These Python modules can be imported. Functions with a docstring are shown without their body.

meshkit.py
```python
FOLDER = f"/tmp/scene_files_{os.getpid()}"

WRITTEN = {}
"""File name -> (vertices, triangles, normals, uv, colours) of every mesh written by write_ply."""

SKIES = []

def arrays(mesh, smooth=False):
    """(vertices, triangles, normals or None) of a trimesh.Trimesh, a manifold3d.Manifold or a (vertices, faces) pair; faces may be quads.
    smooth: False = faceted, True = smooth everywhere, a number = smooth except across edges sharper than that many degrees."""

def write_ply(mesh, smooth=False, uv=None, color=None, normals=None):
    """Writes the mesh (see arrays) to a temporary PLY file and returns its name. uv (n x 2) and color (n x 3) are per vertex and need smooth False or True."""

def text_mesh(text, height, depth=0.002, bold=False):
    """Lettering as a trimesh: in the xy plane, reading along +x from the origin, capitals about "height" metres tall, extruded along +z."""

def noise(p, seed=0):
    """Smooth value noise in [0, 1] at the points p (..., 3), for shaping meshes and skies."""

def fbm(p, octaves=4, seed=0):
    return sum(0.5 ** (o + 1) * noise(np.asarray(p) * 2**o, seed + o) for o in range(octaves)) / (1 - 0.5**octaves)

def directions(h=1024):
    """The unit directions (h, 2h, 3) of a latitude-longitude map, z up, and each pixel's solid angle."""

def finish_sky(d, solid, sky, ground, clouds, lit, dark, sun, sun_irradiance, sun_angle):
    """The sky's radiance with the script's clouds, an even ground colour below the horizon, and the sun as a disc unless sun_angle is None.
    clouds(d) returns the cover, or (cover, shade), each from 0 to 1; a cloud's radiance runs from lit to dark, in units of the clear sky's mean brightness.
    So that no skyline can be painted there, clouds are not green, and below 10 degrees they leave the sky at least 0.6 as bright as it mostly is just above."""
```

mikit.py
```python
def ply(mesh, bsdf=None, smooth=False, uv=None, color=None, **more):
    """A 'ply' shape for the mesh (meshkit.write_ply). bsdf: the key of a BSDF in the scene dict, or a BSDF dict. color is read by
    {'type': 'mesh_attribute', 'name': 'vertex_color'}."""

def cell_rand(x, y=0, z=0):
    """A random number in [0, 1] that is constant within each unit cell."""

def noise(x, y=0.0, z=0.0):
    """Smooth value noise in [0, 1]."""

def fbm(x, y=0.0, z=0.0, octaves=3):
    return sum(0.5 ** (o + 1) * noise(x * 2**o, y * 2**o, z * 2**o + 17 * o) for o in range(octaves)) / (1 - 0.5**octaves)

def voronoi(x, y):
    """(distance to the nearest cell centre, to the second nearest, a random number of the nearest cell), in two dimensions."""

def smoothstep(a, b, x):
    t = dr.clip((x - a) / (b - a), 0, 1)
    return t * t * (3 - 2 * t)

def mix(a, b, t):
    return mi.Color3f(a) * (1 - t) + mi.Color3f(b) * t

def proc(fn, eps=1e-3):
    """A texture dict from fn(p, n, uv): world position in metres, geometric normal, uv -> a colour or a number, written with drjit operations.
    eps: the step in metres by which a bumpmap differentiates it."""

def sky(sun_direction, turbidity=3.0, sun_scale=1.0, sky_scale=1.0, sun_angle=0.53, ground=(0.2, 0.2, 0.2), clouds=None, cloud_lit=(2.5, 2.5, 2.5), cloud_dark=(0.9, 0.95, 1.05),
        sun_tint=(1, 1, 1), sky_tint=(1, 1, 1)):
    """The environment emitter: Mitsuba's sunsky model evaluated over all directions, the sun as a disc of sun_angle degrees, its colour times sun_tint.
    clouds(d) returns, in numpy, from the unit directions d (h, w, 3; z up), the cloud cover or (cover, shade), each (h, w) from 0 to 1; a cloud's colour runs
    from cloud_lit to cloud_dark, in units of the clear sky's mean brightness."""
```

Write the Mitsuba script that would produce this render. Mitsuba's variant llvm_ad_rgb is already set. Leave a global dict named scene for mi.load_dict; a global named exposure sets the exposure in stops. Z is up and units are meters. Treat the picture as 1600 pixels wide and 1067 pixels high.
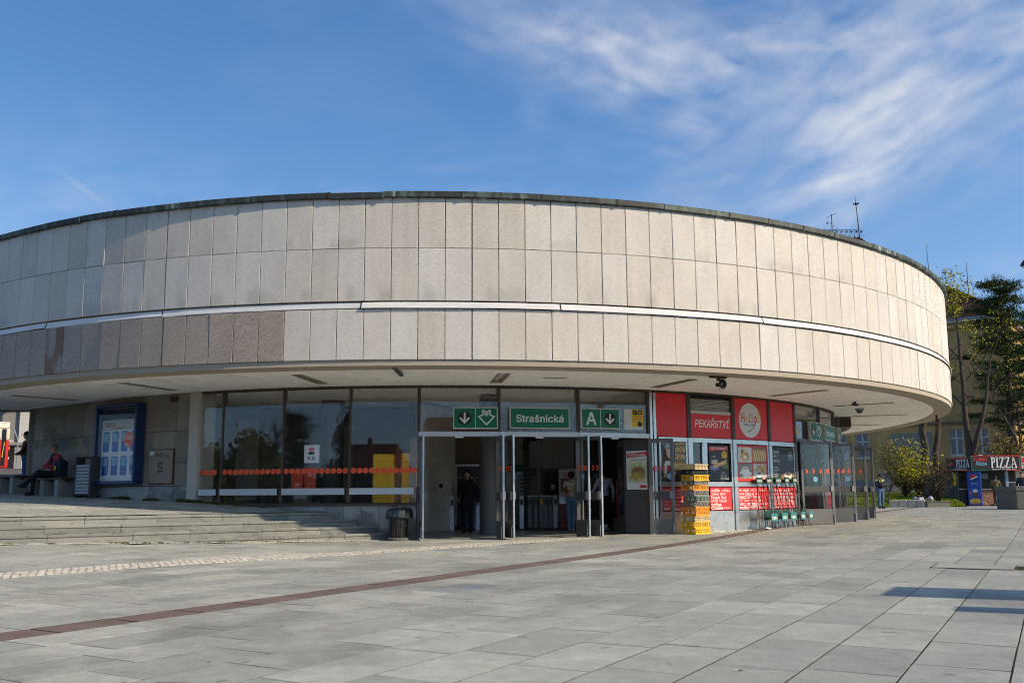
import math, random
import numpy as np
import trimesh, shapely, manifold3d
from shapely.geometry import Polygon, Point, box as sbox
from shapely import affinity
import drjit as dr
import mitsuba as mi
import mikit, meshkit

# ------------------------------------------------------------------ camera, sky, exposure
FPX, PITCH, ROLL, PPY = 1414.0, 0.1387, -0.006, 45.2       # focal length in pixels of the 1600 px wide photograph
R, HC = 17.5, 0.96                                          # drum radius, camera height
CX, CY = -0.1319 * R, 2.0089 * R                            # centre of the round station
EYE = np.array([0.0, 0.0, HC])
_F = np.array([0, math.cos(PITCH), math.sin(PITCH)])
_U0 = np.array([0, -math.sin(PITCH), math.cos(PITCH)])
_X0 = np.array([1.0, 0, 0])
_X = _X0 * math.cos(ROLL) + _U0 * math.sin(ROLL)
_U = _U0 * math.cos(ROLL) - _X0 * math.sin(ROLL)
T = mi.ScalarTransform4f
SUN_AZ, SUN_EL = math.radians(67), math.radians(29)
SUN = (math.cos(SUN_EL) * math.sin(SUN_AZ), -math.cos(SUN_EL) * math.cos(SUN_AZ), math.sin(SUN_EL))


def wisps(d):
    """thin cirrus: fibres drawn out along the wind, dense towards the north-east, with a thin veil elsewhere"""
    az = np.degrees(np.arctan2(d[..., 0], d[..., 1]))
    el = np.degrees(np.arcsin(np.clip(d[..., 2], -1, 1)))

    def patch(a0, e0, ra, re, ang, seed, lo, soft):
        g = math.radians(ang)
        x, y = az - a0, el - e0
        u, v = x * math.cos(g) + y * math.sin(g), -x * math.sin(g) + y * math.cos(g)
        w = meshkit.fbm(np.stack([u / 7, v / 5, u * 0 + seed], -1), 4, seed) - 0.5
        w2 = meshkit.fbm(np.stack([u / 5, v / 4, u * 0 + seed + 40], -1), 4, seed + 3) - 0.5
        rim = (u / ra) ** 2 + (v / re) ** 2
        body = np.exp(-rim * (1 + 2.2 * w))
        fib = meshkit.fbm(np.stack([u / 8 + 1.6 * w, v / 0.62 + 4.2 * w2, u * 0 + seed], -1), 7, seed + 7)
        puff = meshkit.fbm(np.stack([u / 2.6 + 2 * w2, v / 1.5 + 3 * w, u * 0 + seed], -1), 6, seed + 9)
        return body * np.clip((0.5 * fib + 0.5 * puff - lo) / soft, 0, 1) ** 1.25
    c = 0.85 * patch(6, 27.3, 12, 2.3, -17, 11, 0.26, 0.5) + 1.05 * patch(22.5, 21.5, 10, 4.2, 20, 23, 0.26, 0.5) + 0.6 * patch(21, 26.5, 13, 3.4, -4, 37, 0.28, 0.5) + 0.6 * patch(20, 18.1, 6.5, 0.75, 9, 41, 0.2, 0.5) + 0.5 * patch(21.5, 16.6, 1.6, 0.5, 48, 43, 0.25, 0.4) + 0.45 * patch(31, 24, 9, 5, 18, 53, 0.28, 0.5)
    c = c + 0.28 * patch(-2, 17.5, 16, 3.2, 6, 61, 0.38, 0.4) + 0.22 * patch(-26, 17, 10, 2.6, 8, 67, 0.36, 0.4) + 0.35 * patch(29, 12.5, 6, 1.2, 6, 71, 0.36, 0.4)
    c = c + 0.8 * np.clip((np.abs(az) - 48) / 40, 0, 1) * np.clip(el / 15, 0, 1) * np.clip(meshkit.fbm(np.stack([az / 14, el / 6, az * 0 + 9.0], -1), 5, 21) * 3 - 1.5, 0, 1)
    t = np.abs((az + 26.2) * math.cos(1.05) + (el - 17.6) * math.sin(1.05))
    along = -(az + 26.2) * math.sin(1.05) + (el - 17.6) * math.cos(1.05)
    c = c + 0.20 * np.exp(-(t / 0.14) ** 2) * np.exp(-(along / 1.4) ** 2)
    veil = 0.24 * np.clip((24 - el) / 22, 0, 1) ** 1.3 + 0.05 * np.clip(meshkit.fbm(np.stack([az / 12, el / 5, az * 0 + 2.0], -1), 4, 81) * 2.4 - 0.9, 0, 1)
    return np.clip(c * 0.72 + veil, 0, 0.85)


exposure = 2.05
scene = {
    "camera": {"type": "perspective", "fov": math.degrees(2 * math.atan(800 / FPX)), "fov_axis": "x",
               "principal_point_offset_y": -PPY / 1067.0, "near_clip": 0.1, "far_clip": 2000.0,
               "to_world": T().look_at(origin=EYE.tolist(), target=(EYE + _F).tolist(), up=_U.tolist())},
    "sky": mikit.sky(SUN, turbidity=3, sun_scale=0.97, sky_scale=1.02, sky_tint=(0.64, 0.93, 1.22), sun_tint=(0.95, 1.0, 1.12), clouds=wisps, cloud_lit=(2.3, 2.35, 2.5), cloud_dark=(1.4, 1.5, 1.7)),
}
labels = {}
rng = np.random.default_rng(7)


def at(x, y, Y):
    """world point at distance Y in front of the camera that the photograph shows at pixel (x, y): measuring aid"""
    d = _F + _X * (x - 800) / FPX - _U * (y - 533.5 - PPY) / FPX
    return EYE + d * Y / d[1]


def onz(x, y, z):
    d = _F + _X * (x - 800) / FPX - _U * (y - 533.5 - PPY) / FPX
    return EYE + d * (z - HC) / d[2]


def oncyl(x, y, r):
    d = _F + _X * (x - 800) / FPX - _U * (y - 533.5 - PPY) / FPX
    a, b, c = d[0] ** 2 + d[1] ** 2, -(d[0] * CX + d[1] * CY), CX * CX + CY * CY - r * r
    return EYE + d * (-b - math.sqrt(b * b - a * c)) / a


def onplane(x, y, o, n):
    d = _F + _X * (x - 800) / FPX - _U * (y - 533.5 - PPY) / FPX
    return EYE + d * (np.dot(np.array(o) - EYE, n) / np.dot(d, n))


def gz(x, y):
    """height of the plaza: level in front of the entrance, rising a little towards the far right"""
    u = 0.5 * np.asarray(x, float) + 0.866 * np.asarray(y, float)
    left = 0.19 * np.clip((-np.asarray(x, float) - 3.2) / 6, 0, 1) * np.clip((np.asarray(y, float) - 10.5) / 5, 0, 1)
    return np.interp(u, [14, 18, 21, 26, 31, 52, 400], [0, 0.01, 0.04, 0.125, 0.185, 0.25, 0.25]) + left


# ------------------------------------------------------------------ materials
def rgb(*c):
    return {"type": "rgb", "value": [float(v) for v in c]}


def mat(name, d):
    scene["mat_" + name] = d
    return "mat_" + name


def flat(name, c, rough=0.6, spec=0.4, metallic=0.0, two=True, **kw):
    b = {"type": "principled", "base_color": rgb(*c) if not isinstance(c, dict) else c, "roughness": rough if not isinstance(rough, dict) else rough, "specular": spec, "metallic": metallic, **kw}
    return mat(name, {"type": "twosided", "bsdf": b} if two else b)


N, FB, SS, MIX, CR, VOR = mikit.noise, mikit.fbm, mikit.smoothstep, mikit.mix, mikit.cell_rand, mikit.voronoi


def C3(*c):
    return mi.Color3f(*c)


def _grain(p, s, seed=0.0):
    return CR(p.x * s + seed, p.y * s, p.z * s)


def f_granite(p, n, uv):
    # uv.x: tone of the panel, uv.y: 0 honed pale granite, 1 coarse dark weathered granite, 2 rust-streaked
    t = uv.x
    coarse = SS(0.5, 0.9, uv.y)
    g1 = N(p.x * 55, p.y * 55, p.z * 55)
    g2 = _grain(p, 38)
    st = FB(p.x * 1.5 + t * 40, p.y * 1.5, p.z * 0.9 + t * 17, octaves=4)
    drip = FB(p.x * 9, p.y * 9, p.z * 0.7 + t * 9, octaves=3)
    base = MIX(C3(0.635, 0.592, 0.53), C3(0.605, 0.58, 0.54), SS(0.2, 0.8, t * 1.3 - 0.15))
    base = base * (0.87 + 0.17 * t)
    base = base * (0.84 + 0.18 * g1 + 0.16 * (g2 - 0.5) + 0.20 * (st - 0.5) + 0.16 * (drip - 0.5))
    seam = SS(0.30, 0.0, dr.abs(p.z - 4.95)) + SS(0.22, 0.0, dr.abs(p.z - 6.02)) + SS(0.35, 0.0, dr.abs(p.z - 6.95))
    base = base * (1 - 0.17 * dr.minimum(seam, 1.0) * SS(0.50, 0.72, FB(p.x * 3.1 + 5, p.y * 3.1, p.z * 0.8, octaves=4)))
    dk = C3(0.385, 0.325, 0.275) * (0.62 + 0.45 * g1 + 0.38 * (g2 - 0.5) + 0.3 * (st - 0.5))
    base = MIX(base, dk, coarse)
    rust = SS(1.5, 1.9, uv.y) * SS(0.42, 0.6, FB(p.x * 4, p.y * 4, p.z * 1.1, octaves=3))
    base = MIX(base, C3(0.17, 0.075, 0.04), rust * 0.75)
    return base


mat("granite", {"type": "twosided", "bsdf": {"type": "principled", "base_color": mikit.proc(f_granite), "roughness": 0.62, "specular": 0.35}})


def f_slab(p, n, uv):
    t = uv.x
    g = _grain(p, 230)
    g1 = N(p.x * 90, p.y * 90)
    st = FB(p.x * 1.1 + 31 * t, p.y * 1.1, t * 9, octaves=5)
    st2 = FB(p.x * 0.33, p.y * 0.33, 2.0, octaves=4)
    st3 = FB(p.x * 5.0, p.y * 5.0, 4.0, octaves=3)
    base = MIX(C3(0.232, 0.240, 0.218), C3(0.325, 0.325, 0.285), SS(0.1, 0.9, 0.85 * t + 0.3 * (st2 - 0.25)))
    base = MIX(base, C3(0.20, 0.215, 0.22), SS(0.93, 0.96, t))
    mott = FB(p.x * 13, p.y * 13, 6.0, octaves=3)
    base = base * (0.82 + 0.22 * (mott - 0.5))
    base = base * (0.90 + 0.26 * g + 0.14 * g1 + 0.32 * (st - 0.5) + 0.2 * (st3 - 0.5) + 0.18 * st2)
    d1, d2, w = VOR(p.x * 1.9 + 3 * st, p.y * 1.9)
    spot = SS(0.075, 0.03, d1) * SS(0.66, 0.72, w)
    base = base * (1 - 0.42 * spot)
    blot = SS(0.56, 0.70, FB(p.x * 0.9 + 3, p.y * 0.9, 7.0, octaves=5))
    base = base * (1 - 0.20 * blot)
    scuff = SS(0.62, 0.72, FB(p.x * 2.3, p.y * 7.0, 3.0, octaves=4))
    base = base * (1 + 0.10 * scuff)
    d3, d4, w2 = VOR(p.x * 6.0, p.y * 6.0)
    base = base * (1 - 0.35 * SS(0.09, 0.05, d3) * SS(0.88, 0.9, w2))
    return base


def f_slab_b(p, n, uv):
    return 0.0012 * N(p.x * 110, p.y * 110) + 0.004 * FB(p.x * 3, p.y * 3, octaves=3)


mat("slab", {"type": "twosided", "bsdf": {"type": "bumpmap", "arbitrary": mikit.proc(f_slab_b, 2e-3), "scale": 1.0,
    "bsdf": {"type": "principled", "base_color": mikit.proc(f_slab), "roughness": 0.7, "specular": 0.3}}})


def f_joint(p, n, uv):
    s = FB(p.x * 1.3, p.y * 1.3, octaves=3)
    return MIX(C3(0.050, 0.045, 0.037), C3(0.055, 0.065, 0.025), SS(0.52, 0.68, s)) * (0.6 + 0.8 * N(p.x * 70, p.y * 70))


mat("joint", {"type": "twosided", "bsdf": {"type": "diffuse", "reflectance": mikit.proc(f_joint)}})


def f_drain(p, n, uv):
    return C3(0.105, 0.078, 0.068) * (0.62 + 0.5 * _grain(p, 160) + 0.5 * FB(p.x * 3, p.y * 3, uv.x * 9, octaves=3)) * (0.85 + 0.3 * uv.x)


mat("drain", {"type": "twosided", "bsdf": {"type": "principled", "base_color": mikit.proc(f_drain), "roughness": 0.85, "specular": 0.2}})


def f_cobble(p, n, uv):
    return MIX(C3(0.33, 0.31, 0.27), C3(0.46, 0.43, 0.37), uv.x) * (0.75 + 0.5 * N(p.x * 60, p.y * 60, p.z * 60))


mat("cobble", {"type": "twosided", "bsdf": {"type": "principled", "base_color": mikit.proc(f_cobble), "roughness": 0.8, "specular": 0.2}})


def f_step(p, n, uv):
    st = FB(p.x * 1.2 + 9 * uv.x, p.y * 1.2, p.z * 5, octaves=4)
    b = MIX(C3(0.165, 0.178, 0.168), C3(0.235, 0.24, 0.222), uv.x) * (0.66 + 0.3 * _grain(p, 75) + 0.15 * N(p.x * 40, p.y * 40, p.z * 40) + 0.55 * (st - 0.35))
    edge = SS(0.55, 0.75, FB(p.x * 7, p.y * 7, p.z * 7, octaves=3))
    return b * (1 - 0.25 * edge)


mat("step", {"type": "twosided", "bsdf": {"type": "principled", "base_color": mikit.proc(f_step), "roughness": 0.75, "specular": 0.3}})


def f_wallstone(p, n, uv):
    # weathered cladding with algae and damp; uv.x tone
    st = FB(p.x * 0.8, p.y * 0.8, p.z * 1.6, octaves=5)
    streak = FB(p.x * 5, p.y * 5, p.z * 0.5, octaves=3)
    b = MIX(C3(0.25, 0.215, 0.17), C3(0.33, 0.285, 0.23), uv.x) * (0.58 + 0.3 * N(p.x * 45, p.y * 45, p.z * 45) + 0.5 * st + 0.25 * (streak - 0.4))
    alg = SS(0.5, 0.66, st + 0.25 * (streak - 0.5)) * SS(1.6, 2.6, p.z) * SS(-10.0, -11.5, p.x)
    b = MIX(b, C3(0.10, 0.10, 0.035), 0.8 * alg)
    bl = SS(0.46, 0.6, FB(p.x * 1.6 + 5, p.y * 1.6, p.z * 1.8, octaves=3)) * SS(1.0, 0.35, dr.abs(p.x + 12.0)) * SS(0.8, 0.3, dr.abs(p.z - 2.2))
    return MIX(b, C3(0.10, 0.115, 0.15), 0.7 * bl)


mat("wallstone", {"type": "twosided", "bsdf": {"type": "principled", "base_color": mikit.proc(f_wallstone), "roughness": 0.7, "specular": 0.3}})


def f_plinth(p, n, uv):
    st = FB(p.x * 2.0, p.y * 2.0, p.z * 2.5 + uv.x * 5, octaves=5)
    b = MIX(C3(0.32, 0.315, 0.30), C3(0.42, 0.41, 0.385), uv.x) * (0.7 + 0.25 * N(p.x * 60, p.y * 60, p.z * 60) + 0.35 * (st - 0.3))
    low = SS(0.45, 0.62, st + 0.25 * SS(0.55, 0.1, p.z))
    return MIX(b, C3(0.10, 0.10, 0.095), 0.65 * low)


mat("plinth", {"type": "twosided", "bsdf": {"type": "principled", "base_color": mikit.proc(f_plinth), "roughness": 0.65, "specular": 0.35}})


def f_soffit(p, n, uv):
    st = FB(p.x * 0.7, p.y * 0.7, 1.0, octaves=5)
    st2 = FB(p.x * 3.5, p.y * 3.5, 5.0, octaves=4)
    b = C3(0.92, 0.905, 0.87) * (0.90 + 0.14 * st + 0.08 * (st2 - 0.5))
    stain = SS(0.60, 0.72, st2) * SS(0.52, 0.62, st)
    return MIX(b, C3(0.45, 0.40, 0.33), 0.35 * stain)


mat("soffit", {"type": "twosided", "bsdf": {"type": "principled", "base_color": mikit.proc(f_soffit), "roughness": 0.85, "specular": 0.2}})


def f_copper(p, n, uv):
    st = FB(p.x * 2.2, p.y * 2.2, p.z * 6, octaves=4)
    s2 = N(p.x * 14, p.y * 14, p.z * 2)
    b = MIX(C3(0.032, 0.036, 0.036), C3(0.085, 0.125, 0.105), SS(0.42, 0.75, 0.7 * st + 0.35 * s2))
    return MIX(b, C3(0.33, 0.42, 0.38), 0.8 * SS(0.80, 0.92, s2) * SS(0.45, 0.6, st))


mat("copper", {"type": "twosided", "bsdf": {"type": "principled", "base_color": mikit.proc(f_copper), "roughness": 0.6, "specular": 0.4}})


def f_wear(p, n, uv):
    return 0.30 + 0.35 * FB(p.x * 4, p.y * 4, p.z * 4, octaves=4)


WEAR = mikit.proc(f_wear)


def f_flash(p, n, uv):
    st = FB(p.x * 2.5, p.y * 2.5, p.z * 9, octaves=4)
    return C3(0.70, 0.70, 0.69) * (0.84 + 0.3 * (st - 0.35))


mat("flashing", {"type": "twosided", "bsdf": {"type": "principled", "base_color": mikit.proc(f_flash), "roughness": 0.45, "specular": 0.5}})


def f_steel(p, n, uv):
    st = FB(p.x * 3, p.y * 3, p.z * 3, octaves=4)
    sp = SS(0.58, 0.75, FB(p.x * 11, p.y * 11, p.z * 11, octaves=3))
    return C3(0.60, 0.61, 0.62) * (0.84 + 0.3 * (st - 0.3)) * (1 - 0.25 * sp)


STEEL = mikit.proc(f_steel)
mat("steel", {"type": "twosided", "bsdf": {"type": "principled", "base_color": STEEL, "roughness": 0.30, "metallic": 0.88, "specular": 0.5}})


def f_tile(p, n, uv):
    return C3(0.60, 0.55, 0.46) * (0.85 + 0.2 * uv.x) * (0.9 + 0.2 * N(p.x * 5, p.y * 5, p.z * 5))


mat("tile", {"type": "twosided", "bsdf": {"type": "principled", "base_color": mikit.proc(f_tile), "roughness": 0.35, "specular": 0.5}})


def f_ochre(p, n, uv):
    st = FB(p.x * 0.45, p.y * 0.45, p.z * 0.3, octaves=5)
    s2 = FB(p.x * 3, p.y * 3, p.z * 1.0, octaves=3)
    return MIX(C3(0.60, 0.385, 0.17), C3(0.46, 0.31, 0.15), SS(0.35, 0.7, st)) * (0.8 + 0.35 * (s2 - 0.2))


mat("ochre", {"type": "twosided", "bsdf": {"type": "diffuse", "reflectance": mikit.proc(f_ochre)}})


def f_rooftile(p, n, uv):
    return MIX(C3(0.060, 0.047, 0.042), C3(0.16, 0.085, 0.055), uv.x * uv.x) * (0.7 + 0.6 * N(p.x * 6, p.y * 6, p.z * 6))


mat("rooftile", {"type": "twosided", "bsdf": {"type": "diffuse", "reflectance": mikit.proc(f_rooftile)}})


def f_lawn(p, n, uv):
    st = FB(p.x * 0.8, p.y * 0.8, octaves=4)
    return MIX(C3(0.055, 0.085, 0.018), C3(0.10, 0.11, 0.035), st) * (0.6 + 0.8 * N(p.x * 25, p.y * 25))


mat("lawn", {"type": "twosided", "bsdf": {"type": "diffuse", "reflectance": mikit.proc(f_lawn)}})


def f_ground(p, n, uv):
    st = FB(p.x * 0.2, p.y * 0.2, octaves=5)
    return C3(0.15, 0.148, 0.14) * (0.7 + 0.5 * st) * (0.85 + 0.3 * N(p.x * 30, p.y * 30))


mat("ground", {"type": "twosided", "bsdf": {"type": "diffuse", "reflectance": mikit.proc(f_ground)}})


def f_bark(p, n, uv):
    s = FB(p.x * 9, p.y * 9, p.z * 2.5, octaves=4)
    return MIX(C3(0.045, 0.036, 0.029), C3(0.135, 0.11, 0.088), s)


mat("bark", {"type": "twosided", "bsdf": {"type": "diffuse", "reflectance": mikit.proc(f_bark)}})


def leaf_fn(a, b):
    def f(p, n, uv):
        return MIX(C3(*a), C3(*b), uv.x)
    return f


for _n, _a, _b in (("leaf_spring", (0.26, 0.27, 0.02), (0.46, 0.43, 0.05)), ("leaf_pine", (0.018, 0.036, 0.014), (0.07, 0.10, 0.035)), ("leaf_forsythia", (0.30, 0.285, 0.03), (0.48, 0.43, 0.05)),
                   ("leaf_olive", (0.10, 0.095, 0.03), (0.24, 0.20, 0.07)), ("grass", (0.10, 0.155, 0.012), (0.30, 0.36, 0.05)), ("weed", (0.05, 0.07, 0.015), (0.16, 0.17, 0.04)), ("leaf_green", (0.05, 0.075, 0.018), (0.14, 0.16, 0.04))):
    mat(_n, {"type": "twosided", "bsdf": {"type": "diffuse", "reflectance": mikit.proc(leaf_fn(_a, _b))}})


def f_print(p, n, uv):
    """printed posters, told apart by the whole part of uv.x; (a, b) run over the sheet from 0 to 1"""
    k = dr.floor(uv.x + 1e-4)
    a, b = uv.x - k, uv.y
    v1, v2, w = VOR(a * 9 + 13 * k, b * 11)
    nz = FB(a * 7 + 5 * k, b * 8, k, octaves=4)
    nf = FB(a * 26, b * 30, k, octaves=3)
    crust = MIX(C3(0.20, 0.08, 0.02), C3(0.75, 0.46, 0.13), SS(0.25, 0.7, nz + 0.3 * (nf - 0.5)))

    def ell(ca, cb, ra, rb, soft=0.25):
        q = dr.sqrt(dr.square((a - ca) / ra) + dr.square((b - cb) / rb))
        return SS(1 + soft, 1 - soft, q)

    # 0 bread shelves
    shelf = b * 3.4
    fr = shelf - dr.floor(shelf)
    loaves = SS(0.85, 0.2, v1) * SS(0.06, 0.2, fr) * SS(0.98, 0.7, fr)
    out0 = MIX(C3(0.10, 0.045, 0.02), MIX(C3(0.42, 0.18, 0.04), C3(0.85, 0.60, 0.24), SS(0.8, 0.1, v1) * (0.6 + 0.6 * nf)), loaves)
    out0 = MIX(out0, C3(0.42, 0.36, 0.30), SS(0.055, 0.03, fr))
    # 1 burger on pale green
    out1 = MIX(C3(0.55, 0.62, 0.42), C3(0.80, 0.80, 0.72), SS(0.5, 0.8, b)) * (0.8 + 0.3 * nz)
    out1 = MIX(out1, C3(0.30, 0.50, 0.05), ell(0.6, 0.58, 0.42, 0.14, 0.6) * SS(0.4, 0.6, nf))
    out1 = MIX(out1, C3(0.14, 0.06, 0.03) + C3(0.25, 0.12, 0.03) * nf, ell(0.55, 0.46, 0.36, 0.13))
    out1 = MIX(out1, C3(0.10, 0.09, 0.02) + C3(0.65, 0.5, 0.14) * nz, ell(0.5, 0.33, 0.40, 0.12))
    out1 = MIX(out1, C3(0.75, 0.75, 0.72), SS(0.17, 0.13, b))
    # 2 wrap on near black
    out2 = C3(0.018, 0.018, 0.022) * (0.8 + 0.8 * nz)
    q = (a - 0.5) * 0.5 + (b - 0.47) * 1.0
    r = (a - 0.5) * 0.8 - (b - 0.47) * 0.45
    out2 = MIX(out2, C3(0.05, 0.06, 0.30) + 0.25 * nz, ell(0.25, 0.36, 0.24, 0.07))
    out2 = MIX(out2, C3(0.08, 0.16, 0.03) + 0.06 * nf, ell(0.82, 0.42, 0.18, 0.08))
    out2 = MIX(out2, C3(0.75, 0.58, 0.36) * (0.6 + 0.6 * nf), ell(0.27, 0.52, 0.16, 0.05))
    q2 = (b - 0.46) - (a - 0.5) * 0.25
    out2 = MIX(out2, C3(0.72, 0.46, 0.20) * (0.65 + 0.5 * nf), SS(0.062, 0.05, dr.abs(q2)) * SS(0.36, 0.32, dr.abs(a - 0.55)))
    # 3 pastry with icing, 4 sticks, 5 coffee cup, 6 croissants with cup
    out3 = MIX(C3(0.70, 0.66, 0.62), crust, ell(0.5, 0.4, 0.33, 0.3) * SS(0.25, 0.6, dr.abs(b - 0.3 - 0.9 * dr.abs(a - 0.5)) * -1 + 1))
    out3 = MIX(out3, C3(0.85, 0.8, 0.72), ell(0.52, 0.36, 0.13, 0.12))
    out3 = MIX(out3, crust, ell(0.33, 0.72, 0.12, 0.24, 0.4))
    stick = (a + 0.25 * b) * 6
    fs = stick - dr.floor(stick)
    out4 = MIX(C3(0.28, 0.13, 0.03), C3(0.80, 0.58, 0.24) * (0.7 + 0.4 * nf), SS(0.05, 0.3, fs) * SS(0.95, 0.7, fs) * SS(0.9, 0.75, b) * SS(0.05, 0.15, b))
    out5 = MIX(C3(0.28, 0.25, 0.23) * (0.4 + nz), C3(0.80, 0.79, 0.77), ell(0.5, 0.33, 0.45, 0.2, 0.1))
    out5 = MIX(out5, C3(0.86, 0.85, 0.83), ell(0.5, 0.52, 0.27, 0.28, 0.1))
    out5 = MIX(out5, C3(0.58, 0.40, 0.25) + 0.2 * nf, ell(0.5, 0.70, 0.21, 0.11, 0.15))
    out5 = MIX(out5, C3(0.20, 0.10, 0.05), ell(0.2, 0.25, 0.12, 0.05))
    out6 = MIX(C3(0.55, 0.50, 0.46) * (0.5 + nz), crust, ell(0.62, 0.62, 0.36, 0.33, 0.4) * SS(0.35, 0.5, nz + 0.1))
    out6 = MIX(out6, C3(0.82, 0.81, 0.79), ell(0.42, 0.28, 0.22, 0.18, 0.1))
    out6 = MIX(out6, C3(0.12, 0.06, 0.03), ell(0.42, 0.36, 0.17, 0.06, 0.15))
    # 7 cup and bread on black
    out7 = C3(0.020, 0.020, 0.025)
    out7 = MIX(out7, C3(0.30, 0.16, 0.05) * (0.4 + 1.2 * nf), ell(0.72, 0.13, 0.34, 0.17, 0.25))
    out7 = MIX(out7, C3(0.60, 0.54, 0.46), ell(0.70, 0.22, 0.17, 0.12, 0.12))
    out7 = MIX(out7, C3(0.06, 0.03, 0.02), ell(0.70, 0.27, 0.13, 0.045, 0.12))
    # 8 pizza front, 9 cold drink and fries
    out8 = MIX(C3(0.015, 0.014, 0.018), MIX(C3(0.16, 0.05, 0.03), C3(0.42, 0.24, 0.12), SS(0.3, 0.7, nf + 0.35 * (w - 0.5))), ell(0.28, 0.55, 0.30, 0.62, 0.06))
    out8 = MIX(out8, C3(0.25, 0.33, 0.60) * (0.4 + nf), ell(0.68, 0.5, 0.15, 0.35, 0.3) * 0.8)
    out9 = C3(0.012, 0.075, 0.40) * (0.85 + 0.3 * nz)
    out9 = MIX(out9, C3(0.85, 0.55, 0.08) * (0.5 + 0.7 * nf), ell(0.5, 0.22, 0.46, 0.17, 0.2))
    out9 = MIX(out9, C3(0.45, 0.16, 0.05), ell(0.5, 0.08, 0.45, 0.09, 0.3) * SS(0.4, 0.6, nf))
    out9 = MIX(out9, C3(0.14, 0.04, 0.03), ell(0.52, 0.62, 0.12, 0.26, 0.1))
    out9 = MIX(out9, C3(0.75, 0.80, 0.86), ell(0.52, 0.86, 0.2, 0.10, 0.3))
    out9 = MIX(out9, C3(0.65, 0.08, 0.07), ell(0.15, 0.72, 0.10, 0.10, 0.2))
    # 10 baker woman: plain dark sheet with soft warm tones
    out10 = C3(0.035, 0.030, 0.030) * (0.6 + nz)
    # 11 face of a fashion picture / screens
    out = out0
    for i, o in enumerate((out1, out2, out3, out4, out5, out6, out7, out8, out9, out10), 1):
        out = dr.select(k > i - 0.5, o, out)
    return out


mat("print", {"type": "twosided", "bsdf": {"type": "principled", "base_color": mikit.proc(f_print), "roughness": 0.35, "specular": 0.5}})

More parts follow.
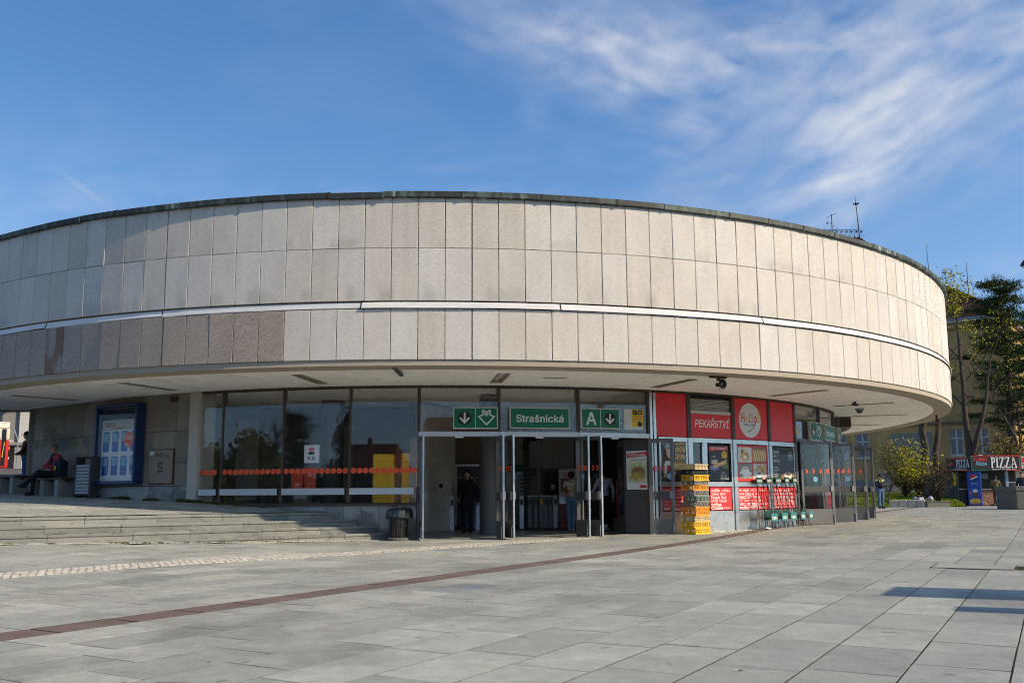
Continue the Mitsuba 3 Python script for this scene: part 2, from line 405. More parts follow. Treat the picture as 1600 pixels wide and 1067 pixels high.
flat("lip", (0.36, 0.315, 0.25), 0.8)
flat("backing", (0.115, 0.075, 0.048), 0.9)
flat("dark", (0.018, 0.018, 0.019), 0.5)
flat("black", (0.008, 0.008, 0.009), 0.55)
flat("rubber", (0.02, 0.02, 0.02), 0.8)
flat("bronze", (0.085, 0.062, 0.050), WEAR, metallic=0.35)
flat("frame_dark", (0.16, 0.155, 0.15), WEAR, metallic=0.55)
flat("aluminium", (0.60, 0.61, 0.62), WEAR, metallic=0.7)
flat("white", (0.72, 0.72, 0.70), 0.5)
flat("offwhite", (0.58, 0.57, 0.53), 0.6)
flat("grey", (0.25, 0.25, 0.25), 0.6)
flat("darkgrey", (0.07, 0.07, 0.072), 0.6)
flat("green_sign", (0.0, 0.145, 0.068), 0.4)
flat("black_print", (0.014, 0.014, 0.014), 0.5)
flat("red_panel", (0.72, 0.026, 0.032), 0.38)
flat("red_vinyl", (0.60, 0.035, 0.04), 0.4)
flat("dot_red", (0.88, 0.10, 0.03), 0.5)
flat("yellow", (0.75, 0.48, 0.02), 0.45)
flat("machine_yellow", (0.86, 0.49, 0.0), 0.4)
flat("orange", (0.62, 0.12, 0.02), 0.5)
flat("wine", (0.20, 0.018, 0.03), 0.4)
flat("blue_frame", (0.010, 0.030, 0.105), 0.4)
flat("blue", (0.012, 0.07, 0.36), 0.4)
flat("lightblue", (0.18, 0.42, 0.60), 0.4)
flat("teal", (0.045, 0.19, 0.20), 0.45)
flat("green_rack", (0.008, 0.055, 0.036), 0.45)
flat("wood_brown", (0.085, 0.045, 0.028), WEAR)
flat("wood_board", (0.20, 0.13, 0.065), 0.5)
flat("pier", (0.50, 0.47, 0.42), 0.8)
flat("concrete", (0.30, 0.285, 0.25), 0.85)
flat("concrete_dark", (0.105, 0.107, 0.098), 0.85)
flat("hall_floor", (0.22, 0.216, 0.21), 0.35)
flat("column", (0.10, 0.097, 0.097), 0.5)
flat("cream", (0.60, 0.52, 0.35), 0.5)
flat("render_white", (0.50, 0.49, 0.46), 0.9)
flat("render_grey", (0.25, 0.235, 0.22), 0.9)
flat("render_brown", (0.20, 0.13, 0.10), 0.9)
flat("roof_red", (0.20, 0.055, 0.035), 0.8)
flat("tram_cream", (0.66, 0.62, 0.50), 0.3)
flat("tram_red", (0.55, 0.03, 0.025), 0.3)
flat("glass_dark", (0.018, 0.022, 0.028), 0.08, spec=0.8)
flat("glass_blue", (0.17, 0.18, 0.19), 0.18, spec=0.5)
flat("skin", (0.50, 0.29, 0.20), 0.55)
flat("hair_dark", (0.016, 0.012, 0.010), 0.5)
flat("hair_grey", (0.16, 0.125, 0.095), 0.6)
flat("denim", (0.07, 0.13, 0.24), 0.85)
flat("denim_light", (0.14, 0.25, 0.36), 0.85)
flat("cloth_black", (0.012, 0.012, 0.014), 0.85)
flat("cloth_navy", (0.016, 0.022, 0.042), 0.85)
flat("cloth_olive", (0.13, 0.105, 0.05), 0.85)
flat("cloth_brown", (0.11, 0.055, 0.028), 0.85)
flat("cloth_rust", (0.14, 0.055, 0.035), 0.85)
flat("cloth_red", (0.40, 0.035, 0.060), 0.8)
flat("cloth_lightblue", (0.42, 0.47, 0.60), 0.85)
flat("hivis", (0.62, 0.68, 0.03), 0.7)
flat("shoe_white", (0.55, 0.54, 0.52), 0.6)
flat("shoe_brown", (0.10, 0.06, 0.04), 0.6)
flat("bag_film", (0.012, 0.013, 0.015), 0.22, spec=0.7)
flat("paper", (0.66, 0.68, 0.64), 0.7)
flat("lilac", (0.52, 0.46, 0.62), 0.7)
flat("rust", (0.10, 0.045, 0.025), 0.8)
flat("bluesteel", (0.30, 0.36, 0.42), WEAR, metallic=0.6)


def f_floral(p, n, uv):
    d1, d2, w = VOR((p.x + p.y * 0.6) * 20, p.z * 20)
    return MIX(MIX(C3(0.62, 0.57, 0.45), C3(0.52, 0.30, 0.06), SS(0.72, 0.76, w)), C3(0.08, 0.06, 0.05), SS(0.86, 0.88, w) * SS(0.55, 0.4, d1))


mat("floral", {"type": "twosided", "bsdf": {"type": "diffuse", "reflectance": mikit.proc(f_floral)}})
mat("pane", {"type": "thindielectric", "int_ior": 1.5})
mat("clear_pane", {"type": "thindielectric", "int_ior": 1.15})

# ------------------------------------------------------------------ mesh helpers
BOXF = np.array([[0, 2, 1], [0, 3, 2], [4, 5, 6], [4, 6, 7], [0, 1, 5], [0, 5, 4], [1, 2, 6], [1, 6, 5], [2, 3, 7], [2, 7, 6], [3, 0, 4], [3, 4, 7]])


class Frame:
    """a place with its own axes: s along, d outwards (towards the onlooker), z up"""

    def __init__(self, o, a, n=None, up=(0, 0, 1.0)):
        self.o, self.a, self.up = np.array(o, float), np.array(a, float) / np.linalg.norm(a), np.array(up, float)
        self.n = np.cross(self.a, self.up) if n is None else np.array(n, float)

    def P(self, s, d, z):
        return self.o + self.a * s + self.n * d + self.up * z

    def map(self, v):
        v = np.asarray(v, float)
        return self.o + v[:, :1] * self.a + v[:, 1:2] * self.n + v[:, 2:3] * self.up

    def at(self, s, d=0, z=0, rot=0):
        c, k = math.cos(math.radians(rot)), math.sin(math.radians(rot))
        return Frame(self.P(s, d, z), self.a * c + self.n * k, self.n * c - self.a * k, self.up)

    def px(self, x, y, d=0.0):
        p = onplane(x, y, self.o + self.n * d, self.n) - self.o
        return float(p @ self.a), float(p @ self.up)


def facing(x, y, z=0.0, deg=0.0):
    """frame at a point whose front looks at the camera side (-y) turned by deg about z (positive: front turns towards +x)"""
    g = math.radians(deg)
    return Frame((x, y, z), (math.cos(g), math.sin(g), 0), (math.sin(g), -math.cos(g), 0))


WORLD = Frame((0, 0, 0), (1, 0, 0), (0, 1, 0))


class MB:
    """collects faces of one mesh"""

    def __init__(self, fr=WORLD):
        self.fr, self.v, self.f, self.t, self.n = fr, [], [], [], 0

    def raw(self, v, f, uv=None, world=False):
        v = np.asarray(v, float)
        self.v.append(v if world else self.fr.map(v))
        self.f.append(np.asarray(f, int) + self.n)
        self.t.append(np.tile(np.zeros(2) if uv is None else uv, (len(v), 1)) if uv is None or np.ndim(uv) == 1 else np.asarray(uv, float))
        self.n += len(v)
        return self

    def box(self, s0, s1, d0, d1, z0, z1, ch=0.0, uv=None):
        """box; ch > 0 chamfers every edge"""
        s0, s1, d0, d1, z0, z1 = min(s0, s1), max(s0, s1), min(d0, d1), max(d0, d1), min(z0, z1), max(z0, z1)
        if ch <= 0:
            v = [(s0, d0, z0), (s1, d0, z0), (s1, d1, z0), (s0, d1, z0), (s0, d0, z1), (s1, d0, z1), (s1, d1, z1), (s0, d1, z1)]
            return self.raw(v, BOXF, uv)
        ch = min(ch, 0.45 * min(s1 - s0, d1 - d0, z1 - z0))
        pts = []
        for s, i in ((s0, 1), (s1, -1)):
            for d, j in ((d0, 1), (d1, -1)):
                for z, k in ((z0, 1), (z1, -1)):
                    pts += [(s + i * ch, d + j * ch, z), (s + i * ch, d, z + k * ch), (s, d + j * ch, z + k * ch)]
        h = trimesh.convex.convex_hull(np.array(pts))
        return self.raw(h.vertices, h.faces, uv)

    def beam(self, a, b, w, h=None, up=(0, 0, 1), uv=None):
        """square bar from a to b (frame coordinates)"""
        h = w if h is None else h
        a, b = np.array(a, float), np.array(b, float)
        t = (b - a) / np.linalg.norm(b - a)
        x = np.cross(t, up)
        if np.linalg.norm(x) < 1e-6:
            x = np.cross(t, (1, 0, 0))
        x /= np.linalg.norm(x)
        y = np.cross(x, t)
        v = [p + x * i * w / 2 + y * j * h / 2 for p in (a, b) for i, j in ((-1, -1), (1, -1), (1, 1), (-1, 1))]
        return self.raw(v, BOXF, uv)

    def tube(self, pts, r, n=8, uv=None, cap=True):
        pts = np.asarray(pts, float)
        r = np.broadcast_to(np.asarray(r, float), len(pts))
        t = np.gradient(pts, axis=0)
        t /= np.linalg.norm(t, axis=1, keepdims=True) + 1e-12
        x = np.cross(t[0], (0, 0, 1) if abs(t[0][2]) < 0.9 else (1, 0, 0))
        rings = []
        ang = np.arange(n) * 2 * np.pi / n
        for p, d, q in zip(pts, t, r):
            x = x - d * (x @ d)
            x /= np.linalg.norm(x)
            rings.append(p + q * (np.cos(ang)[:, None] * x + np.sin(ang)[:, None] * np.cross(d, x)))
        v = np.vstack(rings + [pts[:1], pts[-1:]])
        f = []
        m = len(pts)
        for k in range(m - 1):
            for i in range(n):
                j = (i + 1) % n
                f += [(k * n + i, k * n + j, k * n + n + j), (k * n + i, k * n + n + j, k * n + n + i)]
        if cap:
            for i in range(n):
                j = (i + 1) % n
                f += [(m * n, j, i), (m * n + 1, (m - 1) * n + i, (m - 1) * n + j)]
        return self.raw(v, f, uv)

    def poly(self, poly, d0, d1, uv=None, plane="sz"):
        """flat shapely shape extruded from d0 to d1: in the upright plane (s, z), or lying ("sd")"""
        for g in getattr(poly, "geoms", [poly]):
            if g.is_empty or g.geom_type != "Polygon" or g.area < 1e-9:
                continue
            m = trimesh.creation.extrude_polygon(g, abs(d1 - d0), engine="earcut")
            v = np.array(m.vertices)
            f = np.array(m.faces)
            if plane == "sz":
                v = np.stack([v[:, 0], min(d0, d1) + v[:, 2], v[:, 1]], 1)
                f = f[:, ::-1]
            else:
                v = np.stack([v[:, 0], v[:, 1], min(d0, d1) + v[:, 2]], 1)
            self.raw(v, f, uv)
        return self

    def lathe(self, prof, n=20, c=(0, 0), uv=None):
        """profile of (r, z) turned about the upright axis through c"""
        a = np.arange(n) * 2 * np.pi / n
        prof = np.array(prof, float)
        v = np.vstack([np.stack([c[0] + r * np.cos(a), c[1] + r * np.sin(a), a * 0 + z], 1) for r, z in prof])
        f = []
        for k in range(len(prof) - 1):
            for i in range(n):
                j = (i + 1) % n
                f += [(k * n + i, k * n + j, k * n + n + j), (k * n + i, k * n + n + j, k * n + n + i)]
        return self.raw(v, f, uv)

    def man(self, m):
        q = m.to_mesh()
        return self.raw(np.array(q.vert_properties[:, :3]), np.array(q.tri_verts))

    def sheet(self, s0, s1, d, z0, z1, k=None):
        """thin printed sheet; k: number of the print, whose picture fills it"""
        v = [(s0, d, z0), (s1, d, z0), (s1, d, z1), (s0, d, z1)]
        e = 0.002
        uv = None if k is None else [(k + e, 0), (k + 1 - e, 0), (k + 1 - e, 1), (k + e, 1)]
        return self.raw(v, [(0, 1, 2), (0, 2, 3)], uv)

    def mesh(self):
        return np.vstack(self.v), np.vstack(self.f), np.vstack(self.t)


count = {}


def key_for(name):
    k = count.get(name, 0)
    count[name] = k + 1
    return name if k == 0 else f"{name}_{k:03d}"


def thing(name, label, cat, group=None):
    k = key_for(name)
    labels[k] = {"label": label, "category": cat}
    if group:
        labels[k]["group"] = group
    return k


def struct(name):
    k = key_for(name)
    labels[k] = {"kind": "structure"}
    return k


def put(key, mb, m, smooth=False):
    v, f, t = mb.mesh() if isinstance(mb, MB) else mb
    m = "mat_" + m
    if smooth is True or smooth is False:
        scene[key] = mikit.ply((v, f), m, smooth=smooth, uv=t if np.any(t) else None)
    else:
        scene[key] = mikit.ply((v, f), m, smooth=smooth)
    return key


def part(parent, name, mb, m, smooth=False, label=None, kind=None):
    k = key_for(parent + "__" + name)
    put(k, mb, m, smooth)
    if label or kind:
        labels[k] = {a: b for a, b in (("label", label), ("kind", kind)) if b}
    return k


def own(name, label, cat, mb, m, group=None, smooth=False):
    k = thing(name, label, cat, group)
    put(k, mb, m, smooth)
    return k


_TXT = {}


def text(fr, s, string, h, d=0.002, bold=True, slant=0.0, width=None, depth=0.0015, center=True, sz=(0, 0)):
    """lettering on the upright plane of a frame, centred on (s, z)"""
    q = (string, bold)
    if q not in _TXT:
        m = meshkit.text_mesh(string, 1.0, 1.0, bold)
        _TXT[q] = (np.array(m.vertices), np.array(m.faces))
    v, f = _TXT[q]
    v = v.copy()
    v[:, :2] *= h
    x0, x1 = v[:, 0].min(), v[:, 0].max()
    if width:
        v[:, 0] *= width / (x1 - x0)
        x0, x1 = v[:, 0].min(), v[:, 0].max()
    v[:, 0] -= (x0 + x1) / 2 if center else x0
    v[:, 0] += slant * v[:, 1]
    z0 = s[1] - h / 2
    out = np.stack([v[:, 0] + s[0], d + v[:, 2] * depth, v[:, 1] + z0], 1)
    mb = MB(fr)
    mb.raw(out, f[:, ::-1])
    return mb


def merge(mbs):
    m = MB()
    for b in mbs:
        v, f, t = b.mesh()
        m.raw(v, f, t, world=True)
    return m


def pol(th, r, z):
    g = math.radians(th)
    return np.array([CX + r * math.sin(g), CY - r * math.cos(g), z])


def ring(prof, t0, t1, n, uv=None, mb=None):
    """closed profile of (r, z) swept about the station's axis from t0 to t1 degrees"""
    mb = mb or MB()
    prof = list(prof)
    m = len(prof)
    full = abs(t1 - t0) > 359.9
    ts = np.linspace(t0, t1, n + 1)
    v = np.array([pol(t, r, z) for t in ts for r, z in prof])
    f = []
    for k in range(n):
        for i in range(m):
            j = (i + 1) % m
            a, b, c, e = k * m + i, k * m + j, (k + 1) * m + j, (k + 1) * m + i
            f += [(a, b, c), (a, c, e)]
    if not full:
        tri = trimesh.creation.triangulate_polygon(Polygon(prof), engine="earcut")
        pv = np.array(tri[0])
        idx = [int(np.argmin(np.hypot(*(np.array(prof) - q).T))) for q in pv]
        for a in tri[1]:
            f.append([idx[i] for i in a])
            f.append([n * m + idx[i] for i in a[::-1]])
    return mb.raw(v, f, uv, world=True)


def facet(t0, t1, r=14.1):
    """upright flat bay between two angles of the ground floor's circle; returns its frame and its length"""
    a, b = pol(t0, r, 0), pol(t1, r, 0)
    return Frame(a, b - a), float(np.linalg.norm(b - a))


def theta(x, r=14.1, y=775):
    p = oncyl(x, y, r)
    return math.degrees(math.atan2(p[0] - CX, CY - p[1]))


# ------------------------------------------------------------------ the station: roof drum
ST = thing("metro_station", "round station building of pale granite panels with a wide overhanging drum above glazed entrances", "building")
DT = 360.0 / 204
TH0 = math.degrees(0.0868)
Z_ROWS = ((5.925, 6.985), (4.845, 5.915), (3.66, 4.675))

# dark backing wall of the drum behind the panels, with the groove for the flashing
part(ST, "drum_core", ring([(17.0, 3.60), (17.455, 3.60), (17.455, 7.0), (17.0, 7.0)], -60.8, 222, 160), "backing")
CUT = sbox(-40, 26.65, -14.0, 60)          # the drum stops short at the passage on the left
part(ST, "roof", MB().poly(Point(CX, CY).buffer(17.1, 64).difference(CUT), 6.80, 6.92, plane="sd"), "darkgrey")
part(ST, "end_wall", MB().box(-17.55, -14.0, 26.35, 26.66, 3.52, 7.03), "lip")
part(ST, "end_wall", MB().box(-14.02, -13.7, 26.66, 47.5, 3.52, 7.03), "lip")
pr = np.random.default_rng(3)
far = MB()
for k in range(-102, 102):
    tc = TH0 + (k + 0.5) * DT
    if not -60.8 < tc < 175 and not tc < -139.5:
        continue
    for row, (z0, z1) in enumerate(Z_ROWS):
        tone = float(np.clip(0.5 + 0.21 * pr.standard_normal(), 0.02, 0.98))
        kind = 0.0
        if row == 2 and k < -7:
            kind = 0.93 if k != -18 else 2.0
        elif pr.random() < 0.05 and row == 1 and -4 < k < 8:
            kind = 0.62
        if row < 2 and k < -14 and pr.random() < 0.45:
            kind = 0.54 + 0.10 * pr.random()
        if k in (-14, -15) and row == 0:
            kind = 0.66
        gap = 0.0075 if k % 12 else 0.013
        w = 2 * R * math.sin(math.radians(DT / 2))
        fr = Frame(pol(tc, R * math.cos(math.radians(DT / 2)), 0), pol(tc + 90, 1, 0) - pol(tc - 90, 1, 0))
        fr.n = pol(tc, 1, 0) - pol(tc, 0, 0)
        j = 0.003 * pr.standard_normal(4)
        left = gap
        right = 0.013 if (k + 1) % 12 == 0 else 0.0075
        mb = far if abs(tc - 4) > 80 else MB(fr)
        mb.fr = fr
        a = 0.004
        s0, s1 = -w / 2 + left, w / 2 - right
        # tilt: each slab stands a few millimetres proud on one side
        v0 = []
        for (s, z, dd) in ((s0, z0, j[0]), (s1, z0, j[1]), (s1, z1, j[2]), (s0, z1, j[3])):
            v0.append((s, dd, z))
        vi = [(s + (a if i in (0, 3) else -a), d, z + (a if i < 2 else -a)) for i, (s, d, z) in enumerate(v0)]
        v = [(s, -0.045, z) for s, d, z in v0] + [(s, d - a, z) for s, d, z in v0] + vi
        f = [(8, 9, 10), (8, 10, 11)]
        for i in range(4):
            q = (i + 1) % 4
            f += [(i, q, 4 + q), (i, 4 + q, 4 + i), (4 + i, 4 + q, 8 + q), (4 + i, 8 + q, 8 + i)]
        mb.raw(v, f, np.array([tone, kind]))
        if mb is not far:
            part(ST, "granite_panel", mb, "granite", label="coarse brown weathered granite panel" if kind > 0.85 and kind < 1.5 else "rust-stained granite panel" if kind > 1.5 else None)
part(ST, "granite_panels_behind", far, "granite", kind="stuff")

# metal flashing in the groove: sections that overlap, stand a little off true
for i, (ta, tb, dr_, dz, tw) in enumerate(((-60.9, -43.2, 0.0, 0.0, 0.00), (-43, -27.1, 0.004, 0.004, 0.01), (-27, -16.4, -0.004, -0.002, 0.015), (-16.3, -2.32, 0.0, 0.0, 0.02), (-2.2, 10.8, 0.055, 0.0, 0.0), (10.9, 26.4, 0.05, 0.002, 0.008), (26.5, 47.3, 0.052, 0.0, 0.0), (47.4, 66, 0.048, 0.0, 0.0), (66.1, 84, 0.05, 0.0, 0.0))):
    n = int((tb - ta) / 0.9)
    ts = np.linspace(ta, tb, n + 1)
    mb = MB()
    v, f = [], []
    for q, t in enumerate(ts):
        wob = 0.007 * (meshkit.noise(np.array([[t * 0.9, i, 0.5]]))[0] - 0.5) + 0.012 * (meshkit.noise(np.array([[t * 0.25, i, 8.5]]))[0] - 0.5)
        zt_, zb_ = 4.815 + dz + wob * 0.5, 4.683 + dz + wob - tw * (0.5 - q / n)
        r1, r2 = 17.462 + dr_ * 0.4, 17.50 + dr_ + wob
        v += [pol(t, r1, zt_), pol(t, r2, zb_ + 0.012), pol(t, r2 - 0.003, zb_), pol(t, r1 - 0.004, zt_ - 0.02)]
    for q in range(n):
        for a in range(4):
            b = (a + 1) % 4
            f += [(q * 4 + a, q * 4 + b, q * 4 + 4 + b), (q * 4 + a, q * 4 + 4 + b, q * 4 + 4 + a)]
    f += [(0, 2, 1), (0, 3, 2), (n * 4, n * 4 + 1, n * 4 + 2), (n * 4, n * 4 + 2, n * 4 + 3)]
    mb.raw(v, f, world=True)
    part(ST, "metal_flashing", mb, "flashing")

# copper coping: lengths of one to two panels with standing seams, slightly uneven
t = -60.9
while t < 92:
    L = DT * pr.choice([2, 3, 3])
    dz, dr_ = 0.0045 * pr.standard_normal(), 0.004 * pr.standard_normal()
    mb = ring([(17.2, 6.93), (17.515 + dr_, 6.955 + dz), (17.565 + dr_, 6.95 + dz), (17.58 + dr_, 6.962 + dz), (17.58 + dr_, 7.062 + dz), (17.56 + dr_, 7.078 + dz), (17.2, 7.04)], t + 0.03, t + L - 0.03, 4)
    ring([(17.57, 6.945 + dz), (17.592 + dr_, 6.945 + dz), (17.592 + dr_, 7.07 + dz), (17.3, 7.07), (17.3, 7.05)], t + L - 0.09, t + L + 0.06, 1, mb=mb)
    part(ST, "coping", mb, "copper")
    t += L
part(ST, "coping_behind", ring([(17.2, 6.93), (17.57, 6.95), (17.57, 7.07), (17.2, 7.04)], 92.2, 222, 90), "copper")

# rendered lip under the panels and the soffit, with the sunken light slots
part(ST, "lip", ring([(16.98, 3.525), (17.30, 3.515), (17.462, 3.54), (17.462, 3.657), (16.98, 3.657)], -60.9, 222, 160), "lip")
disc = Point(CX, CY).buffer(16.99, 128).difference(CUT)
slots, SLOT = [], []
for k in range(23):
    tc = 7.6 + k * 360 / 23
    fr = Frame(pol(tc, 15.4, 3.56), pol(tc, 1, 0) - pol(tc, 0, 0))      # s runs outwards
    L, W = 0.85, 0.15
    c = [fr.P(s, d, 0)[:2] for s, d in ((-L, -W), (L, -W), (L, W), (-L, W))]
    slots.append(Polygon(c))
    SLOT.append((fr, L, W, tc))
sq = Frame((0.94, 19.92, 3.56), (1, 0, 0), (0, -1, 0))
c = [sq.P(s, d, 0)[:2] for s, d in ((-.24, -.09), (.24, -.09), (.24, .09), (-.24, .09))]
slots.append(Polygon(c))
SLOT.append((sq, .24, .09, 12))
so = MB().poly(disc.difference(shapely.union_all(slots)), 3.56, 3.60, plane="sd")
part(ST, "soffit", so, "soffit")
for fr, L, W, tc in SLOT:
    if not (-50 < (tc + 180) % 360 - 180 < 100):
        continue
    mb = MB(fr)
    for a in ((-L, L, -W, -W + .012), (-L, L, W - .012, W), (-L, -L + .012, -W, W), (L - .012, L, -W, W)):
        mb.box(a[0], a[1], a[2], a[3], 0.002, 0.12)
    sl = part(ST, "soffit_light", mb, "lip")
    part(sl, "cover", MB(fr).box(-L, L, -W, W, 0.10, 0.12), "offwhite")
    part(sl, "tube", MB(fr).tube([(-L * .8, 0, .06), (L * .8, 0, .06)], 0.022), "white")
# seams in the soffit: thin cover strips that run round and outwards
for k in range(-10, 16):
    tc = 3.7 + k * 7.826
    mb = MB(Frame(pol(tc, 14.3, 3.56), pol(tc, 1, 0) - pol(tc, 0, 0))).box(0, 2.66, -0.009, 0.009, -0.004, 0.0)
    part(ST, "soffit_strip", mb, "soffit")

# surface lamps under the rim
mb = MB(Frame(pol(-0.1, 16.75, 3.56), pol(-0.1, 1, 0) - pol(-0.1, 0, 0))).box(-.55, .6, -.045, .045, -.075, -.004, .012)
k = own("soffit_lamp", "narrow dark tube lamp fixed under the drum above the dotted windows", "lamp", mb, "frame_dark")

# ------------------------------------------------------------------ the station: ground floor walls
# stone-clad wall at the left with its plinth
core = ring([(13.7, 0.2), (14.03, 0.2), (14.03, 3.56), (13.7, 3.56)], -36.9, -22.9, 20)
part(ST, "wall_core", core, "backing")
for a, b in ((100, 128), (232, 262)):
    part(ST, "wall_behind", ring([(13.7, -0.2), (14.1, -0.2), (14.1, 3.56), (13.7, 3.56)], a, b, 18), "render_grey")
part(ST, "wall_behind", ring([(13.7, -0.2), (14.1, -0.2), (14.1, .9), (13.7, .9)], 128, 232, 60), "render_grey")
for q in range(13):
    fr_, L_ = facet(128.2 + 8 * q, 136 + 8 * q)
    part(ST, "back_window", MB(fr_).sheet(0, L_, 0, .9, 3.5), "pane")
    part(ST, "back_mullion", MB(fr_).box(-.06, .0, -.05, .05, .9, 3.55), "bronze")
cuts = [-23.25, -25.3, -28.6, -33.1, -37.0]
ZW = ((0.62, 1.27), (1.285, 1.84), (1.85, 2.62), (2.63, 3.555))
for i in range(len(cuts) - 1):
    for row, (z0, z1) in enumerate(ZW):
        g = 0.03
        w = 14.1 if row else 14.135
        mb = ring([(14.0, z0), (w - .004, z0), (w, z0 + .004), (w, z1 - .004), (w - .004, z1), (14.0, z1)], cuts[i + 1] + g, cuts[i] - g, 4, uv=np.array([float(pr.random()), 0.0]))
        part(ST, "wall_panel", mb, "plinth" if row == 0 else "wallstone")
# beyond the curve the wall runs straight on to its corner at the passage
wl = Frame(pol(-37, 14.1, 0) + (-.812 * 4.0, .584 * 4.0, 0), (.812, -.584, 0))
part(ST, "wall_core", MB(wl).box(.05, 4.0, -.35, -.075, .2, 3.56), "backing")
wr_ = Frame(wl.P(0, -7.0, 0), -wl.n * -1)
part(ST, "wall_core", MB(wr_).box(0, 7.0, -.35, -.075, .2, 3.56), "backing")
for fr_, xs_ in ((wl, (0, .9, 2.0, 3.0, 4.0)), (wr_, (0, 1.2, 2.4, 3.6, 4.8, 6.0, 7.0))):
    for a, b in zip(xs_[:-1], xs_[1:]):
        for row, (z0, z1) in enumerate(ZW):
            part(ST, "wall_panel", MB(fr_).box(a + .006, b - .006, -.08, .035 if row == 0 else 0, z0 + (.45 if row == 0 else 0), z1, .004, uv=np.array([float(pr.random()), .01])), "plinth" if row == 0 else "wallstone")
# pier between wall and windows
mb = ring([(13.6, 0.60), (14.215, 0.60), (14.22, 0.605), (14.22, 3.555), (13.6, 3.555)], -23.15, -22.05, 2)
part(ST, "pier", mb, "pier", label="pale concrete pier at the left end of the windows")

# dotted windows of the bank
WIN = [-22.05, -19.4, -12.73, -6.04, 0.53]
SILL = 0.835
part(ST, "window_sill", ring([(13.95, SILL - .05), (14.2, SILL - .05), (14.2, SILL - .01), (14.12, SILL + .012), (13.95, SILL + .012)], -22.0, 0.4, 24), "bronze")
tt = -22.0
while tt < 0.3:
    t2 = min(tt + 1.72, 0.42)
    part(ST, "plinth_panel", ring([(13.8, -.05), (14.13, -.05), (14.13, SILL - .055), (13.8, SILL - .055)], tt + .02, t2 - .02, 2, uv=np.array([float(pr.random()), 0.])), "plinth")
    tt = t2
part(ST, "window_head", ring([(13.98, 3.505), (14.13, 3.505), (14.13, 3.555), (13.98, 3.555)], -22, 23.8, 40), "bronze")
for t in WIN[1:]:
    fr = Frame(pol(t, 14.1, 0), pol(t + 90, 1, 0) - pol(t - 90, 1, 0))
    fr.n = pol(t, 1, 0) - pol(t, 0, 0)
    part(ST, "mullion", MB(fr).box(-.022, .022, -.12, .03, SILL + .012, 3.50, .004), "bronze")
    part(ST, "rail_post", MB(fr).box(-.045, .045, .03, .07, SILL + .012, 1.2, .004), "bronze")
for i in range(4):
    fr, L = facet(WIN[i] + .1, WIN[i + 1] - .1)
    p = part(ST, "window", MB(fr).sheet(0.0, L, 0, SILL + .012, 3.50), "pane", label="tall shop window with a row of red dots" if i else "narrow shop window beside the pale pier")
    n = (4, 11, 11, 11)[i]
    for k in range(n):
        s = L * (k + .5) / n if i else L * (.12 + .78 * k / n)
        m = MB(fr).poly(affinity.translate(Point(0, 0).buffer(.068, 10), s, 1.585), .003, .005)
        part(p, "red_dot", m, "dot_red")
    m = MB(fr).box(-.0 if i else .03, L - .06, .07, .095, 1.03, 1.185, .006)
    part(ST, "hand_rail", m, "aluminium")
# bank sign hung behind the third window
fr, L = facet(WIN[2], WIN[3])
s, z = fr.px(487, 709, -.05)
k = thing("bank_sign", "white square sign lettered KB behind the third dotted window", "sign")
part(k, "board", MB(fr).box(s - .185, s + .185, -.07, -.05, z - .21, z + .21), "white")
part(k, "emblem_red", MB(fr).box(s - .07, s + .07, -.05, -.046, z + .07, z + .14), "red_panel")
part(k, "emblem_white", MB(fr).box(s - .07, s + .07, -.05, -.046, z + .055, z + .07), "offwhite")
part(k, "emblem_black", MB(fr).box(s - .07, s + .07, -.05, -.046, z - .015, z + .055), "black_print")
part(k, "letters", text(fr, (s, z - .10), "KB", .085, -.05, width=.20), "black_print")

# ------------------------------------------------------------------ main entrance
def door_leaf(fr, w, h, marks=None, z0=0.05, glass=True, mid=(0.88, 1.06), kick=0.42, sticker=None, steel="frame_dark", right_bright=True):
    """glazed metal door leaf in a frame whose s runs from the hinge to the free edge"""
    st = .075
    k = part(ST, "door", MB(fr).box(0, st, -.025, .025, z0, h, .006).box(w - st, w, -.025, .025, z0, h, .006).box(st, w - st, -.025, .025, h - .085, h, .004), steel)
    part(k, "kick_plate", MB(fr).box(st, w - st, -.022, .022, z0, kick, .004), "frame_dark")
    part(k, "push_plate", MB(fr).box(st, w - st, -.024, .024, mid[0], mid[1], .004), "darkgrey")
    part(k, "pane", MB(fr).sheet(st, w - st, 0, kick, mid[0]), "pane")
    part(k, "pane", MB(fr).sheet(st, w - st, 0, mid[1], h - .085), "pane")
    part(k, "handle", MB(fr).box(w - .12, w - .02, .024, .05, mid[0] + .01, mid[1] + .02, .008).box(w - .12, w - .02, -.05, -.024, mid[0] + .01, mid[1] + .02, .008), "grey")
    part(k, "edge_strip", MB(fr).box(w, w + .006, -.02, .02, z0, h), "steel")
    part(k, "door_stop", MB(fr).tube([(w - .04, .04, z0 + .0), (w - .04, .04, z0 + .24)], .012, 8).tube([(w - .04, .04, z0 + .24), (w - .04, .02, z0 + .27)], .012, 8), "steel", 40)
    if marks:
        n, sgn, zc, mt = marks
        for i in range(n):
            s = st + (w - 2 * st) * (i + .5) / n
            c = Polygon([(-.035, .06), (.015, .06), (.05, 0), (.015, -.06), (-.035, -.06), (0, 0)])
            if sgn < 0:
                c = affinity.scale(c, -1, 1, origin=(0, 0))
            part(k, "chevron", MB(fr).poly(affinity.translate(c, s, zc), .003, .005), mt)
    if sticker:
        part(k, "sticker", MB(fr).poly(affinity.translate(Point(0, 0).buffer(.075, 12), *sticker), .0055, .0075), "lightblue")
    return k


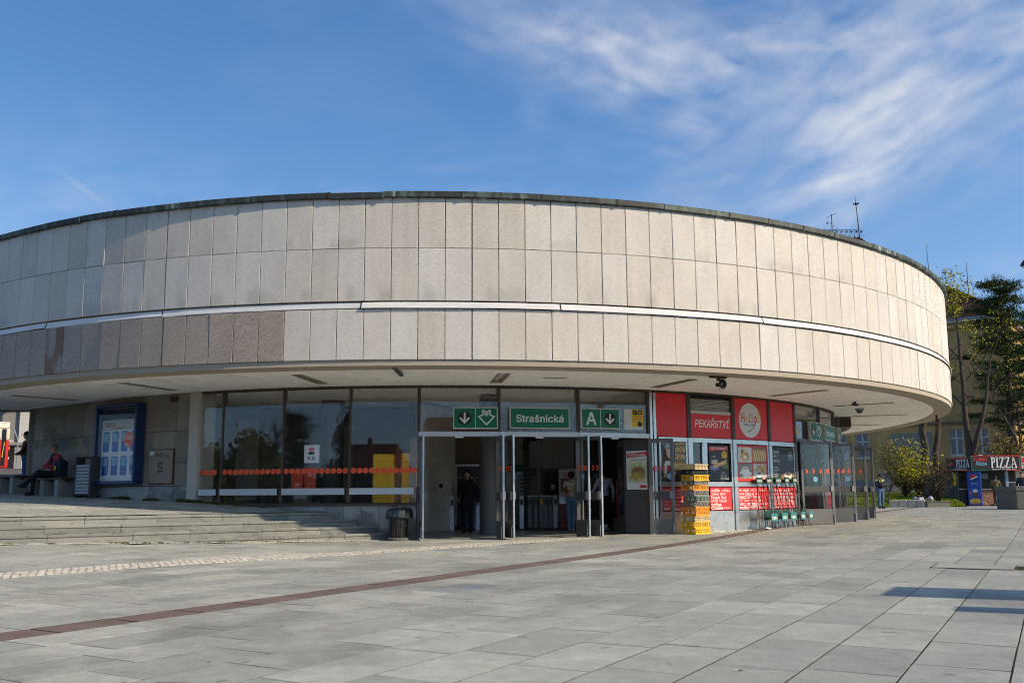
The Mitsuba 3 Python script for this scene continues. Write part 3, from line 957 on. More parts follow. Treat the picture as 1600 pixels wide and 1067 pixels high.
ENT = [0.53, 8.13, 15.97, 23.6]
HB, HT = 2.36, 2.475
for i in range(3):
    fr, L = facet(ENT[i], ENT[i + 1])
    part(ST, "door_head", MB(fr).box(.0, L, -.10, .07, HB, HT, .006), "aluminium")
    part(ST, "transom_window", MB(fr).sheet(.02, L - .02, 0, HT, 3.50), "pane")
    # closer boxes on the head
    part(ST, "door_sensor", MB(fr).box(L * .45, L * .45 + .2, .02, .07, HB - .035, HB - .001, .006), "white")
for t in ENT:
    fr = Frame(pol(t, 14.1, 0), pol(t + 90, 1, 0) - pol(t - 90, 1, 0))
    fr.n = pol(t, 1, 0) - pol(t, 0, 0)
    part(ST, "mullion", MB(fr).box(-.035, .035, -.15, .05, HT - .0, 3.50, .004), "bronze")
    part(ST, "door_post", MB(fr).box(-.03, .03, -.12, .04, -.02, HB, .005), "frame_dark")


def leaf_between(a, b, h=HB - .01, **kw):
    fr = Frame((a[0], a[1], 0), (b[0] - a[0], b[1] - a[1], 0))
    return door_leaf(fr, float(np.hypot(b[0] - a[0], b[1] - a[1])), h, **kw)


def gpt(x, d):
    q = at(x, 775, d)
    return np.array([q[0], q[1]])


h0, h1, h2, h3 = (pol(t, 14.06, 0)[:2] for t in ENT)
leaf_between(h0 + (.05, -.06), gpt(661, 20.35), marks=None)
leaf_between(h1 + (-.05, -.04), gpt(787, 20.4), marks=(4, 1, 1.60, "dot_red"))
leaf_between(h1 + (.06, -.02), gpt(803, 20.45), marks=(4, 1, 1.60, "dot_red"))
leaf_between(h2 + (-.05, -.03), gpt(921, 20.9), marks=(4, 1, 1.62, "dot_red"), sticker=(.4, 1.42))
leaf_between(h2 + (.06, -.02), gpt(941, 21.0), marks=(4, 1, 1.62, "dot_red"))
leaf_between(h3 + (.02, -.06), gpt(1054, 22.15), marks=(4, -1, 1.62, "red_vinyl"), z0=.07, sticker=(.50, 1.44))

# green direction signs over the doors
def arrow_down(r):
    a = .62 * r
    body = shapely.union_all([sbox(-.11 * r, -.55 * r, .11 * r, .72 * r), Polygon([(0, -.72 * r), (-.68 * r, -.02 * r), (-.50 * r, .14 * r), (0, -.36 * r), (.50 * r, .14 * r), (.68 * r, -.02 * r)])])
    return body


def metro_mark(r):
    """outlined M that turns into a downward arrow, drawn as lines"""
    pts = [(-.46, .40), (-.46, .92), (-.24, .92), (0, .60), (.24, .92), (.46, .92), (.46, .40), (.92, .22), (0, -.75), (-.92, .22)]
    ln = shapely.LineString([(x * r, y * r) for x, y in pts] + [(pts[0][0] * r, pts[0][1] * r)])
    inner = shapely.LineString([(-.24 * r, .46 * r), (-.24 * r, .60 * r), (0, .28 * r), (.24 * r, .60 * r), (.24 * r, .46 * r)])
    return ln.buffer(.085 * r, cap_style="square", join_style="mitre").union(inner.buffer(.05 * r)).difference(Point(0, 5).buffer(.01))


def rounded(w, h, r):
    return sbox(-w / 2 + r, -h / 2 + r, w / 2 - r, h / 2 - r).buffer(r, 6)


def sign_board(fr, s0, s1, z0, z1, label, cells, cat="sign"):
    k = thing("direction_sign", label, cat)
    w, h = s1 - s0, z1 - z0
    cx_, cz = (s0 + s1) / 2, (z0 + z1) / 2
    part(k, "case", MB(fr).box(s0, s1, .05, .13, z0, z1, .008), "offwhite")
    n = len(cells)
    cw = (w - .05 - .02 * (n - 1)) / n
    for i, c in enumerate(cells):
        x = s0 + .025 + cw * (i + .5) + .02 * i
        part(k, "green_field", MB(fr).poly(affinity.translate(rounded(cw, h - .055, .02), x, cz), .129, .1315), "green_sign")
        r = min(cw, h - .055) / 2
        if c == "down":
            part(k, "arrow_disc", MB(fr).poly(affinity.translate(Point(0, 0).buffer(.70 * r, 16), x, cz - .02 * r), .131, .1332), "black_print")
            part(k, "arrow", MB(fr).poly(affinity.translate(arrow_down(r * .82), x, cz - .02 * r), .1328, .135), "white")
        elif c == "M":
            part(k, "metro_arrow", MB(fr).poly(affinity.translate(metro_mark(r * .86), x, cz - .05 * r), .131, .1335), "white")
        elif c == "A":
            part(k, "letter", text(fr, (x, cz), "A", r * 1.3, .131, True, width=r * 1.22), "white")
        else:
            part(k, "station_name", text(fr, (x, cz - .01), c, r * .72, .131, True, width=cw * .82), "white")
    return k


fr, L = facet(ENT[0], ENT[1])
a, b = fr.px(708, 636, .1), fr.px(778, 670, .1)
sign_board(fr, a[0], b[0], b[1], a[1], "green sign with a down arrow and an outlined M arrow over the leftmost doorway", ["down", "M"])
fr, L = facet(ENT[1], ENT[2])
a, b = fr.px(796, 636, .1), fr.px(890, 670.5, .1)
sign_board(fr, a[0], b[0], b[1], a[1], "long green station name sign over the middle doorway of the main entrance", ["Strašnická"])
fr, L = facet(ENT[2], ENT[3])
a, b = fr.px(907, 637, .1), fr.px(968, 671, .1)
sign_board(fr, a[0], b[0], b[1], a[1], "green sign with the letter A and a down arrow", ["A", "down"])
# notices on the transom glass
a, b = fr.px(975, 639, .01), fr.px(1005, 671.5, .01)
own("notice_sheet", "blank pale notice sheet on the transom glass behind the yellow notice", "notice", MB(fr).box(a[0], b[0], .004, .007, b[1], a[1]), "paper")
a, b = fr.px(987, 639.5, .01), fr.px(1005, 667, .01)
k = thing("yellow_notice", "yellow prohibition notice with black pictograms on the transom glass", "notice")
part(k, "sheet", MB(fr).box(a[0], b[0], .008, .011, b[1], a[1]), "yellow")
w, h = b[0] - a[0], a[1] - b[1]
for i, q in enumerate((.27, .73)):
    x, z = a[0] + w * q, a[1] - h * .17
    part(k, "pictogram", MB(fr).box(x - w * .2, x + w * .2, .0108, .0125, z - h * .13, z + h * .13), "black_print")
    part(k, "pictogram_mark", MB(fr).poly(affinity.translate(Point(0, 0).buffer(w * .12, 8).difference(Point(0, 0).buffer(w * .06, 8)) if i else shapely.LineString([(-.12 * w, -.05 * h), (0, -.05 * h), (0, .05 * h), (.12 * w, .05 * h)]).buffer(.02 * w), x, z), .0124, .0135), "yellow")
for i in range(5):
    z = a[1] - h * (.40 + .075 * i)
    part(k, "text_line", MB(fr).box(a[0] + w * .1, a[0] + w * (.88 if i % 2 else .75), .0108, .012, z - h * .012, z + h * .012), "dot_red" if i == 2 else "black_print")
part(k, "round_mark", MB(fr).poly(affinity.translate(Point(0, 0).buffer(w * .2, 10), a[0] + w * .7, b[1] + h * .15), .0108, .0125), "black_print")

# ------------------------------------------------------------------ bakery front
BK = [24.55, 28.55, 34.8, 40.95, 46.5]
part(ST, "shop_head", ring([(13.98, 3.505), (14.13, 3.505), (14.13, 3.555), (13.98, 3.555)], 24.4, 62, 40), "bronze")
part(ST, "shop_wall", ring([(13.80, 0.0), (13.96, 0.0), (13.96, 3.5), (13.80, 3.5)], 23.9, 46.4, 20), "dark")
# bright metal pilaster
mb = ring([(13.9, -.05), (14.16, -.05), (14.16, 3.50), (13.9, 3.50)], 23.70, 23.98, 1)
part(ST, "pilaster", mb, "steel")
part(ST, "pilaster", ring([(13.9, -.05), (14.12, -.05), (14.12, 3.50), (13.9, 3.50)], 24.22, 24.52, 1), "steel")
part(ST, "pilaster_core", ring([(13.9, -.05), (14.05, -.05), (14.05, 3.50), (13.9, 3.50)], 23.98, 24.22, 1), "bronze")
for i, t in enumerate(BK[1:]):
    fr = Frame(pol(t, 14.1, 0), pol(t + 90, 1, 0) - pol(t - 90, 1, 0))
    fr.n = pol(t, 1, 0) - pol(t, 0, 0)
    part(ST, "mullion", MB(fr).box(-.06, .06, -.12, .045, 2.40, 3.50, .004), "bronze")
    part(ST, "shop_post", MB(fr).box(-.055, .055, -.12, .05, 0.0, 2.40, .006), "steel" if i < 3 else "frame_dark")
ZR0, ZR1 = 2.42, 3.50
fac = [facet(BK[i], BK[i + 1]) for i in range(4)]
for i, (fr, L) in enumerate(fac):
    part(ST, "shop_transom", MB(fr).box(.04, L - .04, -.08, .03, 2.29, 2.41, .006), "steel")
    part(ST, "shop_rail", MB(fr).box(.04, L - .04, -.06, .02, 1.19, 1.31, .005), "steel")
    part(ST, "shop_base", MB(fr).box(.04, L - .04, -.06, .02, 0.02, .58, .006), "steel")
    part(ST, "shop_stile", MB(fr).box(.055, .115, -.06, .025, .58, 2.29, .004).box(L - .115, L - .055, -.06, .025, .58, 2.29, .004), "steel")


def fascia(i, z0, z1, label):
    fr, L = fac[i]
    k = thing("fascia_panel", label, "sign panel")
    part(k, "panel", MB(fr).box(.06 if i else .0, L - .06, -.02, .02, z0, z1, .004), "red_panel")
    return k, fr, L


fascia(0, ZR0, ZR1, "plain red fascia panel left of the ventilation louvres")
k, fr, L = fascia(1, ZR0, 3.02, "red bakery sign lettered PEKAŘSTVÍ under the louvres")
part(k, "letters", text(fr, (L / 2 + .02, 2.78), "PEKAŘSTVÍ", .185, .02, True, slant=.18, width=L * .76), "white")
part(k, "white_strip", MB(fr).box(.06, L - .06, -.02, .024, 3.025, 3.10, .003), "offwhite")
lv = thing("ventilation_grille", "grey ventilation louvres above the bakery sign", "grille")
part(lv, "back", MB(fr).box(.06, L - .06, -.09, -.07, 3.10, 3.50), "dark")
for q in range(9):
    z = 3.12 + q * .034
    part(lv, "slat", MB(fr).beam((.065, -.03 + .006 * math.sin(q * 2.1), z), (L - .065, -.03 - .008 * math.sin(q * 1.3), z + .006 * math.sin(q)), .042, .008, up=(0, .6, .8)), "offwhite")
k, fr, L = fascia(2, ZR0, ZR1, "red bakery fascia panel with a round white Hello! emblem")
sx, sz = L / 2 - .06, 2.93
part(k, "emblem", MB(fr).poly(affinity.translate(Point(0, 0).buffer(.455, 40), sx, sz), .02, .032), "white")
hx = sx - .385
for ch, col, w, h, dz in (("H", "red_vinyl", .17, .21, .06), ("e", "yellow", .135, .21, .05), ("l", "red_vinyl", .075, .21, .06), ("l", "red_vinyl", .075, .21, .06), ("o", "red_vinyl", .145, .21, .06)):
    tm = text(fr, (hx + w / 2, sz + dz), ch, h, .032, True, width=w * (.93 if ch not in "l" else .5))
    part(k, "letter", tm, col)
    if ch in "Hl":      # slab serifs
        zz = (sz + dz - h / 2, sz + dz + h / 2 - .0)
        ss = (hx + .028, hx + w - .032) if ch == "H" else (hx + w / 2,)
        mbs = MB(fr)
        for s_ in ss:
            for z_ in zz:
                mbs.box(s_ - .034, s_ + .034, .032, .0338, z_ - .012, z_ + .014)
        part(k, "serif", mbs, col)
    hx += w + .022
part(k, "exclamation_mark", merge([MB(fr).poly(affinity.translate(affinity.rotate(rounded(.055, .20, .02), -8), sx + .375, sz + .13), .032, .034), MB(fr).poly(affinity.translate(Point(0, 0).buffer(.032), sx + .368, sz - .03), .032, .034)]), "yellow")
part(k, "smile", MB(fr).poly(affinity.translate(shapely.LineString([(-.13 + .42 * q, -.30 + .36 * q ** 2.6) for q in np.linspace(0, 1, 14)]).buffer(.012), sx, sz), .032, .034), "wood_board")
part(k, "motto", text(fr, (sx - .04, sz - .115), "Vaše lahodné pekařství", .062, .032, False, slant=.25, width=.52), "black_print")
fascia(3, ZR0, ZR1, "plain red fascia panel at the right end of the bakery")


def poster(fr, s0, s1, z0, z1, label, prints, edge=None, d=.0, name="advertising_poster"):
    k = thing(name, label, "poster")
    part(k, "sheet", MB(fr).box(s0, s1, d - .006, d, z0, z1), edge or "black_print")
    for (a, b, c, e, kk) in prints:
        part(k, "picture", MB(fr).sheet(s0 + (s1 - s0) * a, s0 + (s1 - s0) * b, d + .0012, z0 + (z1 - z0) * c, z0 + (z1 - z0) * e, kk), "print")
    return k


ZP0, ZP1 = 1.33, 2.27
# bay 1: woman with loaves
fr, L = fac[0]
k = poster(fr, .13, L - .12, ZP0, ZP1, "bakery poster of a woman in a cap beside shelves of loaves", [(0, .56, 0, 1, 10), (.56, 1, .35, 1, 0)], d=.012)
mb = MB(fr)
def shp(pts):
    return Polygon(pts).buffer(.012).buffer(-.006)
w = L - .25
def q_(a, b):
    return (.13 + w * a, ZP0 + (ZP1 - ZP0) * b)
part(k, "tray", MB(fr).sheet(*[.13 + w * .50, .13 + w * 1.0], .0138, ZP0 + .27 * .94, ZP0 + .50 * .94, 4), "print")
part(k, "hair", MB(fr).poly(shp([q_(.10, .45), q_(.06, .72), q_(.16, .92), q_(.34, .95), q_(.44, .80), q_(.42, .55), q_(.34, .42)]), .0135, .0145), "cloth_brown")
part(k, "face", MB(fr).poly(affinity.translate(affinity.scale(Point(0, 0).buffer(1, 12), .075, .115), *q_(.29, .72)), .0146, .0155), "skin")
part(k, "cap", MB(fr).poly(shp([q_(.16, .84), q_(.20, .96), q_(.38, .97), q_(.43, .84), q_(.30, .88)]), .0156, .0165), "grey")
part(k, "shirt", MB(fr).poly(shp([q_(.04, .30), q_(.16, .52), q_(.40, .50), q_(.46, .20), q_(.34, .12), q_(.10, .18)]), .0146, .0152), "white")
part(k, "apron", MB(fr).poly(shp([q_(.20, .05), q_(.22, .40), q_(.40, .40), q_(.48, .05)]), .0154, .016), "darkgrey")
part(k, "arm", MB(fr).poly(shp([q_(.10, .18), q_(.06, .10), q_(.40, .06), q_(.58, .20), q_(.54, .26), q_(.36, .14)]), .0156, .0163), "skin")
# bay 2: glazed door with wrap poster
fr, L = fac[1]
part(ST, "shop_pane", MB(fr).box(.12, .42, -.03, -.02, 1.31, 2.29), "glass_dark")
part(ST, "shop_stile", MB(fr).box(.42, .60, -.06, .028, .02, 2.29, .005), "steel")
k = poster(fr, .66, L - .20, ZP0 + .02, ZP1 - .03, "black poster of a wrap under a red banner on the bakery door", [(0, 1, 0, .97, 2)], d=.012)
w, x0 = L - .86, .66
part(k, "banner", MB(fr).poly(affinity.translate(affinity.rotate(sbox(0, 0, w, .10), 3, origin=(0, 0)), x0, ZP1 - .185), .0136, .0146), "red_vinyl")
part(k, "banner_letters", text(fr, (x0 + w / 2, ZP1 - .11), "ČERSTVÉ WRAPY", .05, .0147, True, width=w * .8), "white")
part(k, "price_disc", MB(fr).poly(affinity.translate(Point(0, 0).buffer(.095, 16), x0 + w * .78, ZP1 - .27), .0136, .0148), "yellow")
part(k, "price", merge([text(fr, (x0 + w * .78, ZP1 - .25), "59", .06, .0149, True), text(fr, (x0 + w * .78, ZP1 - .31), "Kč", .03, .0149, True)]), "red_vinyl")
part(k, "letters", merge([text(fr, (x0 + w * q, z), t_, .042, .0136, True, slant=.2) for q, z, t_ in ((.22, ZP1 - .32, "+ pití"), (.26, ZP1 - .41, "+ cookie"))]), "white")
part(k, "small_print", merge([text(fr, (x0 + w * .72, ZP0 + .21 - .06 * q), t_, .036, .0136, True) for q, t_ in enumerate(("Káva", "čaj, džus", "limonáda"))] + [text(fr, (x0 + w * .76, ZP0 + .07), "Vše čerstvé", .04, .0136, True)]), "offwhite")
# bay 3: four pictures on red
fr, L = fac[2]
g = .035
poster(fr, .12, L - .13, ZP0, ZP1, "red poster with four pictures of pastries and coffee", [(g, .5 - g / 2, .52, .94, 3), (.5 + g / 2, 1 - g, .52, .94, 4), (g, .5 - g / 2, .07, .49, 5), (.5 + g / 2, 1 - g, .07, .49, 6)], edge="red_vinyl", d=.012)
# bay 4: black poster with handwriting
fr, L = fac[3]
k = poster(fr, .10, L - .10, ZP0, ZP1, "black poster with white handwriting and a coffee cup at the right end of the bakery", [(0, 1, 0, .8, 7)], d=.012)
part(k, "letters", merge([text(fr, (.17, ZP1 - .13 - .12 * q), t_, .085, .0136, False, slant=.3, width=.30 if q != 1 else .16, center=False) for q, t_ in enumerate(("Ochutnejte", "u nás", "skvělou kávu!"))]), "white")
part(k, "list", merge([text(fr, (.17, ZP0 + .38 - .06 * q), t_, .036, .0136, True, center=False) for q, t_ in enumerate(("+ Espresso", "+ Cappuccino", "+ Latte", "  macchiato", "  s sebou"))]), "offwhite")
part(k, "round_emblem", MB(fr).poly(affinity.translate(Point(0, 0).buffer(.125, 20).difference(Point(0, 0).buffer(.113, 20)), L - .30, ZP1 - .25), .0136, .0146), "offwhite")
part(k, "emblem_letters", merge([text(fr, (L - .30, ZP1 - .23), "Hello!", .06, .0136, True, width=.17), text(fr, (L - .30, ZP1 - .30), "caffé", .045, .0136, False, width=.11)]), "white")
# red strips with words
WORDS = [["PANINI", "BREAD", "Dezert", "HOT", "COFFEE", "cookies"], ["muffin", "coffee", "HOT COFFEE", "Cookies", "BREAD", "DONUT", "Fresh Hot", "PANINI", "COFFEE", "Dessert"], ["HOT DRINKS", "CAFÉ LATTE", "PANINI", "muffin", "COFFEE", "Čerstvé", "BREAD", "Bread & Coffee", "SNACK"], ["Bread", "hot", "muffin", "COFFEE", "Cookies", "DEZERT", "PANINI", "coffee"]]
wr = random.Random(5)
for i, (fr, L) in enumerate(fac):
    s0, s1 = (.13, L - .1) if i != 1 else (.66, L - .13)
    k = thing("word_strip", ("red strip of white food words behind the open door leaf", "red strip of white food words on the bakery door behind the crates", "red strip of white food words left behind the newspaper racks", "red strip of white food words right behind the newspaper racks")[i], "sign strip")
    part(k, "sheet", MB(fr).box(s0, s1, .004, .010, .60, 1.17), "red_vinyl")
    out, z, q = [], 1.09, 0
    for row in range(6):
        h = wr.choice([.045, .055, .07, .08])
        s = s0 + .03
        while True:
            t_ = WORDS[i][q % len(WORDS[i])]
            b = wr.random() < .7
            hh = h * wr.choice([.65, 1])
            wd = hh * .72 * len(t_)
            if s + wd > s1 - .02:
                break
            out.append(text(fr, (s, z), t_, hh, .010, b, width=wd, center=False))
            s += wd + .05
            q += 1
        q += 1
        z -= .088
    for o_ in out:
        part(k, "word", o_, "white")

# ------------------------------------------------------------------ right-hand entrance
RE = [46.5, 54.0, 61.4, 68.8]
for i in range(3):
    fr, L = facet(RE[i], RE[i + 1])
    part(ST, "transom_window", MB(fr).sheet(.02, L - .02, 0, 2.55, 3.50), "pane")
    part(ST, "door_head", MB(fr).box(0, L, -.10, .06, 2.44, 2.55, .006), "frame_dark")
for t in RE:
    fr = Frame(pol(t, 14.1, 0), pol(t + 90, 1, 0) - pol(t - 90, 1, 0))
    fr.n = pol(t, 1, 0) - pol(t, 0, 0)
    part(ST, "mullion", MB(fr).box(-.035, .035, -.15, .05, 2.55, 3.50, .004), "frame_dark")
    part(ST, "door_post", MB(fr).box(-.035, .035, -.14, .045, 0.0, 2.44, .005), "frame_dark")


def gpt2(x, d):
    q = at(x, 775, d)
    return np.array([q[0], q[1]])


for (a, b, mk, stk, z0) in ((gpt2(1253, 25.5), gpt2(1303, 25.75), (4, 1, 1.62, "dot_red"), (.45, 1.40), .15), (pol(54.2, 14.15, 0)[:2], gpt2(1337, 26.9), (5, -1, 1.66, "dot_red"), None, .18), (pol(61.3, 14.15, 0)[:2], gpt2(1356, 28.2), (4, -1, 1.68, "dot_red"), (.3, 1.45), .20), (pol(68.3, 14.15, 0)[:2], gpt2(1367, 29.6), None, None, .21)):
    leaf_between(a, b, h=2.47, marks=mk, z0=z0, mid=(1.04, 1.20), kick=.58, sticker=stk)
fr, L = facet(RE[0], RE[1])
a, b = fr.px(1264, 658, .1), fr.px(1284, 690, .1)
sign_board(fr, a[0], b[0], b[1], a[1], "green arrow and M sign over the right-hand entrance", ["down", "M"])
own("pale_notice", "small pale notice on the glass at the left of the right-hand entrance", "notice", MB(fr).box(.14, .33, .004, .008, 2.62, 2.92), "cream")
fr, L = facet(RE[1], RE[2])
a, b = fr.px(1287, 663, .1), fr.px(1304, 691, .1)
sign_board(fr, a[0], b[0], b[1], a[1], "green station name sign over the right-hand entrance", ["Strašnická"])
fr, L = facet(RE[2], RE[3])
sign_board(fr, .25, 1.2, 2.60, 3.08, "last green sign at the right edge of the right-hand entrance", ["A", "down"])
# low dark bulkhead round the last bays under the soffit
part(ST, "bulkhead", ring([(14.15, 3.22), (14.5, 3.22), (14.5, 3.555), (14.15, 3.555)], 70.5, 98, 24), "bronze")
part(ST, "side_wall", ring([(13.7, 0), (14.1, 0), (14.1, 3.55), (13.7, 3.55)], 69.2, 100, 20), "render_grey")

# ------------------------------------------------------------------ ground: base sheet, plaza slabs, drain line, cobble band
GA = math.radians(30.6)
GU, GV = np.array([math.sin(GA), math.cos(GA)]), np.array([math.cos(GA), -math.sin(GA)])


def uv2xy(u, v):
    return u * GU[0] + v * GV[0], u * GU[1] + v * GV[1]


# terrace beside the steps: height rises with the distance behind the top step
SA = math.radians(38.0)
SD, SN = np.array([-math.cos(SA), -math.sin(SA)]), np.array([-math.sin(SA), math.cos(SA)])   # along the steps (leftwards), and up the flight
S0 = np.array([-4.1, 20.98])                                                                 # where the top nosing meets the wall
RISE, TREAD, NST = 0.155, 0.28, 4


def tz(x, y):
    e = (np.asarray(x) - S0[0]) * SN[0] + (np.asarray(y) - S0[1]) * SN[1]
    return np.interp(e, [0, .35, 2.9, 6.4, 10.8, 15.5, 34, 60], [.63, .655, .865, 1.0, 1.19, 1.5, 2.6, 3.0])


def sheet_grid(xs, ys, zf, drop=None):
    X_, Y_ = np.meshgrid(xs, ys)
    v = np.stack([X_, Y_, zf(X_, Y_)], -1).reshape(-1, 3)
    n, m = len(xs), len(ys)
    i = np.arange(n - 1)[None] + n * np.arange(m - 1)[:, None]
    f = np.concatenate([np.stack([i, i + 1, i + n + 1], -1).reshape(-1, 3), np.stack([i, i + n + 1, i + n], -1).reshape(-1, 3)])
    if drop is not None:
        c = v[f].mean(1)
        f = f[~drop(c[:, 0], c[:, 1])]
    return v, f


GRD = struct("ground")
xs = np.unique(np.concatenate([np.linspace(-900, -60, 15), np.linspace(-60, 80, 71), np.linspace(80, 900, 15)]))
ys = np.unique(np.concatenate([np.linspace(-700, -40, 12), np.linspace(-40, 110, 76), np.linspace(110, 1500, 16)]))
v, f = sheet_grid(xs, ys, lambda x, y: gz(x, y) - 0.035)
put(GRD, MB().raw(v, f, world=True), "ground")
PLZ = struct("plaza")
# bedding under the slabs: mossy joints
xs, ys = np.linspace(-26, 60, 173), np.linspace(-6, 64, 141)
v, f = sheet_grid(xs, ys, lambda x, y: gz(x, y) + np.where(x < -2.4, -0.004, np.where(0.5 * x + 0.866 * y < 16.5, 0.0037, 0.0012)), drop=lambda x, y: (np.hypot(x - CX, y - CY) < 13.2))
put(PLZ, MB().raw(v, f, world=True), "joint")

sr = np.random.default_rng(12)
VW, UL, DRV = 0.5, 0.92, -6.47            # slab width, length, and the drain's place across the courses
slabs = []


def slab(mb, u0, u1, v0, v1, g, h, tone, tilt, top=None):
    c = [(u0 + g, v0 + g), (u1 - g, v0 + g), (u1 - g, v1 - g), (u0 + g, v1 - g)]
    b = 0.0010
    i = [(u0 + g + b, v0 + g + b), (u1 - g - b, v0 + g + b), (u1 - g - b, v1 - g - b), (u0 + g + b, v1 - g - b)]
    pts = []
    for q, (lst, dz) in enumerate(((c, -0.02), (c, -0.0008), (i, 0.0))):
        for k, (u, v_) in enumerate(lst):
            x, y = uv2xy(u, v_)
            pts.append((x, y, float(gz(x, y)) + h + dz + (tilt[k] if q else 0)))
    f = [(8, 10, 9), (8, 11, 10)]
    for k in range(4):
        m = (k + 1) % 4
        f += [(k, 4 + m, m), (k, 4 + k, 4 + m), (4 + k, 8 + m, 4 + m), (4 + k, 8 + k, 8 + m)]
    mb.raw(pts, f, np.array([tone, 0.01]), world=True)


HATCH = [onz(1451, 884, .03), onz(1562, 886, .03), onz(1466, 872, .03)]
hu = [np.dot(p[:2], GU) for p in HATCH]
hv = [np.dot(p[:2], GV) for p in HATCH]
hatch_uv = sbox(min(hu), min(hv), max(hu[0], hu[2]) , max(hv))
H_U0, H_U1, H_V0, H_V1 = np.dot(HATCH[0][:2], GU), np.dot(HATCH[0][:2], GU) + .95, np.dot(HATCH[0][:2], GV), np.dot(HATCH[0][:2], GV) + 1.0


def in_view(x, y):
    if y < 3.2:
        return -3.6 < x < 3.6 and y > 1.5
    px = 800 + FPX * x / y
    return -260 < px < 1860 and y < 64


def keep(u, v_):
    x, y = uv2xy(u, v_)
    if not in_view(x, y) or np.hypot(x - CX, y - CY) < 13.75:
        return False
    e = (x - S0[0]) * SN[0] + (y - S0[1]) * SN[1]
    if e > -NST * TREAD - .45 + .2 and x < -2.2 and e > -NST * TREAD + .1:
        return False
    if y > 52 - .25 * (x - 20) and x > 12:          # lawn and kiosk beyond
        pass
    return True


v_ = DRV - .205
rows = [(DRV + .205 + VW * k, DRV + .205 + VW * (k + 1)) for k in range(0, 60)] + [(DRV - .205 - VW * (k + 1), DRV - .205 - VW * k) for k in range(0, 44)]
for (a, b) in rows:
    u = 0.5 - sr.random() * UL
    while u < 66:
        L = UL if sr.random() < .8 else UL * sr.choice([.75, 1.2])
        uc, vc = u + L / 2, (a + b) / 2
        if keep(uc, vc) and not (H_U0 - .02 < uc + 0 < H_U1 + .02 and H_V0 - .02 < vc < H_V1 + .02):
            slabs.append((u, u + L, a, b))
        u += L
slabs.sort(key=lambda q: np.hypot(*uv2xy((q[0] + q[1]) / 2, (q[2] + q[3]) / 2)))
rest = MB()
for i, (u0, u1, a, b) in enumerate(slabs):
    tone = float(np.clip(.45 + .19 * sr.standard_normal(), .02, .90)) if sr.random() > .025 else .97
    mb = MB() if i < 297 else rest
    slab(mb, u0, u1, a, b, 0.0045 + .003 * sr.random() ** 2, 0.0052 + float(np.clip(.0005 * sr.standard_normal(), -.0005, .0015)), tone, np.clip(.0005 * sr.standard_normal(4), -.0005, .001))
    if mb is not rest:
        part(PLZ, "paving_slab", mb, "slab")
part(PLZ, "paving_slabs_beyond", rest, "slab", kind="stuff")
# hatch: a recessed lid of paving with rusty rim
mb = MB()
slab(mb, H_U0 + .03, H_U1 - .03, H_V0 + .03, H_V1 - .03, .004, 0.012, .6, np.array([.004, 0, 0, .004]))
part(PLZ, "hatch_lid", mb, "slab")
mb = MB()
for (u0, u1, v0, v1) in ((H_U0, H_U1, H_V0, H_V0 + .022), (H_U0, H_U1, H_V1 - .022, H_V1), (H_U0, H_U0 + .022, H_V0 + .022, H_V1 - .022), (H_U1 - .022, H_U1, H_V0 + .022, H_V1 - .022)):
    slab(mb, u0, u1, v0, v1, .001, .006, .3, np.zeros(4))
part(PLZ, "hatch_rim", mb, "rust")
# brown drain covers
u, nd = 2.2, 0
rest = MB()
while u < 58:
    L = .65
    x, y = uv2xy(u + L / 2, DRV)
    if in_view(x, y):
        nd += 1
        mb = MB() if nd < 60 else rest
        slab(mb, u, u + L, DRV - .205, DRV + .205, .010, .0056 + .0003 * sr.standard_normal(), float(sr.random()), .001 * sr.standard_normal(4))
        if mb is not rest:
            part(PLZ, "drain_cover", mb, "drain")
    u += L
if rest.n:
    part(PLZ, "drain_covers_beyond", rest, "drain", kind="stuff")


def cobble_band(p0, p1, width, size, name, bend=0.0):
    d = np.array(p1) - np.array(p0)
    L = np.linalg.norm(d)
    d /= L
    nrm = np.array([-d[1], d[0]])
    mb = MB()
    for i in range(int(L / size)):
        for j in range(max(1, int(width / size))):
            s = (i + .5 + .5 * (j % 2)) * size
            t = (j + .5) * size - width / 2 + bend * math.sin(math.pi * s / L)
            c = np.array(p0) + d * s + nrm * t + .006 * sr.standard_normal(2)
            if np.hypot(c[0] - CX, c[1] - CY) < 14.2:
                continue
            h = size / 2 * (.84 + .1 * sr.random())
            g = sr.random() * .5 - .25 + math.atan2(d[1], d[0])
            z = float(gz(*c))
            ca, sa = math.cos(g), math.sin(g)
            pts = []
            for (hh, zz) in ((h, .003), (h * .97, .011), (h * .68, .017 + .004 * sr.random())):
                for a, b in ((-1, -1), (1, -1), (1, 1), (-1, 1)):
                    pts.append((c[0] + hh * (a * ca - b * sa), c[1] + hh * (a * sa + b * ca), z + zz))
            f = [(8, 9, 10), (8, 10, 11)]
            for k in range(4):
                m = (k + 1) % 4
                f += [(k, m, 4 + m), (k, 4 + m, 4 + k), (4 + k, 4 + m, 8 + m), (4 + k, 8 + m, 8 + k)]
            mb.raw(pts, f, np.array([float(sr.random()), .01]), world=True)
    part(PLZ, name, mb, "cobble", kind="stuff")


cobble_band((-7.6, 9.9), (1.75, 21.2), .72, .105, "pale_cobbles", .22)
cobble_band((-9.9, 15.4), (-2.6, 21.0), .16, .08, "pale_cobble_line")

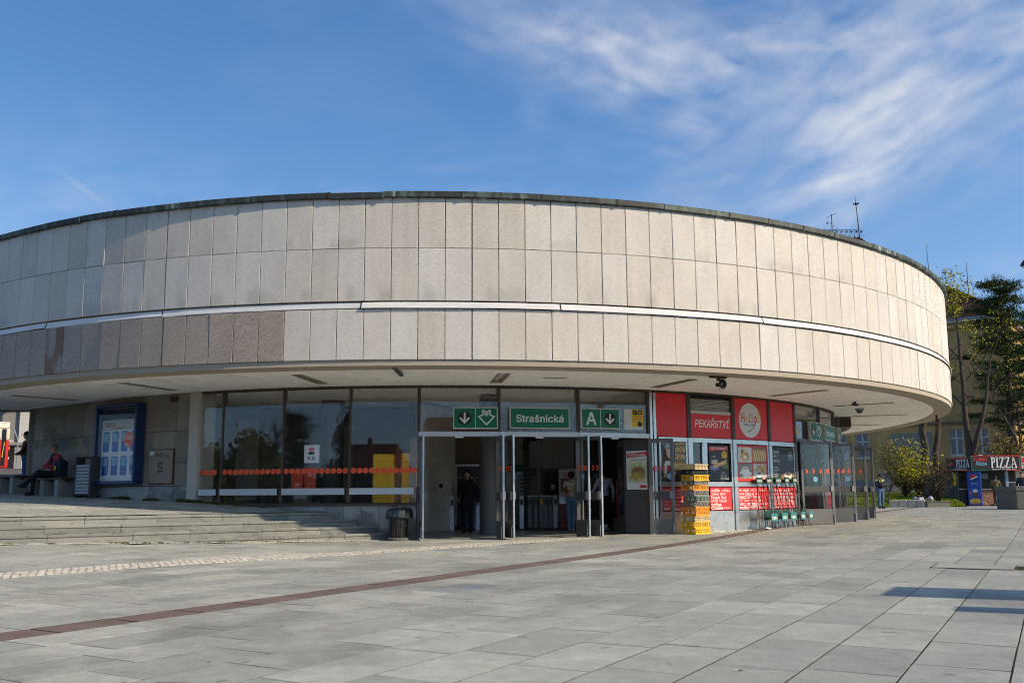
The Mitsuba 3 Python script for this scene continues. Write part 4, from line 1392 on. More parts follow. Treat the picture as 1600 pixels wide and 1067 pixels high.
# ------------------------------------------------------------------ terrace and steps
TER = struct("terrace")
mb = MB()
LS = 15.0
es = [.26, 1.1, 2.1, 2.9, 6.4, 10.8, 13.6, 36]
ss = np.linspace(-3.0, 34, 38)
v, f = [], []
for e in es:
    for s in ss:
        x, y = S0 + SD * s + SN * e
        v.append((x, y, float(tz(x, y)) - .004))
n = len(ss)
f2_ = []
es_ = es
for i in range(len(es) - 1):
    for j in range(n - 1):
        a = i * n + j
        c = np.mean([v[a], v[a + n + 1]], axis=0)
        if np.hypot(c[0] - CX, c[1] - CY) < 13.3:
            continue
        if i >= 6:
            f2_ += [(a, a + n, a + n + 1), (a, a + n + 1, a + 1)]
            continue
        f += [(a, a + n, a + n + 1), (a, a + n + 1, a + 1)]
mb.raw(v, f, np.array([.4, .01]), world=True)
put(TER, mb, "joint")
part(TER, "asphalt_beyond", MB().raw(v, f2_, np.array([.3, .01]), world=True), "ground")
tl = MB()
cnt = 0
for i in range(0, 27):
    e0 = .28 + i * .5
    s = -2.6 - sr.random()
    while s < 20:
        L = .9
        c = S0 + SD * (s + L / 2) + SN * (e0 + .25)
        if np.hypot(c[0] - CX, c[1] - CY) > 13.9 and c[1] > 0 and -240 < 800 + FPX * c[0] / c[1] < 700:
            cnt += 1
            pts = []
            tone = float(np.clip(.35 + .2 * sr.standard_normal(), .02, .9))
            for (g, dz) in ((.004, -.02), (.004, -.004), (.009, 0)):
                for (a, b) in ((s + g, e0 + g), (s + L - g, e0 + g), (s + L - g, e0 + .5 - g), (s + g, e0 + .5 - g)):
                    q = S0 + SD * a + SN * b
                    pts.append((q[0], q[1], float(tz(*q)) + .004 + dz))
            ff = [(8, 10, 9), (8, 11, 10)]
            for k in range(4):
                m = (k + 1) % 4
                ff += [(k, 4 + m, m), (k, 4 + k, 4 + m), (4 + k, 8 + m, 4 + m), (4 + k, 8 + k, 8 + m)]
            m_ = MB().raw(pts, ff, np.array([tone, .01]), world=True)
            part(TER, "paving_slab", m_, "slab")
        s += L
STP = struct("steps")
core = MB()
for i in range(NST):
    z1 = .63 - RISE * i
    e0, e1 = -TREAD * i, -TREAD * i + TREAD
    s = -.55
    fr = Frame((S0[0], S0[1], 0), (-SD[0], -SD[1], 0), (-SN[0], -SN[1], 0))      # s to the right, d down the flight
    # joints of the stones
    s = -.5 + .42 * i * 0
    right = .45 * i
    x = right
    while x > -14:
        L = sr.choice([1.1, 1.35, 1.5])
        dz = .0025 * sr.standard_normal()
        dd = .006 * sr.standard_normal()
        m_ = MB(fr)
        m_.box(x - L + .0015, x - .0015, -e1 - .02, -e0 + dd, z1 - RISE - .05, z1 - .055 + dz, .006, uv=np.array([float(sr.random()), .01]))
        t = float(sr.random())
        m_.box(x - L + .0015, x - .0015, -e1 - .02, -e0 + .022 + dd, z1 - .052 + dz, z1 + dz, .008, uv=np.array([t, .01]))
        part(STP, "step_stone", m_, "step")
        x -= L
STP_F = fr

# weeds in the joints
def tuft(mb, x, y, z, r, n, h, rs):
    for _ in range(n):
        a, q = rs.random() * 6.283, r * math.sqrt(rs.random())
        c = np.array([x + q * math.cos(a), y + q * math.sin(a), z])
        b, l = rs.random() * 6.283, h * (.5 + .8 * rs.random())
        lean = np.array([math.cos(b), math.sin(b), 0]) * l * (.3 + .7 * rs.random())
        side = np.array([-math.sin(b), math.cos(b), 0]) * .006
        mb.raw([c - side, c + side, c + lean * .5 + side * .8 + (0, 0, l * .6), c + lean * .5 - side * .8 + (0, 0, l * .6), c + lean + (0, 0, l * .8)], [(0, 1, 2), (0, 2, 3), (3, 2, 4)], np.array([rs.random(), .01]), world=True)


wr2 = np.random.default_rng(44)
mb = MB()
for i in range(46):
    s = -9.5 + 7.8 * wr2.random() ** .8
    if s > -1.9 and wr2.random() < .8:
        continue
    p = STP_F.P(s, TREAD * 3 + .03, 0)
    tuft(mb, p[0], p[1], float(gz(p[0], p[1])) + .005, .10, 26, .035, wr2)
for i in range(14):
    p = STP_F.P(-8 + 6 * wr2.random(), TREAD * wr2.choice([1, 2]) + .02, .63 - RISE * 2)
    tuft(mb, p[0], p[1], p[2] if wr2.random() < .5 else p[2], .05, 10, .03, wr2)
k = own("weeds", "short green weeds growing along the foot of the steps", "weeds", mb, "weed")
labels[k]["kind"] = "stuff"
mb = MB()
for t, n in ((-33.5, 5), (-32.5, 8), (-31.4, 8), (-28.3, 6), (-27.2, 7), (-23.8, 9), (-22.6, 9), (-21.4, 7), (-20.2, 6), (-18.9, 5), (-17, 3)):
    for _ in range(n):
        p = pol(t + .6 * (wr2.random() - .5), 14.2 + .12 * wr2.random(), 0)
        tuft(mb, p[0], p[1], float(tz(p[0], p[1])), .09, 26, .09 if n > 6 else .06, wr2)
k = own("wall_weeds", "grass tufts growing at the foot of the stone wall under the poster case", "weeds", mb, "weed")
labels[k]["kind"] = "stuff"
# loose small things on the paving
p = onz(1150, 1047, .01)
mb = MB(Frame((p[0], p[1], float(gz(p[0], p[1])) + .012), (.9, -.35, 0)))
k = thing("cigarette_butt", "small cigarette butt lying on the paving in the foreground", "cigarette butt")
part(k, "paper", mb.tube([(-.012, 0, 0), (.014, 0, 0)], .0038, 8), "white")
part(k, "filter", MB(mb.fr).tube([(.0142, 0, 0), (.034, 0, .001)], .0039, 8), "wood_board")
p = onz(1203, 827, .09)
own("crumpled_paper", "crumpled white paper lying before the newspaper racks", "litter", MB(Frame((p[0], p[1], .115), (1, 0, 0))).raw(*(lambda h: (h.vertices, h.faces))(trimesh.convex.convex_hull(np.random.default_rng(2).normal(size=(14, 3)) * (.06, .04, .015)))), "paper")

# ------------------------------------------------------------------ things along the left wall
def wall_frame(t, r=14.1, z=0.0):
    fr = Frame(pol(t, r, z), pol(t + 90, 1, 0) - pol(t - 90, 1, 0))
    fr.n = pol(t, 1, 0) - pol(t, 0, 0)
    return fr


flat("poster_blue", (0.01, 0.10, 0.42), .4)
# poster case
ta, tb = -36.8, -29.6
fr, L = facet(ta, tb, 14.2)
z0, z1 = 1.33, 3.38
k = thing("poster_case", "tall blue framed glass poster case on the stone wall", "poster case")
fw = .085
part(k, "frame", MB(fr).box(0, fw, -.06, .20, z0, z1, .01).box(L - fw, L, -.06, .20, z0, z1, .01).box(fw, L - fw, -.06, .20, z0, z0 + fw, .01).box(fw, L - fw, -.06, .20, z1 - fw, z1, .01), "blue_frame")
part(k, "back", MB(fr).box(fw, L - fw, -.05, .02, z0 + fw, z1 - fw), "cream")
part(k, "pane", MB(fr).sheet(fw, L - fw, .16, z0 + fw, z1 - fw), "clear_pane")
w, h, x0, y0 = L - 2 * fw, z1 - z0 - 2 * fw, fw, z0 + fw
pk = part(k, "poster", MB(fr).box(x0 + .01, x0 + w - .01, .021, .024, y0 + .01, y0 + h - .01), "white", label="poster of white tram doors with blue windows")


def onposter(pts_or_poly, m, name, d):
    part(k, name, MB(fr).poly(pts_or_poly, d, d + .0015), m)


onposter(sbox(x0 + .01, y0 + h * .82, x0 + w - .01, y0 + h - .01), "cloth_navy", "poster_sky", .0245)
onposter(sbox(x0 + .01, y0 + h * .70, x0 + w - .01, y0 + h * .84), "render_white", "poster_roof", .0247)
for q in range(4):
    cx_ = x0 + w * (.13 + .245 * q)
    for (a, b) in ((.08, .34), (.40, .68)):
        onposter(affinity.translate(rounded(w * .17, h * (b - a), .05), cx_, y0 + h * (a + b) / 2), "poster_blue", "poster_window", .0265)
        onposter(affinity.translate(rounded(w * .13, h * (b - a) * .42, .04), cx_ - .01, y0 + h * (a + b) / 2 + h * (b - a) * .22), "lightblue", "poster_glint", .0282)
onposter(affinity.translate(Point(0, 0).buffer(.20, 20), x0 + w * .73, y0 + h * .56), "dot_red", "poster_disc", .03)
part(k, "poster_words", merge([text(fr, (x0 + w * .10, y0 + h * .785), "Nově", .15, .0265, True, center=False, width=.42), text(fr, (x0 + w * .28, y0 + h * .725), "k internetu", .06, .0265, True, center=False, width=.5)]), "wood_board")
part(k, "disc_words", merge([text(fr, (x0 + w * .72, y0 + h * .585), "1 Gb/s", .10, .032, True, width=.32), text(fr, (x0 + w * .70, y0 + h * .49), "299,-", .08, .032, True, width=.22)]), "white")
onposter(affinity.translate(Point(0, 0).buffer(.07, 16).difference(Point(0, 0).buffer(.04, 16)), x0 + w * .84, y0 + h * .10), "white", "poster_ring", .032)

flat("hatch", (.27, .205, .155), WEAR)
# service hatch with graffiti
fr, L = facet(-28.75, -25.4, 14.13)
k = thing("wall_hatch", "beige metal service hatch with scrawls and a dark S on the stone wall", "hatch")
part(k, "door", MB(fr).box(0, L, -.03, .02, 1.34, 2.17, .006), "hatch")
part(k, "frame", MB(fr).box(-.02, L + .02, -.03, .008, 1.32, 2.19), "rust")
part(k, "letter", text(fr, (L * .5, 1.74), "S", .25, .02, True, width=.17), "black_print")
scr = shapely.LineString([(.25, 2.02), (.28, 2.10), (.30, 2.0), (.36, 2.08), (.40, 1.98), (.45, 2.1), (.47, 2.0), (.55, 2.06), (.60, 1.96), (.66, 2.04), (.69, 1.92)]).buffer(.008)
part(k, "scrawl", MB(fr).poly(scr, .02, .0215), "black_print")
part(k, "sticker", MB(fr).box(.03, .17, .02, .0215, 2.05, 2.14), "paper")
part(k, "lock", MB(fr).tube([(L - .08, .02, 1.75), (L - .08, .03, 1.75)], .015, 10), "darkgrey")
# small broken fixture under the soffit
fr = wall_frame(-25.6, 14.1)
own("cable_box", "small rusty cable box under the soffit above the service hatch", "box", MB(fr).box(-.09, .12, .0, .09, 3.36, 3.47, .01).tube([(-.15, .03, 3.50), (-.09, .04, 3.42)], .012), "rust")

flat("slat_grey", (.34, .37, .40), .45)
# slatted litter bin
p = at(142, 772, 23.9)
fr = facing(p[0], p[1] - .3, float(tz(p[0], p[1] - .3)), -14)
k = thing("litter_bin", "grey slatted litter bin with a dark hood beside the bench", "litter bin")
part(k, "post", MB(fr).box(-.24, -.20, -.16, .16, 0, 1.06, .008).box(.20, .24, -.16, .16, 0, 1.06, .008), "darkgrey")
part(k, "liner", MB(fr).box(-.19, .19, -.13, .13, .06, .82, .01), "dark")
part(k, "hood", MB(fr).box(-.24, .24, -.18, .18, 1.02, 1.07, .01), "darkgrey")
for q in range(9):
    z = .10 + q * .085
    part(k, "slat", MB(fr).box(-.197, .197, .135, .158, z, z + .07, .006), "slat_grey")

# benches
def bench(x, y, deg, L, label, sup):
    fr = facing(x, y, float(tz(x, y)), deg)
    k = thing("bench", label, "bench", None)
    for q in range(4):
        part(k, "seat_plank", MB(fr).box(-L / 2, L / 2, -.25 + q * .13, -.25 + q * .13 + .115, .42, .475, .008), "wood_brown")
    for s in sup:
        part(k, "support", MB(fr).box(s - .09, s + .09, -.22, .24, -.1, .42, .015), "concrete")
    part(k, "beam", MB(fr).box(-L / 2 + .1, L / 2 - .1, -.06, .06, .36, .418), "darkgrey")
    return fr


p = wl.P(float((onplane(82, 745, wl.P(0, .45, 0), wl.n) - wl.o) @ wl.a), .42, 0)
WD = math.degrees(math.atan2(wl.a[1], wl.a[0]))
BENCH = bench(p[0], p[1], WD, 1.75, "right concrete and plank bench against the wall, with the woman in red sitting on it", (-.70, -.15, .60))
p2 = p - wl.a * 2.35 + wl.n * .1
bench(p2[0], p2[1], WD, 1.9, "left plank bench before the standing man, cut by the picture's edge", (-.75, 0, .75))

# bag bin beside the entrance
p = pol(-1.0, 14.55, 0)
fr = facing(p[0], p[1], float(gz(p[0], p[1])), 0)
k = thing("bag_bin", "round wire litter bin lined with a black plastic bag beside the entrance", "litter bin")
wire = MB(fr)
for q in range(16):
    a = q * 2 * math.pi / 16
    wire.tube([(.20 * math.cos(a), .20 * math.sin(a), .03), (.235 * math.cos(a), .235 * math.sin(a), .62)], .006, 5)
for z in (.05, .33, .62):
    r = .20 + .035 * (z - .03) / .59
    wire.tube([(r * math.cos(a), r * math.sin(a), z) for a in np.linspace(0, 2 * math.pi, 25)], .008, 5, cap=False)
part(k, "basket", wire, "dark")
part(k, "base", MB(fr).lathe([(0, 0), (.27, 0), (.27, .05), (.24, .07), (0, .07)], 20), "concrete_dark")
nz = 26
a = np.linspace(0, 2 * math.pi, 49)[:-1]
v = []
for i in range(nz):
    q = i / (nz - 1)
    if q < .78:
        z, r = .08 + .62 * q / .78, .17 + .05 * q / .78
    else:
        e = (q - .78) / .22
        z, r = .70 - .20 * e ** 1.4 + .05 * math.sin(e * 3), .225 + .065 * math.sin(e * 1.7)
    rr = r * (1 + .10 * (meshkit.noise(np.stack([np.cos(a) * 3, np.sin(a) * 3, a * 0 + z * 3 + 5], -1)) - .5) + (.18 if q > .78 else .10) * (meshkit.noise(np.stack([np.cos(a) * 9, np.sin(a) * 9, a * 0 + z * 2], -1)) - .5))
    zz = z + (.09 * (meshkit.noise(np.stack([np.cos(a) * 2.4, np.sin(a) * 2.4, a * 0 + 1], -1)) - .5) if q > .7 else 0)
    v.append(np.stack([rr * np.cos(a), rr * np.sin(a), zz + a * 0], -1))
v = np.vstack(v)
f = [(i * 48 + j, i * 48 + (j + 1) % 48, i * 48 + 48 + (j + 1) % 48) for i in range(nz - 1) for j in range(48)] + [(i * 48 + j, i * 48 + 48 + (j + 1) % 48, i * 48 + 48 + j) for i in range(nz - 1) for j in range(48)]
part(k, "bag", MB(fr).raw(v, f), "bag_film", 50)

# ------------------------------------------------------------------ crates before the bakery
def crate_mesh(w, d, h, cols, rows):
    """bread crate: walls pierced by slots, open top, grid floor"""
    mb = MB()
    t = .012
    parts = []
    mb.box(-w / 2, w / 2, -d / 2, d / 2, 0, .008)
    for (L, fn) in ((w, lambda s0, s1, z0, z1: mb.box(s0, s1, -d / 2, -d / 2 + t, z0, z1)), (w, lambda s0, s1, z0, z1: mb.box(s0, s1, d / 2 - t, d / 2, z0, z1)), (d - 2 * t, lambda s0, s1, z0, z1: mb.box(-w / 2, -w / 2 + t, s0, s1, z0, z1)), (d - 2 * t, lambda s0, s1, z0, z1: mb.box(w / 2 - t, w / 2, s0, s1, z0, z1))):
        band = h * .24
        fn(-L / 2, L / 2, .008, band)
        fn(-L / 2, L / 2, h - band, h)
        n = cols if L > .5 else max(3, cols * 2 // 3)
        zs = np.linspace(band, h - band, rows + 1)
        for r in range(rows):
            if r:
                fn(-L / 2, L / 2, zs[r] - .006, zs[r] + .006)
            cw = L / n
            for q in range(n + 1):
                bw = cw * (.28 if (q % 4) else .62)
                a, b = max(-L / 2, -L / 2 + q * cw - bw / 2), min(L / 2, -L / 2 + q * cw + bw / 2)
                fn(a, b, zs[r] + (.006 if r else 0), zs[r + 1] - (.006 if r < rows - 1 else 0))
    for (s0, s1, d0, d1) in ((-w / 2 - .012, w / 2 + .012, -d / 2 - .012, -d / 2), (-w / 2 - .012, w / 2 + .012, d / 2, d / 2 + .012), (-w / 2 - .012, -w / 2, -d / 2, d / 2), (w / 2, w / 2 + .012, -d / 2, d / 2)):
        mb.box(s0, s1, d0, d1, h - .022, h - .002)
        mb.box(s0, s1, d0, d1, .0, .014)
    return mb


flat("crate_cream", (.56, .44, .22), .5)
flat("crate_black", (.022, .022, .024), .5)
flat("crate_yellow", (.68, .40, .012), .45)
flat("crate_grey", (.20, .20, .19), .5)
flat("crate_orange", (.70, .27, .012), .45)
flat("crate_greygreen", (.16, .20, .155), .5)
flat("crate_brown", (.22, .175, .135), .5)
flat("crate_bright", (.76, .47, .012), .45)
p = onz(1088, 829, .06)
pc = np.array([p[0], p[1]]) * (22.15 / p[1])
CR_W, CR_D = .58, .38
z = float(gz(pc[0], pc[1])) + .006
order = [("bright", .135, "bright yellow crate at the very bottom of the crate stack"), ("yellow", .135, "deep yellow crate, second from the bottom of the stack"), ("cream", .12, "cream crate between yellow and orange crates low in the stack"), ("orange", .20, "deep orange crate, the tallest of the stack"), ("brown", .10, "brownish shallow crate on the tall orange crate"), ("greygreen", .135, "grey green crate in the middle of the stack"), ("grey", .12, "mid grey crate just under the orange crate"), ("orange", .12, "shallow orange crate under the dark grey one"), ("brown", .09, "dark dusty shallow crate under the yellow crate"), ("yellow", .13, "yellow crate third from the top of the stack"), ("black", .115, "black crate second from the top of the stack"), ("cream", .12, "cream crate on top of the stack")]
for i, (c, h, lab) in enumerate(order):
    fr = facing(pc[0] + .012 * sr.standard_normal(), pc[1] + .01 * sr.standard_normal(), z, 43 + 2.2 * sr.standard_normal())
    h *= 1.08
    src = crate_mesh(CR_W, CR_D, h, 9, 2 if h < .18 else 4)
    v, f, t = src.mesh()
    own("bread_crate", lab, "crate", MB(fr).raw(v, f), "crate_" + c, group="bread crates stacked before the bakery")
    z += h + .002

# ------------------------------------------------------------------ newspaper racks
def rack(fr, label, sc=1.0):
    k = thing("newspaper_rack", label, "newspaper rack", "newspaper racks leaning before the bakery")
    w, lean = .27, .26
    for s in (-w / 2, w / 2):
        part(k, "upright", MB(fr).tube([(s, .34, .0), (s, .02, 1.20)], .010, 6), "black")
        part(k, "leg", MB(fr).tube([(s, .06, .0), (s, .03, 1.15)], .009, 6), "black")
    part(k, "header", MB(fr).box(-w / 2 - .012, w / 2 + .012, -.005, .025, 1.17, 1.33, .004), "green_rack")
    part(k, "header_word", text(fr, (0, 1.25), "metro", .085, .025, True, width=.22), "offwhite")
    for i, z in enumerate((.30, .52, .74, .96)):
        y = .34 - .32 * z / 1.2
        part(k, "wire_shelf", MB(fr).tube([(-w / 2, y, z), (-w / 2, y + .06, z - .02), (w / 2, y + .06, z - .02), (w / 2, y, z)], .006, 5).tube([(0, y, z), (0, y + .06, z - .02)], .006, 5), "black")
    part(k, "tray", MB(fr).box(-w / 2 - .01, w / 2 + .01, .22, .42, .24, .255).box(-w / 2 - .01, w / 2 + .01, .22, .235, .255, .46), "green_rack")
    part(k, "tray_front", MB(fr).box(-w / 2 - .012, w / 2 + .012, .42, .435, .20, .40, .004), "teal")
    part(k, "tray_word", text(fr, (0, .29), "metro", .085, .435, True, width=.21), "paper")


fr3, L3 = fac[2]
names = ["leftmost newspaper rack with a dark tray front before the four-picture poster", "second newspaper rack from the left before the word strip", "middle newspaper rack of the five before the bakery", "fourth newspaper rack from the left, before the black coffee poster", "rightmost newspaper rack beside the right-hand entrance"]
for i in range(5):
    t = 38.3 + 1.74 * i
    p = pol(t, 14.19, 0)
    rack(facing(p[0], p[1], float(gz(p[0], p[1])) + .005, t + 4 + 3 * sr.standard_normal()), names[i])

# ------------------------------------------------------------------ inside the hall, seen through the glass and the open doors
hall = struct("hall_floor")
put(hall, ring([(0.0, 0.0), (14.0, 0.0), (14.0, 0.03), (0.0, 0.03)], -180, 180, 90), "hall_floor")


def tiles(fr, L, z0, z1, tw, th_, m="tile", name="wall_tile", back="darkgrey", rs=np.random.default_rng(8)):
    w = part(ST, "inner_wall", MB(fr).box(0, L, -.15, -.012, z0, z1), back)
    n, k = max(1, int(round(L / tw))), max(1, int(round((z1 - z0) / th_)))
    for i in range(n):
        for j in range(k):
            a, b, c, e = L * i / n, L * (i + 1) / n, z0 + (z1 - z0) * j / k, z0 + (z1 - z0) * (j + 1) / k
            part(w, name, MB(fr).box(a + .003, b - .003, -.012, 0, c + .003, e - .003, uv=np.array([float(rs.random()), .01])), m)
    return w


def fr_between(a, b):
    return Frame((a[0], a[1], 0), (b[0] - a[0], b[1] - a[1], 0)), float(np.hypot(b[0] - a[0], b[1] - a[1]))


def gp(x, d):
    q = at(x, 775, d)
    return np.array([q[0], q[1]])


# left tiled wall of the hall, then the recess with the drinks cabinet
fr, L = fr_between(gp(655, 24.5), gp(711, 26.2))
tiles(fr, L, .03, 3.5, .52, .58)
fr, L = fr_between(gp(711, 26.2), gp(706, 30))
part(ST, "inner_wall", MB(fr).box(0, L, -.1, 0, .03, 3.5), "tile")
fr, L = fr_between(gp(700, 27.6), gp(768, 27.6))
part(ST, "wood_panel", MB(fr).box(0, L, -.1, 0, 1.98, 3.5), "wood_board")
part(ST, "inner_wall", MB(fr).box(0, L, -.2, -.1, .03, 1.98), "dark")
k = thing("drinks_cabinet", "tall glazed drinks cabinet behind the woman in black", "cabinet")
fr2 = facing(*gp(733, 27.2), .03, 0)
part(k, "body", MB(fr2).box(-.42, .42, -.3, .1, 0, 1.92, .01), "darkgrey")
part(k, "frame", MB(fr2).box(-.42, -.36, .1, .12, .1, 1.9).box(.36, .42, .1, .12, .1, 1.9).box(-.36, .36, .1, .12, 1.84, 1.9), "aluminium")
for q in range(5):
    part(k, "shelf", MB(fr2).box(-.36, .36, .1, .112, .3 + .3 * q, .32 + .3 * q), "grey")
# back walls
fr, L = fr_between(gp(768, 30.5), gp(900, 30.5))
tiles(fr, L, .03, 3.5, .62, .58)
fr, L = fr_between(gp(560, 31.5), gp(770, 30.6))
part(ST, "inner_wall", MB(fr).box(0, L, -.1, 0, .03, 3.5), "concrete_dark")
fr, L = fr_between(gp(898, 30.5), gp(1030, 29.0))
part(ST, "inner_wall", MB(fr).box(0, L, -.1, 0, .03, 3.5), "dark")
part(ST, "dark_post", MB(facing(*gp(823, 27.5), .03)).box(-.09, .09, -.09, .09, 0, 3.48), "dark")
# high windows at the back of the hall, through which the trees behind show
for (xa, xb, d) in ((667, 701, 29.0), (725, 748, 29.4)):
    pass
# column
p = gp(764, 23.2)
part(ST, "column", MB(facing(p[0], p[1], .03)).lathe([(.24, 0), (.24, 3.52)], 28), "column", 40)
p = gp(518, 24.4)
part(ST, "column", MB(facing(p[0], p[1], .03)).lathe([(.30, 0), (.30, 3.52)], 28), "column", 40)
# bank room behind the dotted windows
fr, L = fr_between(gp(318, 25.5), gp(645, 26.0))
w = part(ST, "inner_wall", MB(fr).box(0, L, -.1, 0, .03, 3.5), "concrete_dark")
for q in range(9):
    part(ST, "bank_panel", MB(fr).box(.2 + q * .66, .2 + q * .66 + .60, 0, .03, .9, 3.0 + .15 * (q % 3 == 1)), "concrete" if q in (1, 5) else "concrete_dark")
fr, L = fr_between(gp(300, 22.3), gp(318, 25.6))
part(ST, "inner_wall", MB(fr).box(0, L, -.1, 0, .03, 3.5), "tile")
fr, L = fr_between(gp(650.5, 21.35), gp(652, 26.0))
part(ST, "brick_wall", MB(fr).box(0, L, -.16, 0, .03, 2.35), "render_brown")
for (x, wd, z1, lab) in ((598.5, .50, 1.95, "left yellow cash machine behind the dotted window"), (641, .42, 1.97, "right yellow cash machine beside the entrance, behind the glass")):
    p = gp(x, 21.5)
    f2 = facing(p[0], p[1], .03, 3)
    k = thing("cash_machine", lab, "cash machine")
    part(k, "body", MB(f2).box(-wd / 2, wd / 2, -.35, 0, .25, z1, .02), "machine_yellow")
    part(k, "bolt", MB(f2).tube([(0, 0, 1.5), (0, .02, 1.5)], .02, 8), "offwhite")
    part(k, "bolt", MB(f2).tube([(wd * .36, 0, 1.9), (wd * .36, .02, 1.9)], .012, 8), "darkgrey")
    part(k, "slot", MB(f2).box(-wd * .4, wd * .4, 0, .006, 1.78, 1.785), "wood_board")
    part(k, "foot_seam", MB(f2).box(-wd / 2 + .01, wd / 2 - .01, 0, .004, .92, .93), "wood_board")
p = gp(620, 21.9)
own("umbrella", "folded grey umbrella leaning between the two yellow machines", "umbrella", MB(facing(p[0], p[1], .03)).tube([(-.05, 0, .75), (.0, 0, 1.1), (.05, 0, 1.42)], [.012, .035, .012], 8).tube([(.05, 0, 1.42), (.06, 0, 1.5), (.09, 0, 1.53), (.12, 0, 1.49)], .012, 6), "bluesteel", smooth=40)
for (x, wd, z1, lab) in ((463, .30, 1.58, "left red information stand behind the dotted windows"), (484, .30, 1.68, "right red information stand under the white KB sign")):
    p = gp(x, 22.9)
    f2 = facing(p[0], p[1], .03, -4)
    k = thing("information_stand", lab, "stand")
    part(k, "board", MB(f2).box(-wd / 2, wd / 2, -.03, 0, 1.10, z1, .008), "dot_red")
    part(k, "post", MB(f2).box(-.03, .03, -.06, -.03, .02, z1 - .1), "darkgrey")
    part(k, "foot", MB(f2).box(-.2, .2, -.18, .15, 0, .02), "darkgrey")

# ticket gates
GATE_LAB = ["ticket gate post behind the woman in black, left one", "ticket gate post behind the woman in black, right one", "ticket gate post at the left end of the barrier row", "second ticket gate post of the barrier row", "third ticket gate post of the barrier row", "fourth ticket gate post of the barrier row", "fifth ticket gate post of the barrier row", "sixth ticket gate post of the barrier row", "ticket gate post at the right end of the barrier row, next to the ticket machine"]
for i, (x, d) in enumerate(((706, 25.9), (746, 25.9), (815, 26.8), (828, 27.2), (837, 27.2), (846, 27.2), (853, 27.2), (861, 27.2), (868, 26.9))):
    p = gp(x, d)
    f2 = facing(p[0], p[1], .03, 6)
    k = thing("ticket_gate", GATE_LAB[i], "ticket gate", "ticket gates across the hall")
    part(k, "post", MB(f2).box(-.07, .07, -.4, 0, 0, .93, .012), "aluminium" if i in (0, 1, 2, 8) else "grey")
    part(k, "cap", MB(f2).box(-.075, .075, -.41, .01, .93, .97, .01), "white")
    part(k, "reader", MB(f2).box(-.04, .04, 0, .02, .70, .86, .006), "yellow" if i == 5 else "darkgrey")
# wicket desk with papers behind left part
k = thing("ticket_desk", "ticket desk with a green band and white notice behind the barrier row", "desk")
f2 = facing(*gp(806, 29.6), .03, 0)
part(k, "counter", MB(f2).box(-.35, .45, -.3, 0, 0, 1.0, .01), "offwhite")
part(k, "band", MB(f2).box(-.35, .45, 0, .01, 1.72, 1.98), "green_sign")
part(k, "strip", MB(f2).box(-.35, .45, 0, .02, 1.98, 2.02), "offwhite")
part(k, "glass", MB(f2).box(-.33, .43, -.02, 0, 1.0, 1.72), "glass_dark")
part(k, "notice", MB(f2).box(.0, .36, .0, .006, .98, 1.66), "paper")
for q in range(4):
    part(k, "notice_line", MB(f2).box(.14, .30, .006, .008, 1.1 + .12 * q, 1.15 + .12 * q), "green_sign")
k = thing("exit_sign", "small green exit sign with a white arrow at the back of the hall", "sign")
f2 = facing(*gp(829, 29.9), 0, 0)
part(k, "panel", MB(f2).box(-.19, .19, 0, .03, 1.66, 1.88, .004), "green_sign")
part(k, "disc", MB(f2).poly(affinity.translate(Point(0, 0).buffer(.075, 12), -.08, 1.77), .03, .033), "offwhite")
part(k, "arrow", MB(f2).poly(affinity.translate(affinity.rotate(arrow_down(.07), 90, origin=(0, 0)), .09, 1.77), .03, .033), "offwhite")
k = thing("ceiling_speaker", "dark hanging loudspeakers inside the hall behind the middle doorway", "loudspeaker")
f2 = facing(*gp(832, 27.0), 0, 20)
part(k, "box", MB(f2).box(-.14, .14, -.1, .1, 2.6, 2.95, .02), "black")
part(k, "box", MB(f2).box(-.28, -.10, -.1, .06, 2.35, 2.55, .02), "black")
part(k, "stem", MB(f2).tube([(0, 0, 2.95), (0, 0, 3.55)], .015), "black")
own("wall_camera", "small dark round fitting on the tiled wall left of the woman in black", "fitting", MB(Frame((*gp(688, 25.45), 0), gp(711, 26.2).tolist() + [0] - np.array([*gp(655, 24.5), 0]))).tube([(0, 0, 1.28), (0, .05, 1.28)], .06, 14), "black")
# ticket machines
k = thing("ticket_machine", "white and dark red ticket machine at the right end of the barrier row", "ticket machine")
p = gp(888, 26.5)
f2 = facing(p[0], p[1], .03, -6)
part(k, "lower_body", MB(f2).box(-.27, .27, -.35, 0, 0, .72, .01), "wine")
part(k, "upper_body", MB(f2).box(-.27, .27, -.35, 0, .94, 1.72, .01), "offwhite")
part(k, "middle_band", MB(f2).box(-.27, .27, -.35, .0, .72, .94, .004), "aluminium")
part(k, "display", MB(f2).box(-.22, .08, 0, .008, 1.05, 1.45), "wine")
part(k, "emblem", MB(f2).poly(affinity.translate(Point(0, 0).buffer(.07, 12).difference(Point(0, 0).buffer(.03, 12)), -.08, 1.58), 0, .006), "red_vinyl")
part(k, "strip", MB(f2).box(-.27, .27, 0, .006, .1, .13), "red_vinyl")
k = thing("dark_machine", "dark grey vending machine left of the ticket machine", "vending machine")
f2 = facing(*gp(862, 27.9), .03, 0)
part(k, "body", MB(f2).box(-.30, .36, -.3, 0, .85, 1.78, .01), "darkgrey")
part(k, "panel", MB(f2).box(-.22, .28, 0, .01, 1.0, 1.7), "black")
part(k, "sign", MB(f2).box(-.02, .1, .01, .014, 1.15, 1.3), "offwhite")

